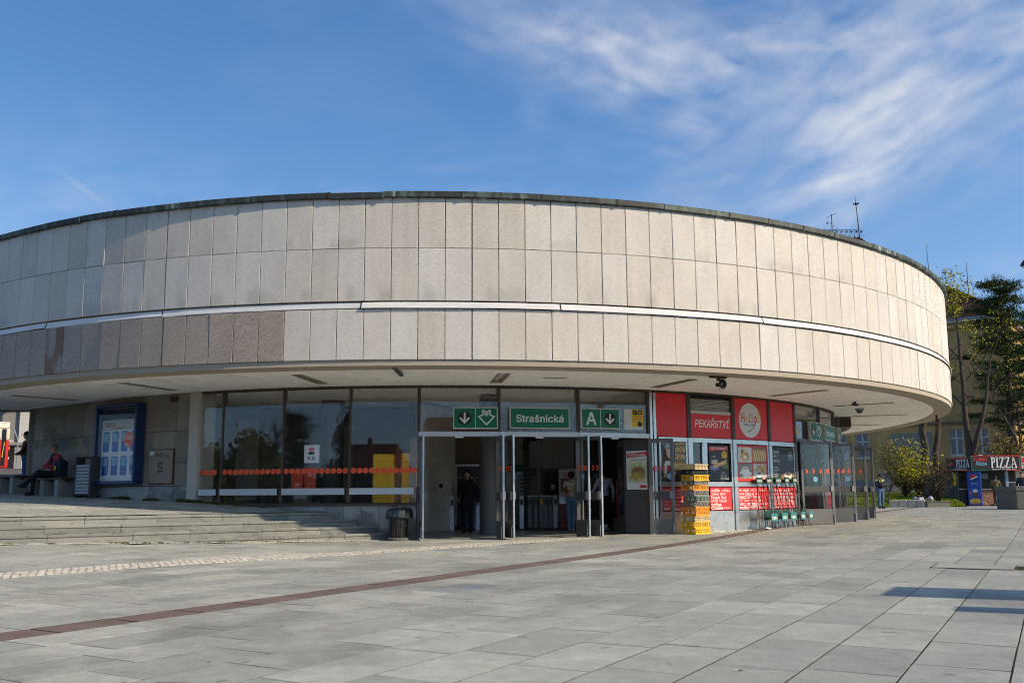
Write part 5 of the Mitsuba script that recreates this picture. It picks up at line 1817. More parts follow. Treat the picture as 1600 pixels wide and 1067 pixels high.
# burger poster on the dark side door at the right of the main entrance
fr, L = fr_between(gp(976, 22.6), gp(1016, 22.25))
part(ST, "side_panel", MB(fr).box(0, L, -.05, -.01, .06, 2.36, .006), "darkgrey")
k = poster(fr, .07, L - .04, 1.12, 2.07, "burger poster in a white frame inside the right doorway", [(.05, .95, .03, .97, 1)], edge="white", d=.012)
w = L - .11
part(k, "banner", MB(fr).poly(affinity.translate(affinity.rotate(sbox(0, 0, w * .95, .10), 4, origin=(0, 0)), .09, 1.90), .0136, .015), "red_vinyl")
part(k, "banner_words", text(fr, (.07 + w * .5, 1.965), "NOVINKA BURGER", .05, .0152, True, width=w * .8), "white")
part(k, "handwriting", text(fr, (.07 + w * .55, 1.85), "Čerstvě grilovaný", .05, .0136, False, slant=.3, width=w * .7), "green_sign")
part(k, "logo", MB(fr).box(L - .25, L - .08, .0136, .015, 1.16, 1.23), "red_vinyl")
fr, L = fr_between(gp(966, 23.4), gp(977, 22.65))
part(ST, "side_panel", MB(fr).box(0, L, -.04, 0, .06, 2.36, .006), "frame_dark")
part(ST, "side_glass", MB(fr).box(.1, L - .1, 0, .01, .5, 2.2), "glass_dark")
# side wall of the bakery inside
fr, L = fr_between(gp(1020, 22.6), gp(1003, 29.0))
part(ST, "inner_wall", MB(fr).box(0, L, -.1, 0, .03, 3.5), "dark")
# floor stand with a red board by the right side of that doorway
f2 = facing(*gp(970, 24.2), .03, 40)
k = thing("sandwich_board", "narrow red and white board standing inside the right doorway", "sign board")
part(k, "board", MB(f2).box(-.15, .15, -.02, .0, .35, 1.35, .006), "red_vinyl")
part(k, "head", MB(f2).box(-.15, .15, .0, .006, 1.0, 1.35), "bluesteel")
part(k, "foot", MB(f2).box(-.17, .17, -.12, .1, 0, .35), "darkgrey")
# interior of the right-hand entrance: counter with shelves that shows dark red behind the first leaf
fr, L = fr_between(gp(1262, 29.5), gp(1300, 30.5))
part(ST, "inner_wall", MB(fr).box(0, L, -.1, 0, .1, 3.5), "dark")
k = thing("display_shelf", "dark red display shelf behind the glass of the right-hand entrance", "shelf")
part(k, "case", MB(fr).box(.1, L - .1, .0, .3, .2, 1.15, .01), "wine")
for q in range(3):
    part(k, "board", MB(fr).box(.1, L - .1, .3, .33, .35 + .28 * q, .37 + .28 * q), "black")

# notice strip on a door leaf
# ------------------------------------------------------------------ people
Man = manifold3d.Manifold


def ball(c, r, n=14):
    return Man.sphere(r, n).translate([float(q) for q in c])


def bone(a, b, ra, rb, n=14):
    return Man.batch_hull([ball(a, ra, n), ball(b, rb, n)])


def blend(ms, ref=.028, it=8):
    m = Man.batch_boolean(ms, manifold3d.OpType.Add)
    m = m.refine_to_length(ref)
    q = m.to_mesh()
    t = trimesh.Trimesh(np.array(q.vert_properties[:, :3]), np.array(q.tri_verts), process=True)
    trimesh.smoothing.filter_taubin(t, lamb=.5, nu=.53, iterations=it)
    return np.array(t.vertices), np.array(t.faces)


JOINTS = dict(hipL=(-.09, 0, .93), hipR=(.09, 0, .93), kneeL=(-.10, .02, .50), kneeR=(.10, .02, .50), ankL=(-.10, -.02, .09), ankR=(.10, -.02, .09), toeL=(-.12, .14, .035), toeR=(.12, .14, .035),
              waist=(0, 0, 1.07), chest=(0, .0, 1.28), neck=(0, -.01, 1.47), head=(0, .025, 1.625), shL=(-.175, -.01, 1.425), shR=(.175, -.01, 1.425),
              elL=(-.235, -.03, 1.14), elR=(.235, -.03, 1.14), wrL=(-.24, .07, .91), wrR=(.24, .07, .91))


def hand(mb_list, wr, el, curl=.55, side=1, S=1.0, toward=None):
    """palm, four curled fingers of different lengths and a thumb; side +1: thumb on the inner side"""
    wr, el = np.array(wr), np.array(el)
    t = wr - el
    t = t / np.linalg.norm(t)
    up = np.array([0, 1.0, 0]) if toward is None else np.array(toward, float)
    x = up - t * (up @ t)
    x = x / np.linalg.norm(x)           # thumb side
    y = np.cross(t, x) * side           # curl direction
    pal = [ball(wr + t * a * S + x * b * S, .0145 * S, 10) for a, b in ((.01, -.02), (.01, .02), (.075, -.032), (.08, .034))]
    mb_list.append(Man.batch_hull(pal))
    for i, (b, l) in enumerate(((.032, .068), (.011, .078), (-.011, .072), (-.031, .056))):
        p = wr + t * .08 * S + x * b * S
        d = t
        for q, (fr_, an) in enumerate(((.45, curl * .6), (.32, curl), (.25, curl * .8))):
            d = d * math.cos(an) + y * math.sin(an)
            d = d / np.linalg.norm(d)
            p2 = p + d * l * fr_ * S
            mb_list.append(bone(p, p2, (.0095 - .001 * q) * S, (.009 - .001 * q) * S, 8))
            p = p2
    p = wr + t * .025 * S + x * .028 * S
    p2 = p + (t * .6 + x * .7 + y * .3) * .038 * S
    mb_list.append(bone(p, p2, .012 * S, .0105 * S, 8))
    mb_list.append(bone(p2, p2 + (t * .9 + x * .15 + y * .4) * .032 * S, .0105 * S, .009 * S, 8))


def person(fr, label, H=1.75, j=None, top="cloth_black", legs="denim", shoes="shoe_brown", hair=("hair_dark", "short"), yaw=0.0, tilt=0.0, coat=None, slim=1.0, collar=None, sleeves=True, group=None, hands=True):
    J = {k: np.array(v, float) for k, v in JOINTS.items()}
    for k, v in (j or {}).items():
        J[k] = np.array(v, float)
    S = H / 1.75
    key = thing("person", label, "person", group)

    def emit(name, vf, m, smooth=True):
        v, f = vf
        return part(key, name, MB(fr).raw(np.asarray(v) * S, f), m, smooth)
    W = slim
    B = [bone(J["hipL"], J["hipR"], .105 * W, .105 * W), bone((J["hipL"] + J["hipR"]) / 2, J["waist"], .12 * W, .115 * W), bone(J["waist"], J["chest"], .11 * W, .125 * W)]
    sh = [ball(J["chest"] + (J["shL"] - J["chest"]) * .55, .10 * W), ball(J["chest"] + (J["shR"] - J["chest"]) * .55, .10 * W), ball(J["shL"], .058), ball(J["shR"], .058), ball(J["chest"], .125 * W)]
    torso = [Man.batch_hull(sh), bone(J["chest"], J["neck"], .10 * W, .062)]
    for s in "LR":
        B += [bone(J["hip" + s], J["knee" + s], .082 * W, .056), bone(J["knee" + s], J["ank" + s], .056, .038)]
        torso += [bone(J["sh" + s], J["el" + s], .050, .040), bone(J["el" + s], J["wr" + s], .040, .027)]
    # head in its own axes, turned and tilted
    yw, tl = math.radians(yaw), math.radians(tilt)
    Rm = np.array([[math.cos(yw), math.sin(yw), 0], [-math.sin(yw), math.cos(yw), 0], [0, 0, 1]]) @ np.array([[1, 0, 0], [0, math.cos(tl), math.sin(tl)], [0, -math.sin(tl), math.cos(tl)]])

    def hd(x, y, z):
        return J["head"] + Rm @ np.array([x, y, z])
    skull = Man.batch_hull([ball(hd(0, -.018, .03), .088, 18), ball(hd(0, .02, .035), .08, 18), ball(hd(0, .045, -.075), .042, 14), ball(hd(.032, .02, -.05), .042, 12), ball(hd(-.032, .02, -.05), .042, 12)])
    headparts = [skull, bone(J["neck"], hd(0, -.015, -.06), .056, .052), Man.batch_hull([ball(hd(0, .098, .015), .008, 8), ball(hd(0, .118, -.022), .012, 8), ball(hd(.014, .098, -.028), .009, 8), ball(hd(-.014, .098, -.028), .009, 8)]),
                 Man.batch_hull([ball(hd(.022, .088, -.062), .009, 8), ball(hd(-.022, .088, -.062), .009, 8), ball(hd(0, .094, -.062), .011, 8)])]
    for e in (-1, 1):
        headparts.append(Man.batch_hull([ball(hd(.083 * e, -.01, .02), .013, 8), ball(hd(.082 * e, -.002, -.025), .010, 8), ball(hd(.09 * e, -.02, .012), .010, 8)]))
    v, f = blend(B + torso + headparts, .03, 6)
    hs = []
    if hands:
        for s, sg in (("L", 1), ("R", -1)):
            hand(hs, J["wr" + s], J["el" + s], .55, sg)
        q = Man.batch_boolean(hs, manifold3d.OpType.Add).to_mesh()
        f = np.vstack([f, np.array(q.tri_verts) + len(v)])
        v = np.vstack([v, np.array(q.vert_properties[:, :3])])
    emit("body", (v, f), "skin", 40)
    # face
    eyes = []
    for e in (-1, 1):
        eyes.append(Man.sphere(1, 10).scale([.013, .006, .008]).translate([0, 0, 0]))
    vs, fs, n = [], [], 0
    for e in (-1, 1):
        q = Man.sphere(1, 10).scale([.0135, .008, .0085]).to_mesh()
        vv = np.array(q.vert_properties[:, :3]) + (.033 * e, .0925, .012)
        vs.append(J["head"] + vv @ Rm.T)
        fs.append(np.array(q.tri_verts) + n)
        n += len(vv)
    emit("eyes", (np.vstack(vs), np.vstack(fs)), "black")
    q = Man.sphere(1, 10).scale([.021, .008, .005]).to_mesh()
    emit("mouth", (J["head"] + (np.array(q.vert_properties[:, :3]) + (0, .098, -.062)) @ Rm.T, np.array(q.tri_verts)), "wine")
    # hair
    hm, style = hair
    cap = Man.batch_hull([ball(hd(0, -.026, .038), .097, 18), ball(hd(0, .012, .05), .088, 18), ball(hd(0, -.035, -.02), .084, 14)])
    face_cut = Man.batch_hull([ball(hd(0, .16, .0), .095, 12), ball(hd(0, .14, -.1), .09, 12)])
    cap = cap - face_cut
    hp = [cap]
    if style == "long":
        hp += [Man.batch_hull([ball(hd(e * .07, -.02, .03), .036, 10), ball(hd(e * .085, -.005, -.12), .033, 10), ball(hd(e * .10, .03, -.24), .026, 10)]) for e in (-1, 1)] + [Man.batch_hull([ball(hd(-.05, -.07, 0), .045, 10), ball(hd(.05, -.07, 0), .045, 10), ball(hd(-.07, -.085, -.22), .04, 10), ball(hd(.07, -.085, -.22), .04, 10)])]
    if style == "bun":
        hp += [ball(hd(0, -.10, .06), .05, 12)]
    emit("hair", blend(hp, .02, 4), hm, 50)
    if style == "cap" or style == "beanie":
        c2 = Man.batch_hull([ball(hd(0, -.022, .045), .104, 18), ball(hd(0, .012, .058), .094, 18)])
        lo = Man.cube([.5, .5, .3], True)
        ang = [math.degrees(-tl) * 0, 0, 0]
        cut = Man.batch_hull([ball(hd(x, y, -.06), .085, 8) for x in (-.2, .2) for y in (-.2, .2)])
        c2 = c2 - cut
        parts_ = [c2]
        if style == "cap":
            parts_.append(Man.batch_hull([ball(hd(.06, .08, .042), .007, 8), ball(hd(-.06, .08, .042), .007, 8), ball(hd(.04, .17, .035), .006, 8), ball(hd(-.04, .17, .035), .006, 8)]))
        emit("hat", blend(parts_, .02, 3), "cloth_navy", 50)
    # clothes
    jk = [Man.batch_hull([ball(J["chest"] + (J["shL"] - J["chest"]) * .55, .118 * W), ball(J["chest"] + (J["shR"] - J["chest"]) * .55, .118 * W), ball(J["shL"], .060), ball(J["shR"], .060), ball(J["chest"], .145 * W)]), bone(J["neck"] - (J["neck"] - J["chest"]) * .12, J["shL"], .058, .056), bone(J["neck"] - (J["neck"] - J["chest"]) * .12, J["shR"], .058, .056),
          bone(J["chest"], J["waist"], .142 * W, .136 * W), Man.batch_hull([ball(J["waist"], .136 * W), ball(J["hipL"] * .6 + J["waist"] * .4, .105 * W), ball(J["hipR"] * .6 + J["waist"] * .4, .105 * W)]), bone(J["chest"], J["neck"] - (J["neck"] - J["chest"]) * .18, .11 * W, .075)]
    for s in "LR":
        e = J["el" + s] + (J["wr" + s] - J["el" + s]) * .93
        jk.append(bone(J["sh" + s] - (0, 0, .012), J["el" + s], .060, .052))
        if sleeves:
            jk.append(bone(J["el" + s], e, .052, .042))
    if coat:
        for s, k_ in (("L", -1), ("R", 1)):
            kn = J["hip" + s] + (J["knee" + s] - J["hip" + s]) * coat
            jk.append(Man.batch_hull([ball(J["waist"], .135 * W), ball(J["hip" + s], .125 * W), ball(kn, .115 * W)]))
        m0 = (J["hipL"] + (J["kneeL"] - J["hipL"]) * coat + J["hipR"] + (J["kneeR"] - J["hipR"]) * coat) / 2
        jk.append(Man.batch_hull([ball(J["hipL"] + (J["kneeL"] - J["hipL"]) * coat, .10 * W), ball(J["hipR"] + (J["kneeR"] - J["hipR"]) * coat, .10 * W), ball(J["waist"], .12 * W)]))
    v, f = blend(jk, .022, 4)
    nn = (meshkit.fbm(v * 13 + 3, 3, 4) - .5)[:, None]
    tm = trimesh.Trimesh(v, f, process=False)
    v = v + np.array(tm.vertex_normals) * nn * .03
    emit("jacket", (v, f), top, True)
    if collar:
        q = [Man.batch_hull([ball(J["chest"] + (J["sh" + s] - J["chest"]) * .35 + (0, .06, .05), .075), ball(J["sh" + s], .074), ball(J["chest"] + (J["sh" + s] - J["chest"]) * .6 + (0, -.02, .03), .10)]) for s in "LR"]
        emit("yoke", blend(q, .022, 3), collar, 50)
    tr = [bone(J["hipL"], J["hipR"], .118 * W, .118 * W), bone((J["hipL"] + J["hipR"]) / 2, J["waist"] * .5 + (J["hipL"] + J["hipR"]) * .25, .125 * W, .12 * W)]
    for s in "LR":
        tr += [bone(J["hip" + s], J["knee" + s], .098 * W, .072), bone(J["knee" + s], J["ank" + s] + (J["knee" + s] - J["ank" + s]) * .04, .072, .058)]
    v, f = blend(tr, .024, 4)
    tm = trimesh.Trimesh(v, f, process=False)
    v = v + np.array(tm.vertex_normals) * (meshkit.fbm(v * (14, 14, 22) + 9, 3, 2) - .5)[:, None] * .022
    emit("trousers", (v, f), legs, True)
    for s in "LR":
        a, t = J["ank" + s], J["toe" + s]
        d = (t - a) * (1, 1, 0)
        d = d / (np.linalg.norm(d) + 1e-9)
        sh_ = [Man.batch_hull([ball(a + (0, 0, -.01), .046, 12), ball(a - d * .045 + (0, 0, -.045), .038, 12), ball(t, .036, 12), ball(a + (t - a) * .55, .043, 12)])]
        v, f = blend(sh_, .02, 3)
        lo = min(J["ank" + s][2], J["toe" + s][2]) - .035
        emit("shoe", (v, f), shoes, 50)
    return key


def stand(x, d, z, deg):
    p = gp(x, d)
    return facing(p[0], p[1], z, deg)


# the woman walking out, in black
person(stand(730, 24.4, .0, -3), "woman in a long black coat with long dark hair walking out through the left doorway", 1.68, dict(kneeL=(-.08, .09, .50), ankL=(-.07, .10, .09), toeL=(-.08, .26, .05), kneeR=(.09, .0, .50), ankR=(.08, -.16, .11), toeR=(.085, -.02, .035), hipL=(-.085, .02, .93), elL=(-.25, -.04, 1.14), wrL=(-.235, .11, .97), elR=(.25, .0, 1.14), wrR=(.29, .04, .88)), "cloth_black", "cloth_black", "black", ("hair_dark", "long"), coat=.55, slim=.9)
person(stand(735, 25.7, .0, 10), "person in blue jeans half hidden behind the woman in black", 1.62, None, "cloth_navy", "denim", "black", ("hair_dark", "short"))
person(stand(893, 25.6, .0, 172), "woman with a bun in floral jacket and light jeans at the ticket machine", 1.66, dict(elR=(.24, .1, 1.16), wrR=(.12, .34, 1.24), elL=(-.24, .08, 1.16), wrL=(-.14, .30, 1.14), kneeR=(.08, .04, .5), ankR=(.06, -.04, .09), toeR=(.06, .12, .035), kneeL=(-.07, .02, .5), ankL=(-.05, -.05, .09), toeL=(-.05, .1, .035)), "floral", "denim_light", "shoe_white", ("hair_dark", "bun"), slim=.88, tilt=8)
person(stand(944, 25.2, .0, 196), "man in a light blue shirt walking into the hall, seen from behind", 1.72, dict(kneeL=(-.09, .14, .52), ankL=(-.09, -.0, .10), toeL=(-.09, .15, .05), kneeR=(.09, -.02, .50), ankR=(.09, -.30, .22), toeR=(.10, -.26, .07), elR=(.27, .06, 1.17), wrR=(.28, .26, 1.05), elL=(-.26, -.06, 1.15), wrL=(-.29, .06, .92), head=(0, .07, 1.60), neck=(0, .02, 1.46)), "cloth_lightblue", "cloth_black", "shoe_white", ("hair_dark", "short"), tilt=22, slim=1.02)
# seated woman in red
zb_ = -.0
fb = BENCH.at(-.02, 0.02, -.0)
key = person(Frame(fb.o, fb.a, fb.n), "woman in a red jacket sitting cross-legged on the right bench, looking down", 1.66, dict(hipL=(-.09, -.02, .58), hipR=(.09, -.02, .58), kneeL=(-.12, .46, .57), kneeR=(.08, .43, .66), ankL=(-.10, .50, .10), ankR=(-.26, .66, .30), toeL=(-.10, .66, .04), toeR=(-.36, .76, .27), waist=(0, -.06, .76), chest=(0, -.07, .98), neck=(0, -.05, 1.17), head=(0, .0, 1.32), shL=(-.17, -.06, 1.12), shR=(.17, -.06, 1.12), elL=(-.26, .06, .84), elR=(.25, .06, .84), wrL=(-.06, .27, .78), wrR=(.07, .27, .78)), "cloth_red", "cloth_black", "black", ("hair_grey", "short"), yaw=58, tilt=10)
part(key, "scarf", MB(Frame(fb.o, fb.a, fb.n)).raw(*blend([bone((-.05, .02, 1.03), (.05, .05, .97), .045, .04), bone((.03, .06, .98), (.0, .08, .84), .042, .038), ball((0, -.03, 1.07), .08)], .02, 3)), "cloth_navy", True)
k = thing("backpack", "dark blue backpack with a yellow green tag standing on the right bench", "backpack")
f2 = BENCH.at(.40, .03, .475)
part(k, "bag", MB(f2).raw(*blend([Man.batch_hull([ball((x, y, z), .05, 10) for x in (-.12, .12) for y in (-.07, .07) for z in (.05, .40)] + [ball((0, 0, .47), .05, 10)])], .03, 3)), "cloth_navy", True)
part(k, "pocket", MB(f2).raw(*blend([Man.batch_hull([ball((x, .12, z), .035, 10) for x in (-.09, .09) for z in (.07, .20)])], .03, 3)), "cloth_black", True)
part(k, "handle", MB(f2).tube([(-.05, -.02, .50), (-.03, -.02, .56), (.03, -.02, .56), (.05, -.02, .50)], .010, 6), "cloth_black", 40)
part(k, "tag", MB(f2).box(-.035, .03, .158, .166, .20, .30, .003), "hivis")
# man behind the wall at the left
person(stand(38, 28.3, float(tz(*gp(38, 28.3))), -75), "man in brown jacket and dark cap standing behind the left bench", 1.76, dict(elL=(-.24, .10, 1.13), wrL=(-.08, .26, 1.06), elR=(.24, .10, 1.13), wrR=(.08, .26, 1.06), waist=(0, .04, 1.07)), "cloth_rust", "denim", "shoe_brown", ("hair_grey", "cap"), slim=1.15)
# man with the high-visibility yoke
person(stand(1376, 47.6, .25, 10), "man in a dark jacket with yellow yoke and cap standing on the far path", 1.76, dict(elL=(-.25, .06, 1.15), wrL=(-.04, .27, 1.17), elR=(.25, .06, 1.15), wrR=(.10, .30, 1.20)), "cloth_navy", "denim", "black", ("hair_dark", "cap"), yaw=8, tilt=22, collar="hivis", slim=1.1)

# ------------------------------------------------------------------ fittings on the drum
p = onplane(1136, 590, (0, 18.6, 0), (0, -1, 0))
t = math.degrees(math.atan2(p[0] - CX, CY - p[1]))
fr = wall_frame(t + 1.1, 17.12)
k = thing("loudspeaker", "round black horn loudspeaker hanging under the drum before the bakery", "loudspeaker")
part(k, "bracket", MB(fr).box(-.22, .20, -.04, .04, 3.475, 3.512, .004).box(-.03, .03, -.03, .03, 3.42, 3.475).box(.0, .04, -.02, .02, 3.50, 3.56), "rust")
c = (.06, .0, 3.29)
hf = fr.at(.05, 0, 3.345, -8)
hf = Frame(hf.o, hf.a * 1.0, hf.n)
hf.a, hf.n, hf.up = hf.a * .78, hf.n * .78, hf.up * .78
prof = [(.0, -.16), (.05, -.16), (.055, -.06), (.075, -.02), (.13, .06), (.145, .075), (.145, .09), (.125, .085), (.07, .01), (.05, .0), (.0, .0)]
a = np.arange(24) * 2 * np.pi / 24
v = np.vstack([np.stack([r * np.cos(a), z + 0 * a, r * np.sin(a)], 1) for r, z in prof])
f = []
for i in range(len(prof) - 1):
    for j in range(24):
        q = (j + 1) % 24
        f += [(i * 24 + j, i * 24 + q, i * 24 + 24 + q), (i * 24 + j, i * 24 + 24 + q, i * 24 + 24 + j)]
part(k, "horn", MB(hf).raw(v, f), "black", 50)
part(k, "cone", MB(hf).raw(*(lambda q: (np.array(q.vert_properties[:, :3]), np.array(q.tri_verts)))(Man.sphere(.042, 16).scale([1, .6, 1]).translate([0, .04, 0]).to_mesh())), "grey", True)
part(k, "yoke", MB(hf).tube([(-.12, -.02, .0), (-.12, -.02, .12), (0, -.02, .15), (.12, -.02, .12), (.12, -.02, .0)], .010, 6), "black", 40)
part(k, "cable", MB(hf).tube([(.02, -.12, -.04), (.05, -.08, -.17), (.10, -.06, -.16), (.13, -.04, -.06)], .006, 6), "black", 40)
# broken bracket at the far right of the rim
p = onz(1472, 640, 3.5)
t = math.degrees(math.atan2(p[0] - CX, CY - p[1]))
fr = wall_frame(70.5, 17.12)
own("rim_bracket", "dark metal bracket with a loose cable under the right end of the drum", "bracket", MB(fr).box(-.16, .16, -.06, .06, 3.20, 3.26, .006).box(-.03, .03, -.03, .03, 3.26, 3.52).tube([(.12, .0, 3.22), (.18, .02, 3.08), (.20, .02, 2.98)], .018, 6).box(-.10, .02, -.06, .05, 3.06, 3.20, .01), "rust")
# dome camera and small fitting on the soffit at the right
p = onz(1343, 641, 3.5)
fr = facing(p[0], p[1], 0)
k = thing("dome_camera", "small grey dome camera under the soffit above the right-hand entrance", "camera")
part(k, "base", MB(fr).lathe([(0, 3.56), (.13, 3.56), (.13, 3.52), (.10, 3.49), (0, 3.49)], 20), "grey", 40)
part(k, "dome", MB(fr).lathe([(.09, 3.492), (.082, 3.445), (.05, 3.415), (0, 3.41)], 20), "darkgrey", True)
p = onz(1336, 629.5, 3.52)
fr = facing(p[0], p[1], 0, 50)
own("security_camera", "dark box camera pointing along the soffit above the right-hand entrance", "camera", MB(fr).box(-.14, .14, -.05, .05, 3.44, 3.51, .012).box(-.02, .02, -.02, .02, 3.51, 3.56).box(.14, .17, -.04, .04, 3.45, 3.50, .004), "dark")
# small aerial on the roof edge
p = oncyl(1204, 347, 16.5)
own("roof_fitting", "small dark aerial socket standing on the roof edge left of the antenna", "fitting", MB(facing(p[0], p[1], 7.06)).lathe([(0, 0), (.10, 0), (.10, .10), (.03, .14), (.015, .30), (0, .30)], 12).box(-.12, .12, -.02, .02, .10, .13), "dark")

# ------------------------------------------------------------------ vegetation helpers
def leaf_cards(mb, centers, size, rs, flat_=0.0, tone=(0.0, 1.0), stretch=1.6, hang=None):
    n = len(centers)
    a = rs.normal(size=(n, 3))
    if hang is not None:
        a = a * .6 + hang
    a /= np.linalg.norm(a, axis=1, keepdims=True)
    b = np.cross(a, rs.normal(size=(n, 3)))
    b /= np.linalg.norm(b, axis=1, keepdims=True) + 1e-9
    s = size * (.6 + .8 * rs.random(n))[:, None]
    A, Bv = a * s * stretch / 2, b * s / 2
    v = np.stack([centers - A, centers + Bv, centers + A, centers - Bv], 1).reshape(-1, 3)
    i = np.arange(n)[:, None] * 4
    f = np.concatenate([i + [[0, 1, 2]], i + [[0, 2, 3]]])
    t = np.repeat(np.clip(tone[0] + (tone[1] - tone[0]) * rs.random(n), .01, .99), 4)
    mb.raw(v, f, np.stack([t, t * 0 + .01], 1), world=True)


def grow(p0, d0, L, r, depth, rs, out, tips, spread=.6, shrink=.72, nb=(2, 3), up=.15, wiggle=.12, keepmain=.85):
    d = np.array(d0, float) / np.linalg.norm(d0)
    n = max(3, int(L / .5) + 2)
    pts, p = [np.array(p0, float)], np.array(p0, float)
    dirs = [d]
    for i in range(n):
        d = d + wiggle * rs.normal(size=3) + np.array([0, 0, up * .2])
        d /= np.linalg.norm(d)
        p = p + d * L / n
        pts.append(p)
        dirs.append(d)
    rr = np.linspace(r, r * shrink * .85, n + 1)
    out.append((np.array(pts), rr))
    if depth == 0:
        tips.append((np.array(pts), d))
        return
    k = rs.integers(nb[0], nb[1] + 1)
    for i in range(k + 1):
        q = n if i == 0 else int(n * (.35 + .6 * rs.random()))
        base, dd = pts[q], dirs[q]
        ang = (spread * .35 if i == 0 else spread) * (.7 + .6 * rs.random())
        w = rs.normal(size=3)
        w = w - dd * (w @ dd)
        w /= np.linalg.norm(w)
        nd = dd * math.cos(ang) + w * math.sin(ang) + np.array([0, 0, up])
        grow(base, nd, L * shrink * (.75 + .4 * rs.random()) * (keepmain if i else 1), rr[q] * (.9 if i == 0 else .62), depth - 1, rs, out, tips, spread, shrink, nb, up, wiggle, keepmain)


def wood(key, branches, name="trunk", m="bark", thin="branches", limit=.05):
    a, b = MB(), MB()
    for pts, rr in branches:
        big = rr[0] > limit
        (a if big else b).tube(pts, np.maximum(rr, .004), 8 if big else 4, cap=False)
    if a.n:
        part(key, name, a, m, True)
    if b.n:
        part(key, thin, b, m, True, kind="stuff")


def tree(name, label, cat, base, H, r, rs, depth=5, spread=.55, leaf=None, nleaf=3000, lsize=.12, up=.15, first=.33, lean=(0, 0), cluster=.25, group=None, nb=(2, 3), tone=(0, 1), shrink=.74, tipfrac=1.0):
    k = thing(name, label, cat, group)
    out, tips = [], []
    grow(base, (lean[0], lean[1], 1.0), H * first, r, depth, rs, out, tips, spread, shrink, nb, up)
    top = max(p[:, 2].max() for p, _ in out) - base[2]
    sc = H / top
    out = [((p - base) * sc + base, rr) for p, rr in out]
    tips = [((p - base) * sc + base, d) for p, d in tips]
    wood(k, out)
    if leaf:
        T_ = [tips[i] for i in rs.permutation(len(tips))[:int(len(tips) * tipfrac)]]
        idx = rs.integers(0, len(T_), nleaf)
        q = rs.random(nleaf)
        c = np.array([T_[i][0][min(len(T_[i][0]) - 1, int(s * len(T_[i][0])))] for i, s in zip(idx, q)]) + rs.normal(size=(nleaf, 3)) * cluster
        mb = MB()
        leaf_cards(mb, c, lsize, rs, tone=tone)
        part(k, "crown", mb, leaf)
    return k


R1 = lambda s: np.random.default_rng(s)
GZ = .25


def wp(x, d, z=GZ):
    q = at(x, 775, d)
    return np.array([q[0], q[1], z])


# ------------------------------------------------------------------ lawn, kerb and bank beyond the path
LAWN = struct("lawn")
xs, ys = np.linspace(13, 60, 236), np.linspace(49, 100, 130)


def lz(x, y):
    e = (y - 51.5 + .10 * (x - 24))
    return GZ + .012 + np.interp(e, [0, 1.2, 5, 14, 40], [0, .12, .45, .85, 1.2])


v, f = sheet_grid(xs, ys, lz, drop=lambda x, y: (y - 51.5 + .10 * (x - 24) < 0) | (x > 25.4 + (y - 51) * .36))
put(LAWN, MB().raw(v, f, world=True), "lawn")
gr = R1(5)
mb = MB()
n = 70000
gx = 14 + 26 * gr.random(n)
gy = 51.6 - .10 * (gx - 24) + 9 * gr.random(n) ** 1.6
k_ = gx < 25.3 + (gy - 51) * .36
gx, gy = gx[k_], gy[k_]
z = lz(gx, gy)
c = np.stack([gx, gy, z + .03], 1)
leaf_cards(mb, c, .035, gr, hang=np.array([0, 0, 1.6]), stretch=2.6)
k = own("grass", "bright green grass on the bank behind the path", "grass", mb, "grass")
labels[k]["kind"] = "stuff"
# pale granite kerb blocks and the dark low wall beside them
p0, p1 = at(1390, 789, 51.2), at(1446, 789, 50.4)
fr, L = fr_between(p0[:2], p1[:2])
k = thing("kerb_wall", "low pale granite kerb wall between the path and the bank", "wall")
for q in range(4):
    part(k, "kerb_stone", MB(fr.at(0, 0, GZ)).box(L * q / 4 + .008, L * (q + 1) / 4 - .008, -.5, 0, -.05, .40 + .01 * (q % 2), .03, uv=np.array([.95, .01])), "cobble")
fr2 = Frame((p1[0] + .05, p1[1] - .1, GZ), (.93, .36, 0))
k = thing("low_wall", "low dark concrete wall continuing from the pale kerb wall", "wall")
part(k, "base", MB(fr2).box(0, 1.7, -.45, 0, -.05, .26, .04), "concrete_dark")
part(k, "cap", MB(fr2).box(-.02, 1.72, -.47, .03, .265, .33, .03), "concrete_dark")
p = lambda x, d: (lambda q: np.array([q[0], q[1], float(lz(q[0], q[1]))]))(at(x, 775, d))
q = p(1440, 54.5)
own("cloth_bundle", "pale lilac cloth bundle lying on the grass bank", "cloth", MB(Frame(q + (0, 0, .12), (1, 0, 0))).raw(*blend([ball((x * .22 - .4, .1 * math.sin(x * 2), .05 * math.cos(x * 3)), .13 + .05 * math.sin(x * 1.7)) for x in range(5)], .05, 3)), "lilac", smooth=True)

# wire fence at the top of the bank
k = thing("wire_fence", "thin wire fence along the top of the grass bank", "fence")
fp = [p(x, d) for x, d in ((1395, 66), (1412, 65.5), (1436, 65), (1460, 64.6), (1482, 64.2), (1500, 64))]
for a in fp:
    part(k, "post", MB().tube([a - (0, 0, .1), a + (0, 0, 1.5)], .035, 6), "render_grey")
wm = MB()
for a, b in zip(fp[:-1], fp[1:]):
    for z in (.1, .5, .95, 1.4):
        wm.tube([a + (0, 0, z), b + (0, 0, z)], .012, 4)
    for q in range(1, 14):
        m = a + (b - a) * q / 14
        wm.tube([m + (0, 0, .1), m + (0, 0, 1.4)], .006, 3)
part(k, "wires", wm, "render_grey")
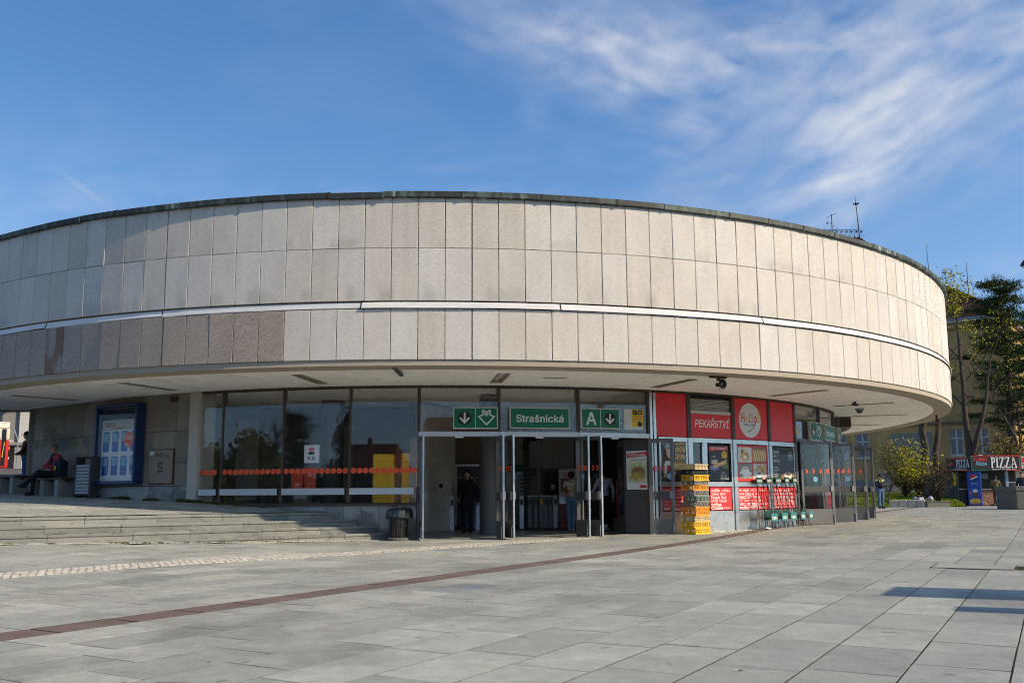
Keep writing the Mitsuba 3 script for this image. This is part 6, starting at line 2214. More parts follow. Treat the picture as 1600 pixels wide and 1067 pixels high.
# grey wall with scrawls behind the fence
fr, L = fr_between(at(1380, 775, 70)[:2], at(1500, 775, 69)[:2])
k = thing("garden_wall", "long grey garden wall with blue scrawls behind the wire fence", "wall")
part(k, "wall", MB(fr).box(0, L, -.3, 0, 0, 2.6, .02), "render_grey")
part(k, "coping", MB(fr).box(-.05, L + .05, -.36, .06, 2.6, 2.72, .02), "concrete")
part(k, "scrawl", MB(fr).poly(shapely.LineString([(3.6, 1.6), (3.8, 2.3), (4.2, 1.5), (4.4, 2.3), (4.9, 1.7), (5.3, 2.2), (5.3, 1.6), (5.9, 2.0), (6.3, 1.6)]).buffer(.07), 0, .01), "blue_frame")

# ------------------------------------------------------------------ ochre villa
CO = np.array([41.2, 75.0])
DF, DD = np.array([-.8, .6]), np.array([.6, .8])
GZV = .9
VILLA = thing("ochre_villa", "ochre villa with tall white windows and a dark tiled hip roof behind the trees", "house")
frF = Frame((*(CO + DF * 24), 0), (*(-DF), 0))          # facade towards the plaza: s from far left to the corner
EV = 16.0
ww = []
wz = ((4.25, 6.5), (8.3, 11.2), (12.2, 14.2))
wins = []
for i in range(7):
    s = 24 - 2.13 - i * 1.95
    for (z0, z1) in wz:
        if (i > 1 and z0 < 5 and i < 5) or (i < 4 and z0 > 5):
            continue
        wins.append((s - .56, s + .56, z0, z1))
wallp = sbox(0, 0, 24, EV)
for (a, b, c, e) in wins:
    wallp = wallp.difference(sbox(a, c, b, e))
part(VILLA, "wall", MB(frF).poly(wallp, -.4, 0, uv=np.array([.98, .01])), "ochre")
frS = Frame((*CO, 0), (*DD, 0))
wallp = sbox(0, 0, 13, EV)
sw = [(2.0 + 3.4 * i - .7, 2.0 + 3.4 * i + .7, a, b) for i in range(3) for a, b in wz]
for (a, b, c, e) in sw:
    wallp = wallp.difference(sbox(a, c, b, e))
part(VILLA, "wall", MB(frS).poly(wallp, -.4, 0, uv=np.array([.98, .01])), "ochre")
part(VILLA, "back_wall", MB(frF).box(0, 24, -13, -12.6, 0, EV), "ochre")
part(VILLA, "boarded_panel", MB(frF).box(24 - 9.4, 24 - 6.0, 0, .05, 3.2, 6.3, .01), "render_grey")
part(VILLA, "plinth", MB(frF).box(-.05, 24.08, -.3, .10, 0, 2.3, .03).box(24.0, 24.08, -13, -.3, 0, 2.3), "render_grey")
for fr_, L_ in ((frF, 24.12), (frS, 13.1)):
    part(VILLA, "string_course", MB(fr_).box(-.1, L_, 0, .16, 6.9, 7.15, .02), "render_brown")
    part(VILLA, "cornice", MB(fr_).box(-.3, L_ + .2, 0, .35, EV - .9, EV - .45, .03), "ochre")
    part(VILLA, "cornice", MB(fr_).box(-.5, L_ + .45, -.2, .75, EV - .44, EV - .12, .03), "render_white")
for fr_, ws in ((frF, wins), (frS, sw)):
    for (a, b, c, e) in ws:
        k = part(VILLA, "window", MB(fr_).box(a, a + .10, -.30, -.16, c, e).box(b - .10, b, -.30, -.16, c, e).box(a + .10, b - .10, -.30, -.16, c, c + .12).box(a + .10, b - .10, -.30, -.16, e - .10, e).box((a + b) / 2 - .06, (a + b) / 2 + .06, -.29, -.15, c + .12, e - .10).box(a + .10, b - .10, -.285, -.155, c + (e - c) * .62, c + (e - c) * .62 + .10), "offwhite")
        part(k, "glass", MB(fr_).sheet(a + .08, b - .08, -.26, c + .08, e - .06), "glass_blue")
        part(k, "sill", MB(fr_).box(a - .15, b + .15, -.1, .16, c - .16, c - .002, .02), "render_white")
        part(k, "surround", MB(fr_).box(a - .22, a - .003, 0, .05, c, e + .25).box(b + .003, b + .22, 0, .05, c, e + .25).box(a - .003, b + .003, 0, .05, e + .003, e + .25), "ochre")
        part(k, "dark_room", MB(fr_).box(a, b, -.42, -.40, c, e), "dark")
# hip roof with tile courses
ap = 20.9
RB = MB()
ov = .7
def roof_pt(s, q, z):
    """s along the facade from the far end, q depth behind it"""
    return np.array([*(CO + DF * (24 - s) + DD * q), z])
EZ = EV - .1
ridge0, ridge1 = 6.5, 24 - 6.5
RP = thing  # keep name free
rk = part(VILLA, "roof", MB().raw([roof_pt(-ov, -ov, EZ - .06), roof_pt(24 + ov, -ov, EZ - .06), roof_pt(24 + ov, 13 + ov, EZ - .06), roof_pt(-ov, 13 + ov, EZ - .06), roof_pt(ridge0, 6.5, ap - .06), roof_pt(ridge1, 6.5, ap - .06)], [(0, 1, 5), (0, 5, 4), (1, 2, 5), (2, 3, 4), (2, 4, 5), (3, 0, 4), (0, 2, 1), (0, 3, 2)], np.array([.1, .01]), world=True), "rooftile")
rr_ = R1(9)
def courses(base, along, upv, L0, shrinkL, shrinkR, Lup, n, name):
    tl_ = MB()
    along, upv = np.array(along), np.array(upv)
    nrm = np.cross(along, upv)
    nrm /= np.linalg.norm(nrm)
    if nrm[2] < 0:
        nrm = -nrm
    for i in range(n):
        h0, h1 = Lup * i / n, Lup * (i + 1.12) / n
        a, b = shrinkL * i / n, L0 - shrinkR * i / n
        s = a - rr_.random() * .1
        while s < b:
            w = .36
            e = min(s + w - .015, b)
            t = float(rr_.random())
            o = np.array(base)
            lift0, lift1 = .10 + .02 * rr_.random(), .02
            q = [o + along * max(s, a) + upv * h0 + nrm * lift0, o + along * e + upv * h0 + nrm * lift0, o + along * e + upv * min(h1, Lup) + nrm * lift1, o + along * max(s, a) + upv * min(h1, Lup) + nrm * lift1, o + along * max(s, a) + upv * h0, o + along * e + upv * h0]
            tl_.raw(q, [(0, 1, 2), (0, 2, 3), (4, 5, 1), (4, 1, 0), (1, 5, 2), (0, 3, 4)], np.array([t, .01]), world=True)
            s += w
    part(rk, name, tl_, "rooftile", kind="stuff")
E0, E1 = roof_pt(-ov, -ov, EZ), roof_pt(24 + ov, -ov, EZ)
al = (E1 - E0) / np.linalg.norm(E1 - E0)
A0 = roof_pt(ridge0, 6.5, ap)
mid_up = roof_pt(12, 6.5, ap) - roof_pt(12, -ov, EZ)
courses(E0, al, mid_up / np.linalg.norm(mid_up), np.linalg.norm(E1 - E0), ridge0 + ov, 24 + ov - ridge1, np.linalg.norm(mid_up), 22, "roof_tiles")
E2 = roof_pt(24 + ov, 13 + ov, EZ)
al2 = (E2 - E1) / np.linalg.norm(E2 - E1)
up2 = roof_pt(ridge1, 6.5, ap) - roof_pt(24 + ov, 6.5, EZ)
courses(E1, al2, up2 / np.linalg.norm(up2), np.linalg.norm(E2 - E1), 6.5 + ov, 6.5 + ov, np.linalg.norm(up2), 22, "hip_tiles")
hm = MB()
for a, b in ((roof_pt(ridge1, 6.5, ap + .1), E1 + (0, 0, .1)), (roof_pt(ridge0, 6.5, ap + .1), roof_pt(ridge1, 6.5, ap + .1)), (roof_pt(ridge1, 6.5, ap + .1), E2 + (0, 0, .1))):
    n = int(np.linalg.norm(b - a) / .4)
    for q in range(n):
        hm.tube([a + (b - a) * q / n, a + (b - a) * (q + .96) / n], [.13, .16], 6, uv=np.array([.55 + .4 * rr_.random(), .01]))
part(rk, "ridge_tiles", hm, "rooftile", kind="stuff")
part(rk, "gutter", MB().tube([E0 + (0, 0, -.1), E1 + (0, 0, -.1)], .12, 8).tube([E1 + (0, 0, -.1), E2 + (0, 0, -.1)], .12, 8), "bluesteel")
ch = Frame(tuple(roof_pt(22.0, 10.5, 0)), (*(-DF), 0))
part(rk, "chimney", MB(ch).box(-.6, .6, -.45, .45, 16, 18.9, .02).box(-.75, .75, -.6, .6, 18.9, 19.15, .02), "render_white")
for (x, s, q, z0, z1) in (("lightning rod", ridge1 - .1, 6.5, ap, 24.7), ("second lightning rod", 21.2, 3.2, 18.3, 21.6)):
    b = roof_pt(s, q, z0)
    own("lightning_rod", "thin lightning rod on the peak of the dark hip roof" if x[0] == "l" else "short lightning rod halfway down the dark hip roof", "lightning rod", MB().tube([b, b + np.array([-.1 if x[0] == "l" else 0, 0, z1 - z0])], [.04, .018], 6), "dark")

# ------------------------------------------------------------------ second villa: only its roof crest stands above the drum
pk_ = at(1340, 380, 90.0)
k = thing("gabled_villa", "far villa whose dark tiled roof with iron cresting rises behind the drum", "house")
vx, vy, vz = pk_
fv = Frame((vx, vy, 0), (1, 0, 0))
zt_ = float(at(1345, 375, 94)[2])
part(k, "wall", MB(fv).box(-9, 5.0, -9, 1, 0, 20.5, .03), "ochre")
rkk = part(k, "roof", MB().raw([fv.P(-9.5, 1.5, 20.5), fv.P(5.5, 1.5, 20.5), fv.P(5.5, -9.5, 20.5), fv.P(-9.5, -9.5, 20.5), fv.P(-6.0, -4.0, zt_), fv.P(1.85, -4.0, zt_)], [(0, 1, 5), (0, 5, 4), (1, 2, 5), (2, 3, 4), (2, 4, 5), (3, 0, 4), (0, 3, 2), (0, 2, 1)], np.array([.2, .01]), world=True), "rooftile")
hm = MB()
for a, b in ((fv.P(1.85, -4, zt_), fv.P(5.5, 1.5, 20.5)), (fv.P(1.85, -4, zt_), fv.P(5.5, -9.5, 20.5)), (fv.P(-6, -4, zt_), fv.P(1.85, -4, zt_))):
    n = int(np.linalg.norm(b - a) / .42)
    for q in range(n):
        c = a + (b - a) * (q + .5) / n
        hm.tube([a + (b - a) * q / n + (0, 0, .06), a + (b - a) * (q + .8) / n + (0, 0, .22)], [.13, .19], 6, uv=np.array([.3 + .6 * rr_.random(), .01]))
part(rkk, "ridge_tiles", hm, "rooftile", kind="stuff")
A0_, b0 = fv.P(-6, -4, zt_ + .2), fv.P(1.85, -4, zt_ + .2)
tl_ = MB()
e0, e1 = fv.P(-9.5, 1.5, 20.5), fv.P(5.5, 1.5, 20.5)
upv = (fv.P(-2, -4, zt_) - fv.P(-2, 1.5, 20.5))
for i in range(24):
    for s in np.arange(-9.5 + 3.5 * i / 24, 5.5 - 3.65 * i / 24, .4):
        o = fv.P(s, 1.5, 20.5) + upv * i / 24
        w_ = np.array([.37, 0, 0])
        nr = np.array([0, -.06, .06])
        tl_.raw([o + nr * 1.6, o + w_ + nr * 1.6, o + w_ + upv / 22 + nr * .3, o + upv / 22 + nr * .3, o, o + w_], [(0, 1, 2), (0, 2, 3), (4, 5, 1), (4, 1, 0)], np.array([float(rr_.random()), .01]), world=True)
part(rkk, "roof_tiles", tl_, "rooftile", kind="stuff")
cm = MB()
for q in range(16):
    s = -6 + 7.85 * q / 15
    o = fv.P(s, -4, zt_ + .2)
    cm.tube([o, o + (0, 0, .95)], .025, 4)
    for a in np.linspace(0, math.pi * 1.5, 7)[:-1]:
        a2 = a + math.pi * .25
        c = o + np.array([.22, 0, .70])
        cm.tube([c + .16 * np.array([math.cos(a), 0, math.sin(a)]), c + .16 * np.array([math.cos(a2), 0, math.sin(a2)])], .022, 4)
    cm.tube([o + (.0, 0, .05), o + (.25, 0, .55), o + (.5, 0, .05)], .018, 4)
    cm.raw(*(lambda q_: (np.array(q_.vert_properties[:, :3]) + o + (0.22, 0, .70), np.array(q_.tri_verts)))(Man.sphere(.09, 8).to_mesh()), world=True)
cm.tube([fv.P(-6, -4, zt_ + .25), b0 + (0, 0, .05)], .03, 4).tube([fv.P(-6, -4, zt_ + 1.15), b0 + (0, 0, .95)], .028, 4)
part(rkk, "cresting", cm, "dark")
fm = MB()
fm.tube([b0 + (.0, 0, -.2), b0 + (-.12, 0, 2.3), b0 + (-.2, 0, 3.7), b0 + (-.22, 0, 4.6)], [.07, .06, .045, .02], 8)
o = b0 + (-.2, 0, 3.75)
for a in np.arange(6) * math.pi / 3:
    dv = np.array([math.cos(a), math.sin(a), 0])
    fm.tube([o, o + dv * .2 + (0, 0, .02), o + dv * .34 + (0, 0, .12)], [.05, .06, .03], 5)
fm.raw(*(lambda q_: (np.array(q_.vert_properties[:, :3]) + o, np.array(q_.tri_verts)))(Man.sphere(.13, 10).to_mesh()), world=True)
part(rkk, "finial", fm, "dark")
k = thing("television_antenna", "television antenna with thin cross rods rising behind the drum left of the finial", "antenna")
b = at(1301.5, 385, 89)
mtop = at(1299, 335, 89)
mm = MB().tube([b - (0, 0, 3), mtop], .045, 6)
part(k, "mast", mm, "dark")
L_ = lambda z, a, bb, dy: MB().tube([at(1300 + a, z - dy * a * .5, 89), at(1300 + bb, z - dy * bb * .5, 89)], .022, 4)
for z, a, bb, dy in ((336.5, -9, 7, .9), (349, -8, 1, .0), (362.5, -11, 10, 1.0), (353, -1, 4, 0), (368, -5, 6, 1.2)):
    part(k, "cross_rod", L_(z, a, bb, dy), "dark")
part(k, "dipole", MB().tube([at(1292.5, 346.5, 89), at(1292.5, 350.5, 89)], .06, 6).tube([at(1288.5, 362, 89), at(1288.5, 365.5, 89)], .05, 6).tube([at(1295.5, 360, 89), at(1295.5, 363.5, 89)], .05, 6), "dark")
# blue banner on the villa, beside the right edge of the drum
tb = 5.2
while 800 + FPX * (41.2 - .8 * tb) / (75 + .6 * tb) > 1490:
    tb += .05
zc = at(1489, 608, 75 + .6 * tb)[2]
k = thing("blue_sign", "dark blue projecting sign on the villa beside the right edge of the drum", "sign")
fq = Frame(frF.P(24 - tb, 0, 0), frF.n, frF.a)
part(k, "board", MB(fq).box(.35, 1.3, -.06, .06, zc - 1.25, zc + 1.25, .02), "blue_frame")
part(k, "bracket", MB(fq).box(0, .35, -.03, .03, zc + .9, zc + .96).box(0, .35, -.03, .03, zc - .96, zc - .9), "darkgrey")

# ------------------------------------------------------------------ pizza kiosk
KD = 55.0
kf = facing(*gp(1545, KD), .27, -4)
PX = KD / FPX
def kx(x):
    return (x - 1545) * PX
k = thing("pizza_kiosk", "dark pizza kiosk with big PIZZA sign boards round its roof", "kiosk")
x0, x1, x2 = kx(1500), kx(1562), kx(1640)
part(k, "wall", MB(kf).box(x0, x2, -2.6, -2.5, 0, 2.1).box(x0, x0 + .08, -2.5, -.05, 0, 2.1), "darkgrey")
part(k, "counter_front", MB(kf).box(x0 + .08, x1 + .1, -.12, 0, 0, .95, .01), "black")
part(k, "counter_print", MB(kf).sheet(kx(1531), kx(1575), .003, .04, .93, 8), "print")
part(k, "floor", MB(kf).box(x0, x2, -2.5, -.12, 0, .08), "darkgrey")
part(k, "roof", MB(kf).box(x0 - .35, x2 + .3, -2.8, .38, 2.1, 2.2), "darkgrey")
part(k, "counter_top", MB(kf).box(x0 + .02, x1 + .12, -.45, .12, .95, 1.0, .01), "grey")
for x, m in ((kx(1574), "bluesteel"), (kx(1603), "aluminium")):
    part(k, "post", MB(kf).box(x - .09, x + .09, -.15, .02, 0 if m == "aluminium" else .6, 2.1, .01), m)
part(k, "window_frame", MB(kf).box(kx(1577), kx(1620), -.1, -.04, 1.35, 1.42).box(kx(1577), kx(1620), -.1, -.04, .98, 1.03), "offwhite")
part(k, "cream_panel", MB(kf).box(kx(1588), kx(1602), -.12, -.02, .7, 2.08), "cream")
for (xa, xb, za, zb_, m) in ((1533, 1548, 1.55, 1.95, "aluminium"), (1534, 1550, 1.12, 1.40, "grey"), (1550, 1562, 1.62, 1.98, "bluesteel"), (1538, 1542, 1.25, 1.4, "cream")):
    part(k, "shelf_ware", MB(kf).box(kx(xa), kx(xb), -1.6, -1.4, za, zb_, .02), m)
part(k, "step", MB(kf).box(kx(1552), kx(1577), .0, .55, 0, .14, .01), "concrete_dark")
part(k, "side_menu", MB(kf).box(x0 - .012, x0, -.6, -.2, 1.2, 1.95), "yellow")
part(k, "roof_box", MB(kf).box(kx(1540), kx(1546), -.8, -.5, 2.95, 3.05, .01), "offwhite")


def serif_word(fr, s0, s1, zc, h, d):
    """PIZZA in serif capitals"""
    def P_():
        return shapely.union_all([sbox(.08, 0, .26, 1), sbox(0, 0, .36, .06), sbox(0, .94, .30, 1), Point(.34, .73).buffer(.27).intersection(sbox(.2, .4, .8, 1.1)).difference(affinity.scale(Point(.30, .73).buffer(.2), .75, .95)), sbox(.2, .93, .36, 1), sbox(.2, .46, .36, .53)])
    def I_():
        return shapely.union_all([sbox(.10, 0, .28, 1), sbox(0, 0, .38, .06), sbox(0, .94, .38, 1)])
    def Z_():
        return shapely.union_all([sbox(.02, .93, .66, 1), sbox(0, 0, .68, .07), Polygon([(0, .05), (.20, .05), (.66, .95), (.46, .95)]), sbox(.02, .72, .07, .95), sbox(.62, .05, .67, .30)])
    def A_():
        return shapely.union_all([Polygon([(.30, 1), (.42, 1), (.80, .03), (.60, .03)]), Polygon([(.30, 1), (.38, 1), (.16, .03), (.08, .03)]), sbox(.2, .32, .60, .38), sbox(0, 0, .26, .05), sbox(.50, 0, .88, .05)])
    gl = [(P_(), .66), (I_(), .46), (Z_(), .78), (Z_(), .78), (A_(), .88)]
    tot = sum(w for _, w in gl)
    sc = (s1 - s0) / tot
    x = s0
    mb = MB(fr)
    for g, w in gl:
        mb.poly(affinity.translate(affinity.scale(g, sc, h, origin=(0, 0)), x, zc - h / 2), d, d + .02)
        x += w * sc
    return mb


ZS0, ZS1 = 2.07, 2.98
sg = thing("kiosk_sign", "large PIZZA sign board on the front of the kiosk roof", "sign")
a, b = kx(1517), kx(1590)
part(sg, "board", MB(kf).box(a, b, .38, .46, ZS0, ZS1, .01), "black_print")
part(sg, "edge", MB(kf).box(a, b, .46, .47, ZS1 - .05, ZS1).box(a + 2, b, .46, .47, ZS0, ZS0 + .05).box(b - .05, b, .46, .47, ZS0, ZS1), "red_vinyl")
part(sg, "green_edge", MB(kf).box(a, a + .06, .46, .472, ZS0, ZS1).box(a + .06, a + 1.0, .46, .471, ZS0, ZS0 + .05), "green_sign")
part(sg, "word", serif_word(kf, kx(1546.5), kx(1586), 2.56, .62, .462), "white")
part(sg, "phone_line", merge([text(kf, (kx(1572), 2.17), "778 000 557", .09, .461, True, width=1.0), text(kf, (kx(1553.5), 2.165), "Rozvoz", .08, .461, True, width=.42)]), "offwhite")
part(sg, "name", text(kf, (kx(1531), 2.74), "TURBO", .20, .461, True, width=.85), "red_vinyl")
part(sg, "name_pizza", text(kf, (kx(1532), 2.50), "Pizza", .22, .463, True, slant=.2, width=.62), "lightblue")
sg = thing("kiosk_side_sign", "angled PIZZA sign board on the left corner of the kiosk", "sign")
A_, B_ = kf.P(kx(1491) + .1, -.9, 0), kf.P(kx(1516.5), .42, 0)
sf = Frame(A_, B_ - A_)
Ls = np.linalg.norm(B_ - A_)
part(sg, "board", MB(sf).box(0, Ls, -.08, 0, ZS0 - .03, ZS1 - .12, .01), "black_print")
part(sg, "edge", MB(sf).box(0, Ls, 0, .01, ZS1 - .17, ZS1 - .12).box(0, Ls, 0, .01, ZS0 - .03, ZS0 + .02), "red_vinyl")
part(sg, "word", serif_word(sf, Ls * .42, Ls * .97, 2.52, .50, .002), "white")
part(sg, "emblem", MB(sf).poly(affinity.translate(rounded(.26, .2, .06), Ls * .2, 2.5), 0, .012), "red_vinyl")
sg = thing("kiosk_end_sign", "green edged sign at the right end of the kiosk roof", "sign")
part(sg, "board", MB(kf).box(kx(1591), kx(1640), .34, .42, ZS0 + .05, ZS1, .01), "green_sign")
part(sg, "field", MB(kf).box(kx(1592.5), kx(1638), .42, .43, ZS0 + .12, ZS1 - .07), "offwhite")
part(sg, "red_band", MB(kf).box(kx(1593), kx(1637), .43, .436, ZS0 + .45, ZS1 - .12), "red_vinyl")
part(sg, "letters", text(kf, (kx(1606), ZS0 + .28), "Točená", .22, .431, True), "black_print")
# cold drink cabinet beside the kiosk
cf = kf.at(kx(1521.5), .30, 0, 20)
ck = thing("drink_fridge", "tall blue drinks fridge with a round emblem at the kiosk's left corner", "fridge")
part(ck, "body", MB(cf).box(-.38, .38, -.6, 0, 0, 2.06, .02), "blue")
part(ck, "door", MB(cf).box(-.35, .35, 0, .03, .05, 1.97, .008), "blue")
part(ck, "picture", MB(cf).sheet(-.34, .34, .031, .06, 1.02, 9), "print")
disc_ = Point(0, 0).buffer(.21, 24)
wave = [(x, .05 * math.sin((x + .02) / .21 * 2.2) + .02 + .12 * x) for x in np.linspace(-.22, .22, 16)]
upper = Polygon(wave + [(.3, .3), (-.3, .3)]).intersection(disc_)
lower = Polygon([(x, y - .085) for x, y in wave] + [(.3, -.3), (-.3, -.3)]).intersection(disc_)
ec = (.0, 1.66)
part(ck, "emblem", MB(cf).poly(affinity.translate(disc_, *ec), .03, .034), "white")
part(ck, "emblem_red", MB(cf).poly(affinity.translate(upper, *ec), .034, .037), "red_vinyl")
part(ck, "emblem_blue", MB(cf).poly(affinity.translate(lower, *ec), .034, .037), "blue_frame")
part(ck, "letters", text(cf, (0, 1.33), "pepsi", .10, .031, True, width=.36), "lightblue")
person(stand(1557, 53.9, .30, 150), "customer in an olive jacket and brown trousers standing at the kiosk counter", 1.72, dict(elL=(-.27, .08, 1.16), wrL=(-.10, .28, 1.12), elR=(.25, .06, 1.15), wrR=(.10, .28, 1.14)), "cloth_olive", "cloth_brown", "shoe_white", ("hair_dark", "short"), slim=1.1)
own("wood_beam", "dark wooden plank lying on the paving before the kiosk", "plank", MB(Frame((*gp(1568, 49.5), .262), (.45, .9, 0))).box(-1.4, 1.4, -.09, .09, 0, .05, .01), "concrete_dark")

# big concrete planter and the person cut off at the right edge
p_ = gp(1605, 43.0)
pf = facing(p_[0], p_[1], .25, -3)
k = thing("concrete_planter", "big dark grey concrete planter box at the right edge", "planter")
part(k, "body", MB(pf).box(-.98, .98, -.98, .98, 0, .82, .03), "concrete_dark")
part(k, "rim", MB(pf).box(-1.0, 1.0, -1.0, 1.0, .83, 1.06, .03), "concrete_dark")
part(k, "soil", MB(pf).box(-.9, .9, -.9, .9, 1.0, 1.07), "bark")
person(stand(1599, 46.0, .25, -30), "person in a long dark coat behind the planter, cut by the right edge", 1.80, None, "cloth_navy", "cloth_black", "black", ("hair_dark", "short"), coat=.6, slim=1.1)
# street lamp whose head reaches in at the right edge
k = thing("street_lamp", "dark lantern head of a street lamp reaching in at the upper right edge", "street lamp")
c = at(1601, 414, 30)
lf = facing(c[0], c[1], 0)
part(k, "post", MB(lf).tube([(1.9, 0, .2), (1.9, 0, c[2] + .2), (1.6, 0, c[2] + .75), (.8, 0, c[2] + .78), (.1, 0, c[2] + .36)], [.09, .07, .05, .045, .04], 8), "dark", 40)
part(k, "head", MB(lf).lathe([(0, c[2] + .40), (.045, c[2] + .38), (.05, c[2] + .20), (.08, c[2] + .16), (.16, c[2] + .06), (.18, c[2] + .03), (.18, c[2] - .03), (.14, c[2] - .05), (0, c[2] - .05)], 18, c=(.055, 0)), "dark", 40)
part(k, "glass", MB(lf).lathe([(.13, c[2] - .052), (.11, c[2] - .10), (0, c[2] - .13)], 16, c=(.055, 0)), "offwhite", True)
# sign posts outside the frame on the right, whose shadows fall across the paving

AX = (GU[0], GU[1], 0)
k = thing("advertising_board", "free-standing advertising board out of the picture at the right, whose shadow crosses the paving", "sign board")
bf = Frame((7.98, 7.50, 0), AX)
part(k, "panel", MB(bf).box(-.49, .49, -.09, .09, .0, 2.52, .02), "darkgrey")
part(k, "sheet", MB(bf).box(-.42, .42, .09, .10, .5, 2.4), "paper")
k = thing("information_column", "narrow information column out of the picture at the right", "sign board")
bf = Frame((7.48, 6.25, 0), AX)
part(k, "panel", MB(bf).box(-.2, .2, -.06, .06, 0, 2.25, .02), "darkgrey")
part(k, "sheet", MB(bf).box(-.15, .15, .06, .07, .6, 2.1), "paper")
own("flag_pole", "thin metal pole out of the picture at the right", "pole", MB(Frame((17.2, 19.0, .1), (1, 0, 0))).tube([(0, 0, 0), (0, 0, 4.2)], [.06, .05], 8), "grey")

# ------------------------------------------------------------------ trees and shrubs beyond the path
def shrub(name, label, cat, base, H, W, n, rs, leaf, lsize, nleaf, tone=(0, 1), bias=None, r=.03, inner=.0):
    """many stems from one foot, leaves along the upper parts"""
    k = thing(name, label, cat)
    br, pts_ = [], []
    for i in range(n):
        a = rs.random() * 6.283
        q = (.25 + .75 * rs.random())
        tip = np.array([math.cos(a) * W * q, math.sin(a) * W * q, H * (.55 + .45 * rs.random()) * (1 - .25 * q * q)])
        m = tip * (.5, .5, .62) + .08 * W * rs.normal(size=3)
        t = np.linspace(0, 1, 8)[:, None]
        c = 2 * t * (1 - t) * m + t * t * tip + .02 * W * rs.normal(size=(8, 3)) * t
        br.append((base + c, np.linspace(r * (.6 + .6 * rs.random()), .005, 8)))
        pts_.append(base + c)
        for _ in range(3):
            s = c[rs.integers(3, 7)]
            e = s + rs.normal(size=3) * W * .22 + (0, 0, H * .08)
            br.append((base + np.linspace(s, e, 4), np.linspace(.012, .005, 4)))
            pts_.append(base + np.linspace(s, e, 8))
    wood(k, br, "stems", "bark", "twigs", .022)
    if leaf:
        P_ = np.array(pts_)
        idx, q = rs.integers(0, len(P_), nleaf), rs.integers(2, 8, nleaf)
        c = P_[idx, q] + rs.normal(size=(nleaf, 3)) * W * .07
        if bias is not None:
            c = c[bias(c - base, rs)]
        mb = MB()
        leaf_cards(mb, c, lsize, rs, tone=tone)
        part(k, "leaves", mb, leaf)
    return k


b = p(1388, 53.0)
# small spring tree, yellow on its sunny side
kf_ = thing("spring_tree", "small young tree with yellow green spring leaves right of the entrance doors", "tree")
rs = R1(21)
out, tips = [], []
grow(b, (.02, 0, 1), 1.5, .06, 5, rs, out, tips, .62, .80, (2, 3), .10, .10)
top = max(q[:, 2].max() for q, _ in out) - b[2]
out = [((q - b) * np.array([1.3, 1.3, 3.9 / top]) + b, rr) for q, rr in out]
tips = [((q - b) * np.array([1.3, 1.3, 3.9 / top]) + b, d) for q, d in tips]
wood(kf_, out)
idx = rs.integers(0, len(tips), 9000)
c = np.array([tips[i][0][rs.integers(0, len(tips[i][0]))] for i in idx]) + rs.normal(size=(9000, 3)) * .28
side = (c[:, 0] - b[0] > .25) & (c[:, 2] - b[2] > 1.5)
mb = MB()
leaf_cards(mb, c[side][::6], .08, rs)
part(kf_, "yellow_crown", mb, "leaf_forsythia")
mb = MB()
leaf_cards(mb, c[~side][:1100], .06, rs)
part(kf_, "thin_crown", mb, "leaf_olive")
# old double trunk
b = p(1449, 57.0)
k = thing("old_tree", "old bare tree with a thick dark forked trunk behind the bare bush", "tree")
rs = R1(4)
out, tips = [], []
tr1 = np.array([(0, 0, -.2), (.10, 0, .8), (.0, .1, 1.8), (.15, .1, 3.0), (-.02, .1, 4.2), (.32, .1, 5.4), (.35, .1, 6.8), (.2, .1, 8.5)])
out.append((b + tr1, np.array([.42, .30, .25, .23, .22, .21, .19, .16])))
tr2 = np.array([(.45, .1, .2), (.70, .15, 1.6), (.80, .2, 2.9), (1.05, .25, 4.0), (1.12, .2, 4.9)])
out.append((b + tr2, np.array([.24, .21, .19, .17, .14])))
grow(b + tr1[-1] - (0, 0, 2.2), (.0, .1, 1), 1.6, .15, 3, rs, out, tips, .6, .75)
grow(b + tr1[5], (.6, .1, .8), 2.6, .12, 3, rs, out, tips, .6, .75)
grow(b + tr2[-1], (.3, .1, 1), 1.0, .08, 2, rs, out, tips, .7, .7)
wood(k, out)
shrub("bare_bush", "bare brown bush on the grass bank before the old forked trunk", "bush", p(1465, 53.2), 3.1, 1.5, 60, R1(31), "leaf_olive", .05, 350, r=.022)
for i, (x, d, h, w, lab) in enumerate(((1415, 58, 2.2, 1.2, "low grey green bush at the left of the wire fence"), (1438, 60, 2.0, 1.3, "low grey green bush left of the old trunk, before the wire fence"), (1488, 60, 2.3, 1.5, "grey green bush left of the kiosk, before the wire fence"))):
    shrub("low_bush", lab, "bush", p(x, d), h, w, 34, R1(60 + i), "leaf_olive", .09, 1300)
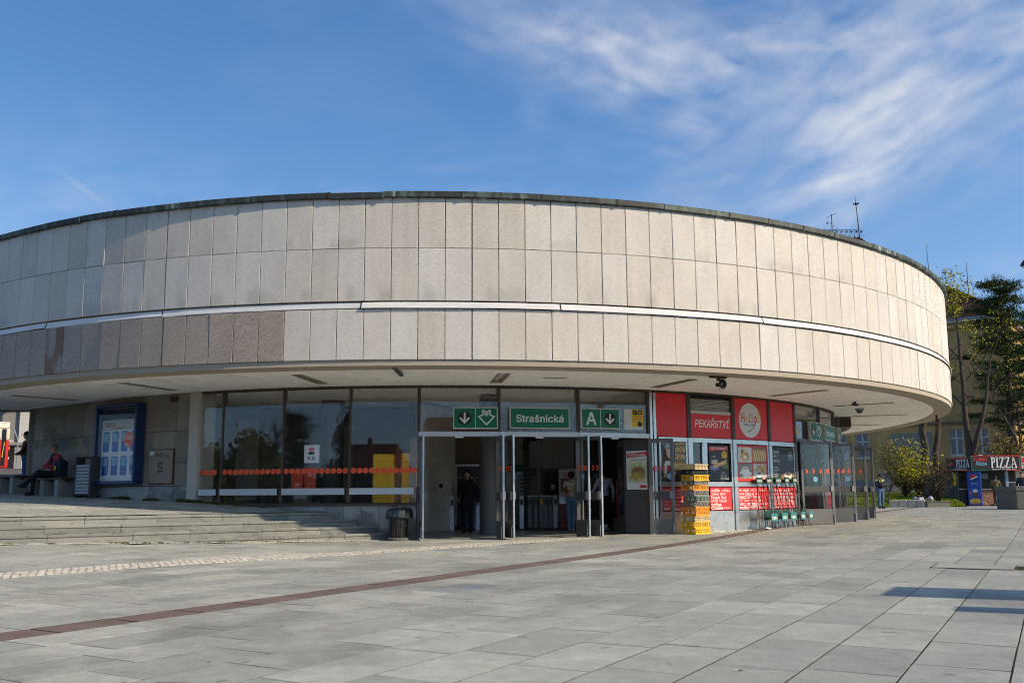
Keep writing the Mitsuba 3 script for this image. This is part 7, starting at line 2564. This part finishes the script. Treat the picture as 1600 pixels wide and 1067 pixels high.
# budding tree before the villa
b = wp(1518, 60, .8)
k = thing("budding_tree", "tall slender tree with sparse yellow green buds before the ochre villa", "tree")
rs = R1(77)
out, tips = [], []
px_ = 60 / FPX
def bt(x, y, dz=0):
    q = at(x, y, 60 + dz)
    return q
main = np.array([bt(1518, 760), bt(1517, 720), bt(1512, 680), bt(1507, 640, .3), bt(1505, 600, .3), bt(1500, 560, .4), bt(1497, 520, .4), bt(1494, 485, .5), bt(1493, 462, .5)])
out.append((main, np.array([.30, .25, .20, .17, .14, .11, .08, .05, .025])))
sec = np.array([bt(1516, 722), bt(1526, 685, -.4), bt(1534, 655, -.6), bt(1541, 625, -.8), bt(1543, 590, -.8), bt(1548, 560, -.9), bt(1560, 528, -1)])
out.append((sec, np.array([.20, .17, .14, .11, .08, .05, .025])))
for q, dirv, L, r in ((main[3], (-.5, .2, .8), 2.2, .07), (main[4], (.7, -.2, .7), 2.4, .07), (main[5], (-.6, .1, .8), 1.9, .05), (main[5], (.7, .3, .6), 1.9, .05), (main[6], (.8, .0, .6), 1.7, .04), (main[6], (-.5, -.2, .9), 1.5, .04), (main[7], (.5, .1, .8), 1.2, .03), (main[8], (-.2, 0, 1), .9, .025), (sec[3], (.5, .1, .8), 1.7, .05), (sec[4], (.6, -.2, .6), 1.6, .04), (sec[5], (-.4, .2, .9), 1.3, .03), (sec[6], (.3, 0, .9), 1.2, .02), (sec[2], (.9, -.1, .35), 2.2, .05), (main[4], (-.7, -.3, .5), 1.5, .04), (main[7], (.9, .2, .3), 1.6, .03)):
    grow(q, dirv, L, r, 4, rs, out, tips, .62, .68, (1, 2), .12)
wood(k, out)
n = 3200
idx = rs.integers(0, len(tips), n)
c = np.array([tips[i][0][rs.integers(0, len(tips[i][0]))] for i in idx]) + rs.normal(size=(n, 3)) * (.30, .30, .16)
c = c[(c[:, 0] / c[:, 1] < .523) | (rs.random(len(c)) < .22)]
mb = MB()
leaf_cards(mb, c, .085, rs)
part(k, "crown", mb, "leaf_spring")
# pine
def pine(label, base, H, r, rs, nb, crown0, W, dens=1.0):
    k = thing("pine_tree", label, "tree", None)
    br = [(np.array([base + np.array([.15 * math.sin(q * 3), 0, H * q]) for q in np.linspace(0, 1, 10)]), np.linspace(r, .05, 10))]
    cl = []
    for i in range(nb):
        q = crown0 + (1 - crown0) * (i + .5 * rs.random()) / nb
        a = i * 2.4 + rs.random()
        L = W * (1.05 - .75 * (q - crown0) / (1 - crown0)) * (.6 + .5 * rs.random())
        o = base + np.array([0, 0, H * q])
        d = np.array([math.cos(a), math.sin(a), .12 + .25 * (q - crown0)])
        t = np.linspace(0, 1, 7)[:, None]
        pts = o + d * L * t + np.array([0, 0, .25 * L]) * t * t * .5 - np.array([0, 0, .15 * L]) * t * (1 - t)
        br.append((pts, np.linspace(.09, .015, 7)))
        for j in range(int(7 * dens)):
            s = .35 + .65 * rs.random()
            c = pts[int(s * 6)]
            e = c + rs.normal(size=3) * (.55, .55, .16) + (0, 0, .12)
            br.append((np.linspace(c, e, 3), np.array([.025, .018, .01])))
            cl.append(e)
            cl.append((c + e) / 2)
        cl.append(pts[-1])
    wood(k, br)
    cl = np.array(cl)
    n = 42
    c = np.repeat(cl, n, 0) + rs.normal(size=(len(cl) * n, 3)) * (.30, .30, .07)
    mb = MB()
    leaf_cards(mb, c, .042, rs, hang=np.array([0, 0, .35]), stretch=6.5, tone=(0, 1))
    part(k, "crown", mb, "leaf_pine")
    return k


pine("tall dark green pine with a broad irregular crown at the right edge", wp(1587, 66, .8), 15.7, .38, R1(15), 46, .33, 3.4)
pine("second dark pine behind the first, cut by the right edge", wp(1640, 71, .8), 14.5, .34, R1(16), 34, .3, 3.0)
shrub("olive_shrub", "yellowish brown budding shrub rising behind the pizza kiosk", "shrub", wp(1576, 60, .5) + (0, 0, .6), 4.2, 2.3, 70, R1(91), "leaf_olive", .10, 2600, tone=(.3, 1))
tree("bare_tree", "thin bare tree right of the pine trunk at the right edge", "tree", wp(1602, 62, .8), 10.5, .16, R1(12), 5, .55, None, 0, nb=(2, 2))
# trees behind the station, seen through the windows at the back of the hall

# ------------------------------------------------------------------ left: tram and houses beyond the passage
def tramcar():
    o = at(13.5, 695, 52)
    f2 = Frame((o[0], o[1], 2.45), (-.874, -.486, 0), (.486, -.874, 0))        # s runs leftwards along the car, d to the back
    k = thing("tram", "red and cream tram standing at the left edge, mostly out of the picture", "tram")
    body = [(0.0, .35), (0.0, 1.35)]
    def slab_(s0, s1, z0, z1, d0, d1, m, nm):
        return part(k, nm, MB(f2).box(s0, s1, d0, d1, z0, z1, .06), m)
    slab_(0, 9, .30, 1.95, -2.4, 0, "tram_red", "lower_body")
    slab_(.0, 9, 1.955, 2.6, -2.38, -.02, "tram_cream", "upper_body")
    prof = Polygon([(-2.40, 2.6), (0, 2.6), (-.05, 2.72), (-.22, 2.90), (-.6, 3.0), (-1.8, 3.0), (-2.18, 2.90), (-2.35, 2.72)])
    m = trimesh.creation.extrude_polygon(prof, 9, engine="earcut")
    v = np.array(m.vertices)
    part(k, "roof", MB(f2).raw(np.stack([v[:, 2], v[:, 0], v[:, 1]], 1), np.array(m.faces)), "tram_cream", 40)
    dk = part(k, "door", MB(f2).box(.14, .36, -.0, .02, .42, 2.55, .02), "glass_dark")
    part(dk, "grab_rail", MB(f2).tube([(.30, .05, .9), (.22, .06, 1.8)], .022, 6), "yellow")
    for q in range(5):
        w_ = part(k, "window", MB(f2).box(.75 + 1.5 * q, 2.05 + 1.5 * q, -.01, .006, 1.98, 2.55, .02), "glass_dark")
        part(w_, "bar", MB(f2).box(.75 + 1.5 * q, 2.05 + 1.5 * q, .006, .02, 2.25, 2.29), "aluminium")
    part(k, "tail_lamp", MB(f2).box(-.08, .0, -.35, -.15, 1.35, 1.55, .02), "dot_red")
    part(k, "tail_lamp", MB(f2).box(-.06, .0, -.33, -.17, .82, .95, .02), "offwhite")
    part(k, "stripe", MB(f2).box(0.002, 9, 0, .012, 1.92, 1.97), "offwhite")
    part(k, "skirt", MB(f2).box(.3, 9, -2.3, -.1, 0, .3), "darkgrey")


tramcar()
hf = facing(*gp(20, 76), 2.8, 12)
k = thing("apartment_house", "grey and white apartment house with balconies beyond the passage at the left", "building")
part(k, "wall", MB(hf).box(-9, .2, -8, 0, 0, 12, .02), "render_grey")
part(k, "white_wall", MB(hf).box(.2, 7, -8, .3, 0, 12, .02), "render_white")
part(k, "ground_floor", MB(hf).box(-9, 7, 0, .6, 0, 2.6, .02), "render_brown")
part(k, "canopy", MB(hf).box(-9, 7, .6, 1.6, 2.6, 2.85, .02), "render_grey")
part(k, "column", MB(hf).box(.3, .9, .6, 1.4, 0, 2.6, .02), "concrete")
for q in range(3):
    for z in (3.2, 6.2, 9.2):
        w = part(k, "window", MB(hf).box(-7.6 + 2.5 * q, -6.2 + 2.5 * q, -.02, .04, z + .9, z + 2.3, .01), "glass_dark")
        part(w, "frame", MB(hf).box(-6.95 + 2.5 * q, -6.88 + 2.5 * q, .04, .07, z + .9, z + 2.3), "offwhite")
    w = part(k, "window", MB(hf).box(2.0 + 1.7 * q, 3.0 + 1.7 * q, .28, .33, 3.4 + .0, 4.6), "glass_dark")
for z in (2.9, 5.9, 8.9):
    bk = part(k, "balcony", MB(hf).box(-3.4, -.2, .0, 1.2, z, z + .2, .02).box(-3.4, -.2, 1.1, 1.2, z + .2, z + 1.1, .02), "concrete")
    part(bk, "railing", MB(hf).tube([(-3.4, 1.15, z + 1.25), (-.2, 1.15, z + 1.25)], .03, 6), "darkgrey")
own("curved_rail", "pale curved steel rail of a stair beside the tram", "railing", MB(facing(*gp(6, 56), 2.4, 0)).tube([(-.6, 0, 3.15), (.1, 0, 3.15), (.35, 0, 2.9), (.62, 0, 2.2), (.65, 0, .1)], .035, 8), "bluesteel", smooth=40)

# ------------------------------------------------------------------ behind the onlooker: what the windows mirror
def house(label, fr, L, D, ez, rz, wall, roof, wins=4):
    k = thing("row_house", label, "house")
    part(k, "wall", MB(fr).box(0, L, -D, 0, 0, ez, .03), wall)
    rk_ = part(k, "roof", MB(fr).raw([(-.4, .5, ez - .1), (L + .4, .5, ez - .1), (L + .4, -D - .5, ez - .1), (-.4, -D - .5, ez - .1), (.6, -D / 2, rz), (L - .6, -D / 2, rz)], [(0, 1, 5), (0, 5, 4), (1, 2, 5), (2, 3, 4), (2, 4, 5), (3, 0, 4), (0, 3, 2), (0, 2, 1)]), roof)
    part(rk_, "chimney", MB(fr).box(L * .3, L * .3 + .7, -D / 2 - .3, -D / 2 + .4, rz - .8, rz + 1.0, .03), "render_brown")
    for i in range(wins):
        s = L * (i + .5) / wins
        for z in np.arange(1.2, ez - 1.8, 3.0):
            w = part(k, "window", MB(fr).box(s - .6, s + .6, 0, .04, z, z + 1.5, .01), "glass_dark")
            part(w, "frame", MB(fr).box(s - .03, s + .03, .04, .06, z, z + 1.5), "offwhite")


def back(x, y, deg):
    g = math.radians(deg)
    return Frame((x, y, 0), (-math.cos(g), math.sin(g), 0))


house("house with a red roof standing across the square behind the onlooker", back(-2, -88, -8), 15, 9, 5.0, 9.2, "render_white", "roof_red")
house("brown house across the square behind the onlooker, beside the red-roofed one", back(-30, -96, -4), 16, 10, 5.5, 9.5, "render_brown", "roof_red")
house("long grey house across the square behind the onlooker", back(30, -90, 0), 26, 10, 9, 13, "render_grey", "roof_red", 8)
house("pale house across the square far left behind the onlooker", back(-72, -66, -25), 18, 10, 6, 9.5, "render_white", "roof_red", 5)
tree("leafy_tree", "young leafy tree behind the onlooker, mirrored in the third dotted window", "tree", np.array([-21.5, -16.0, 0]), 7.6, .16, R1(50), 5, .5, "leaf_green", 6500, .26, cluster=.3)
tree("leafy_tree", "bushy leafy tree behind the onlooker, left of the conifer", "tree", np.array([-33.0, -14.0, 0]), 6.0, .15, R1(51), 5, .6, "leaf_green", 4500, .26, cluster=.3)
tree("leafless_tree", "leafless tree behind the onlooker at the far left of the square", "tree", np.array([-38.0, -8.0, 0]), 9.0, .18, R1(52), 6, .5)
pine("small pine behind the onlooker, mirrored in the second dotted window", np.array([-30.5, -18.5, 0]), 7.0, .14, R1(53), 20, .3, 1.5)

for i_, (x, y, h, sd, lab) in enumerate(((-27.5, -24, 8.5, 54, "tall leafy tree behind the onlooker, right of the conifer"), (-40, -22, 8.0, 56, "broad leafy tree behind the onlooker, far left of the conifer"))):
    tree("leafy_tree", lab, "tree", np.array([x, y, 0.0]), h, .2, R1(sd), 6, .6, "leaf_green", 9000, .26, cluster=.35)
for i_, (x, y, lab) in enumerate(((-36, -17, "dark hedge bush behind the onlooker on the far left"), (-31, -16.5, "dark hedge bush behind the onlooker before the conifer"), (-26, -17.5, "dark hedge bush behind the onlooker right of the conifer"))):
    shrub("hedge_bush", lab, "bush", np.array([x, y, 0.0]), 3.2, 2.4, 60, R1(200 + i_), "leaf_green", .2, 4000)

for i_, (x, y, h, sd, lab) in enumerate(((-36, -3, 4.4, 301, "low leafy tree behind the onlooker, mirrored in the second dotted window"), (-42, -11, 5.4, 302, "round leafy tree behind the onlooker, at the back of the left group"), (-34, -11, 3.9, 303, "small leafy tree behind the onlooker in the middle of the left group"), (-39, 3, 4.0, 304, "small leafy tree behind the onlooker at the left end of the group"), (-24, -20, 7.0, 305, "leafy tree behind the onlooker before the tall one"))):
    tree("leafy_tree", lab, "tree", np.array([x, y, 0.0]), h, .15, R1(sd), 5, .75, "leaf_green", 9000, .24, cluster=.45, up=.05)
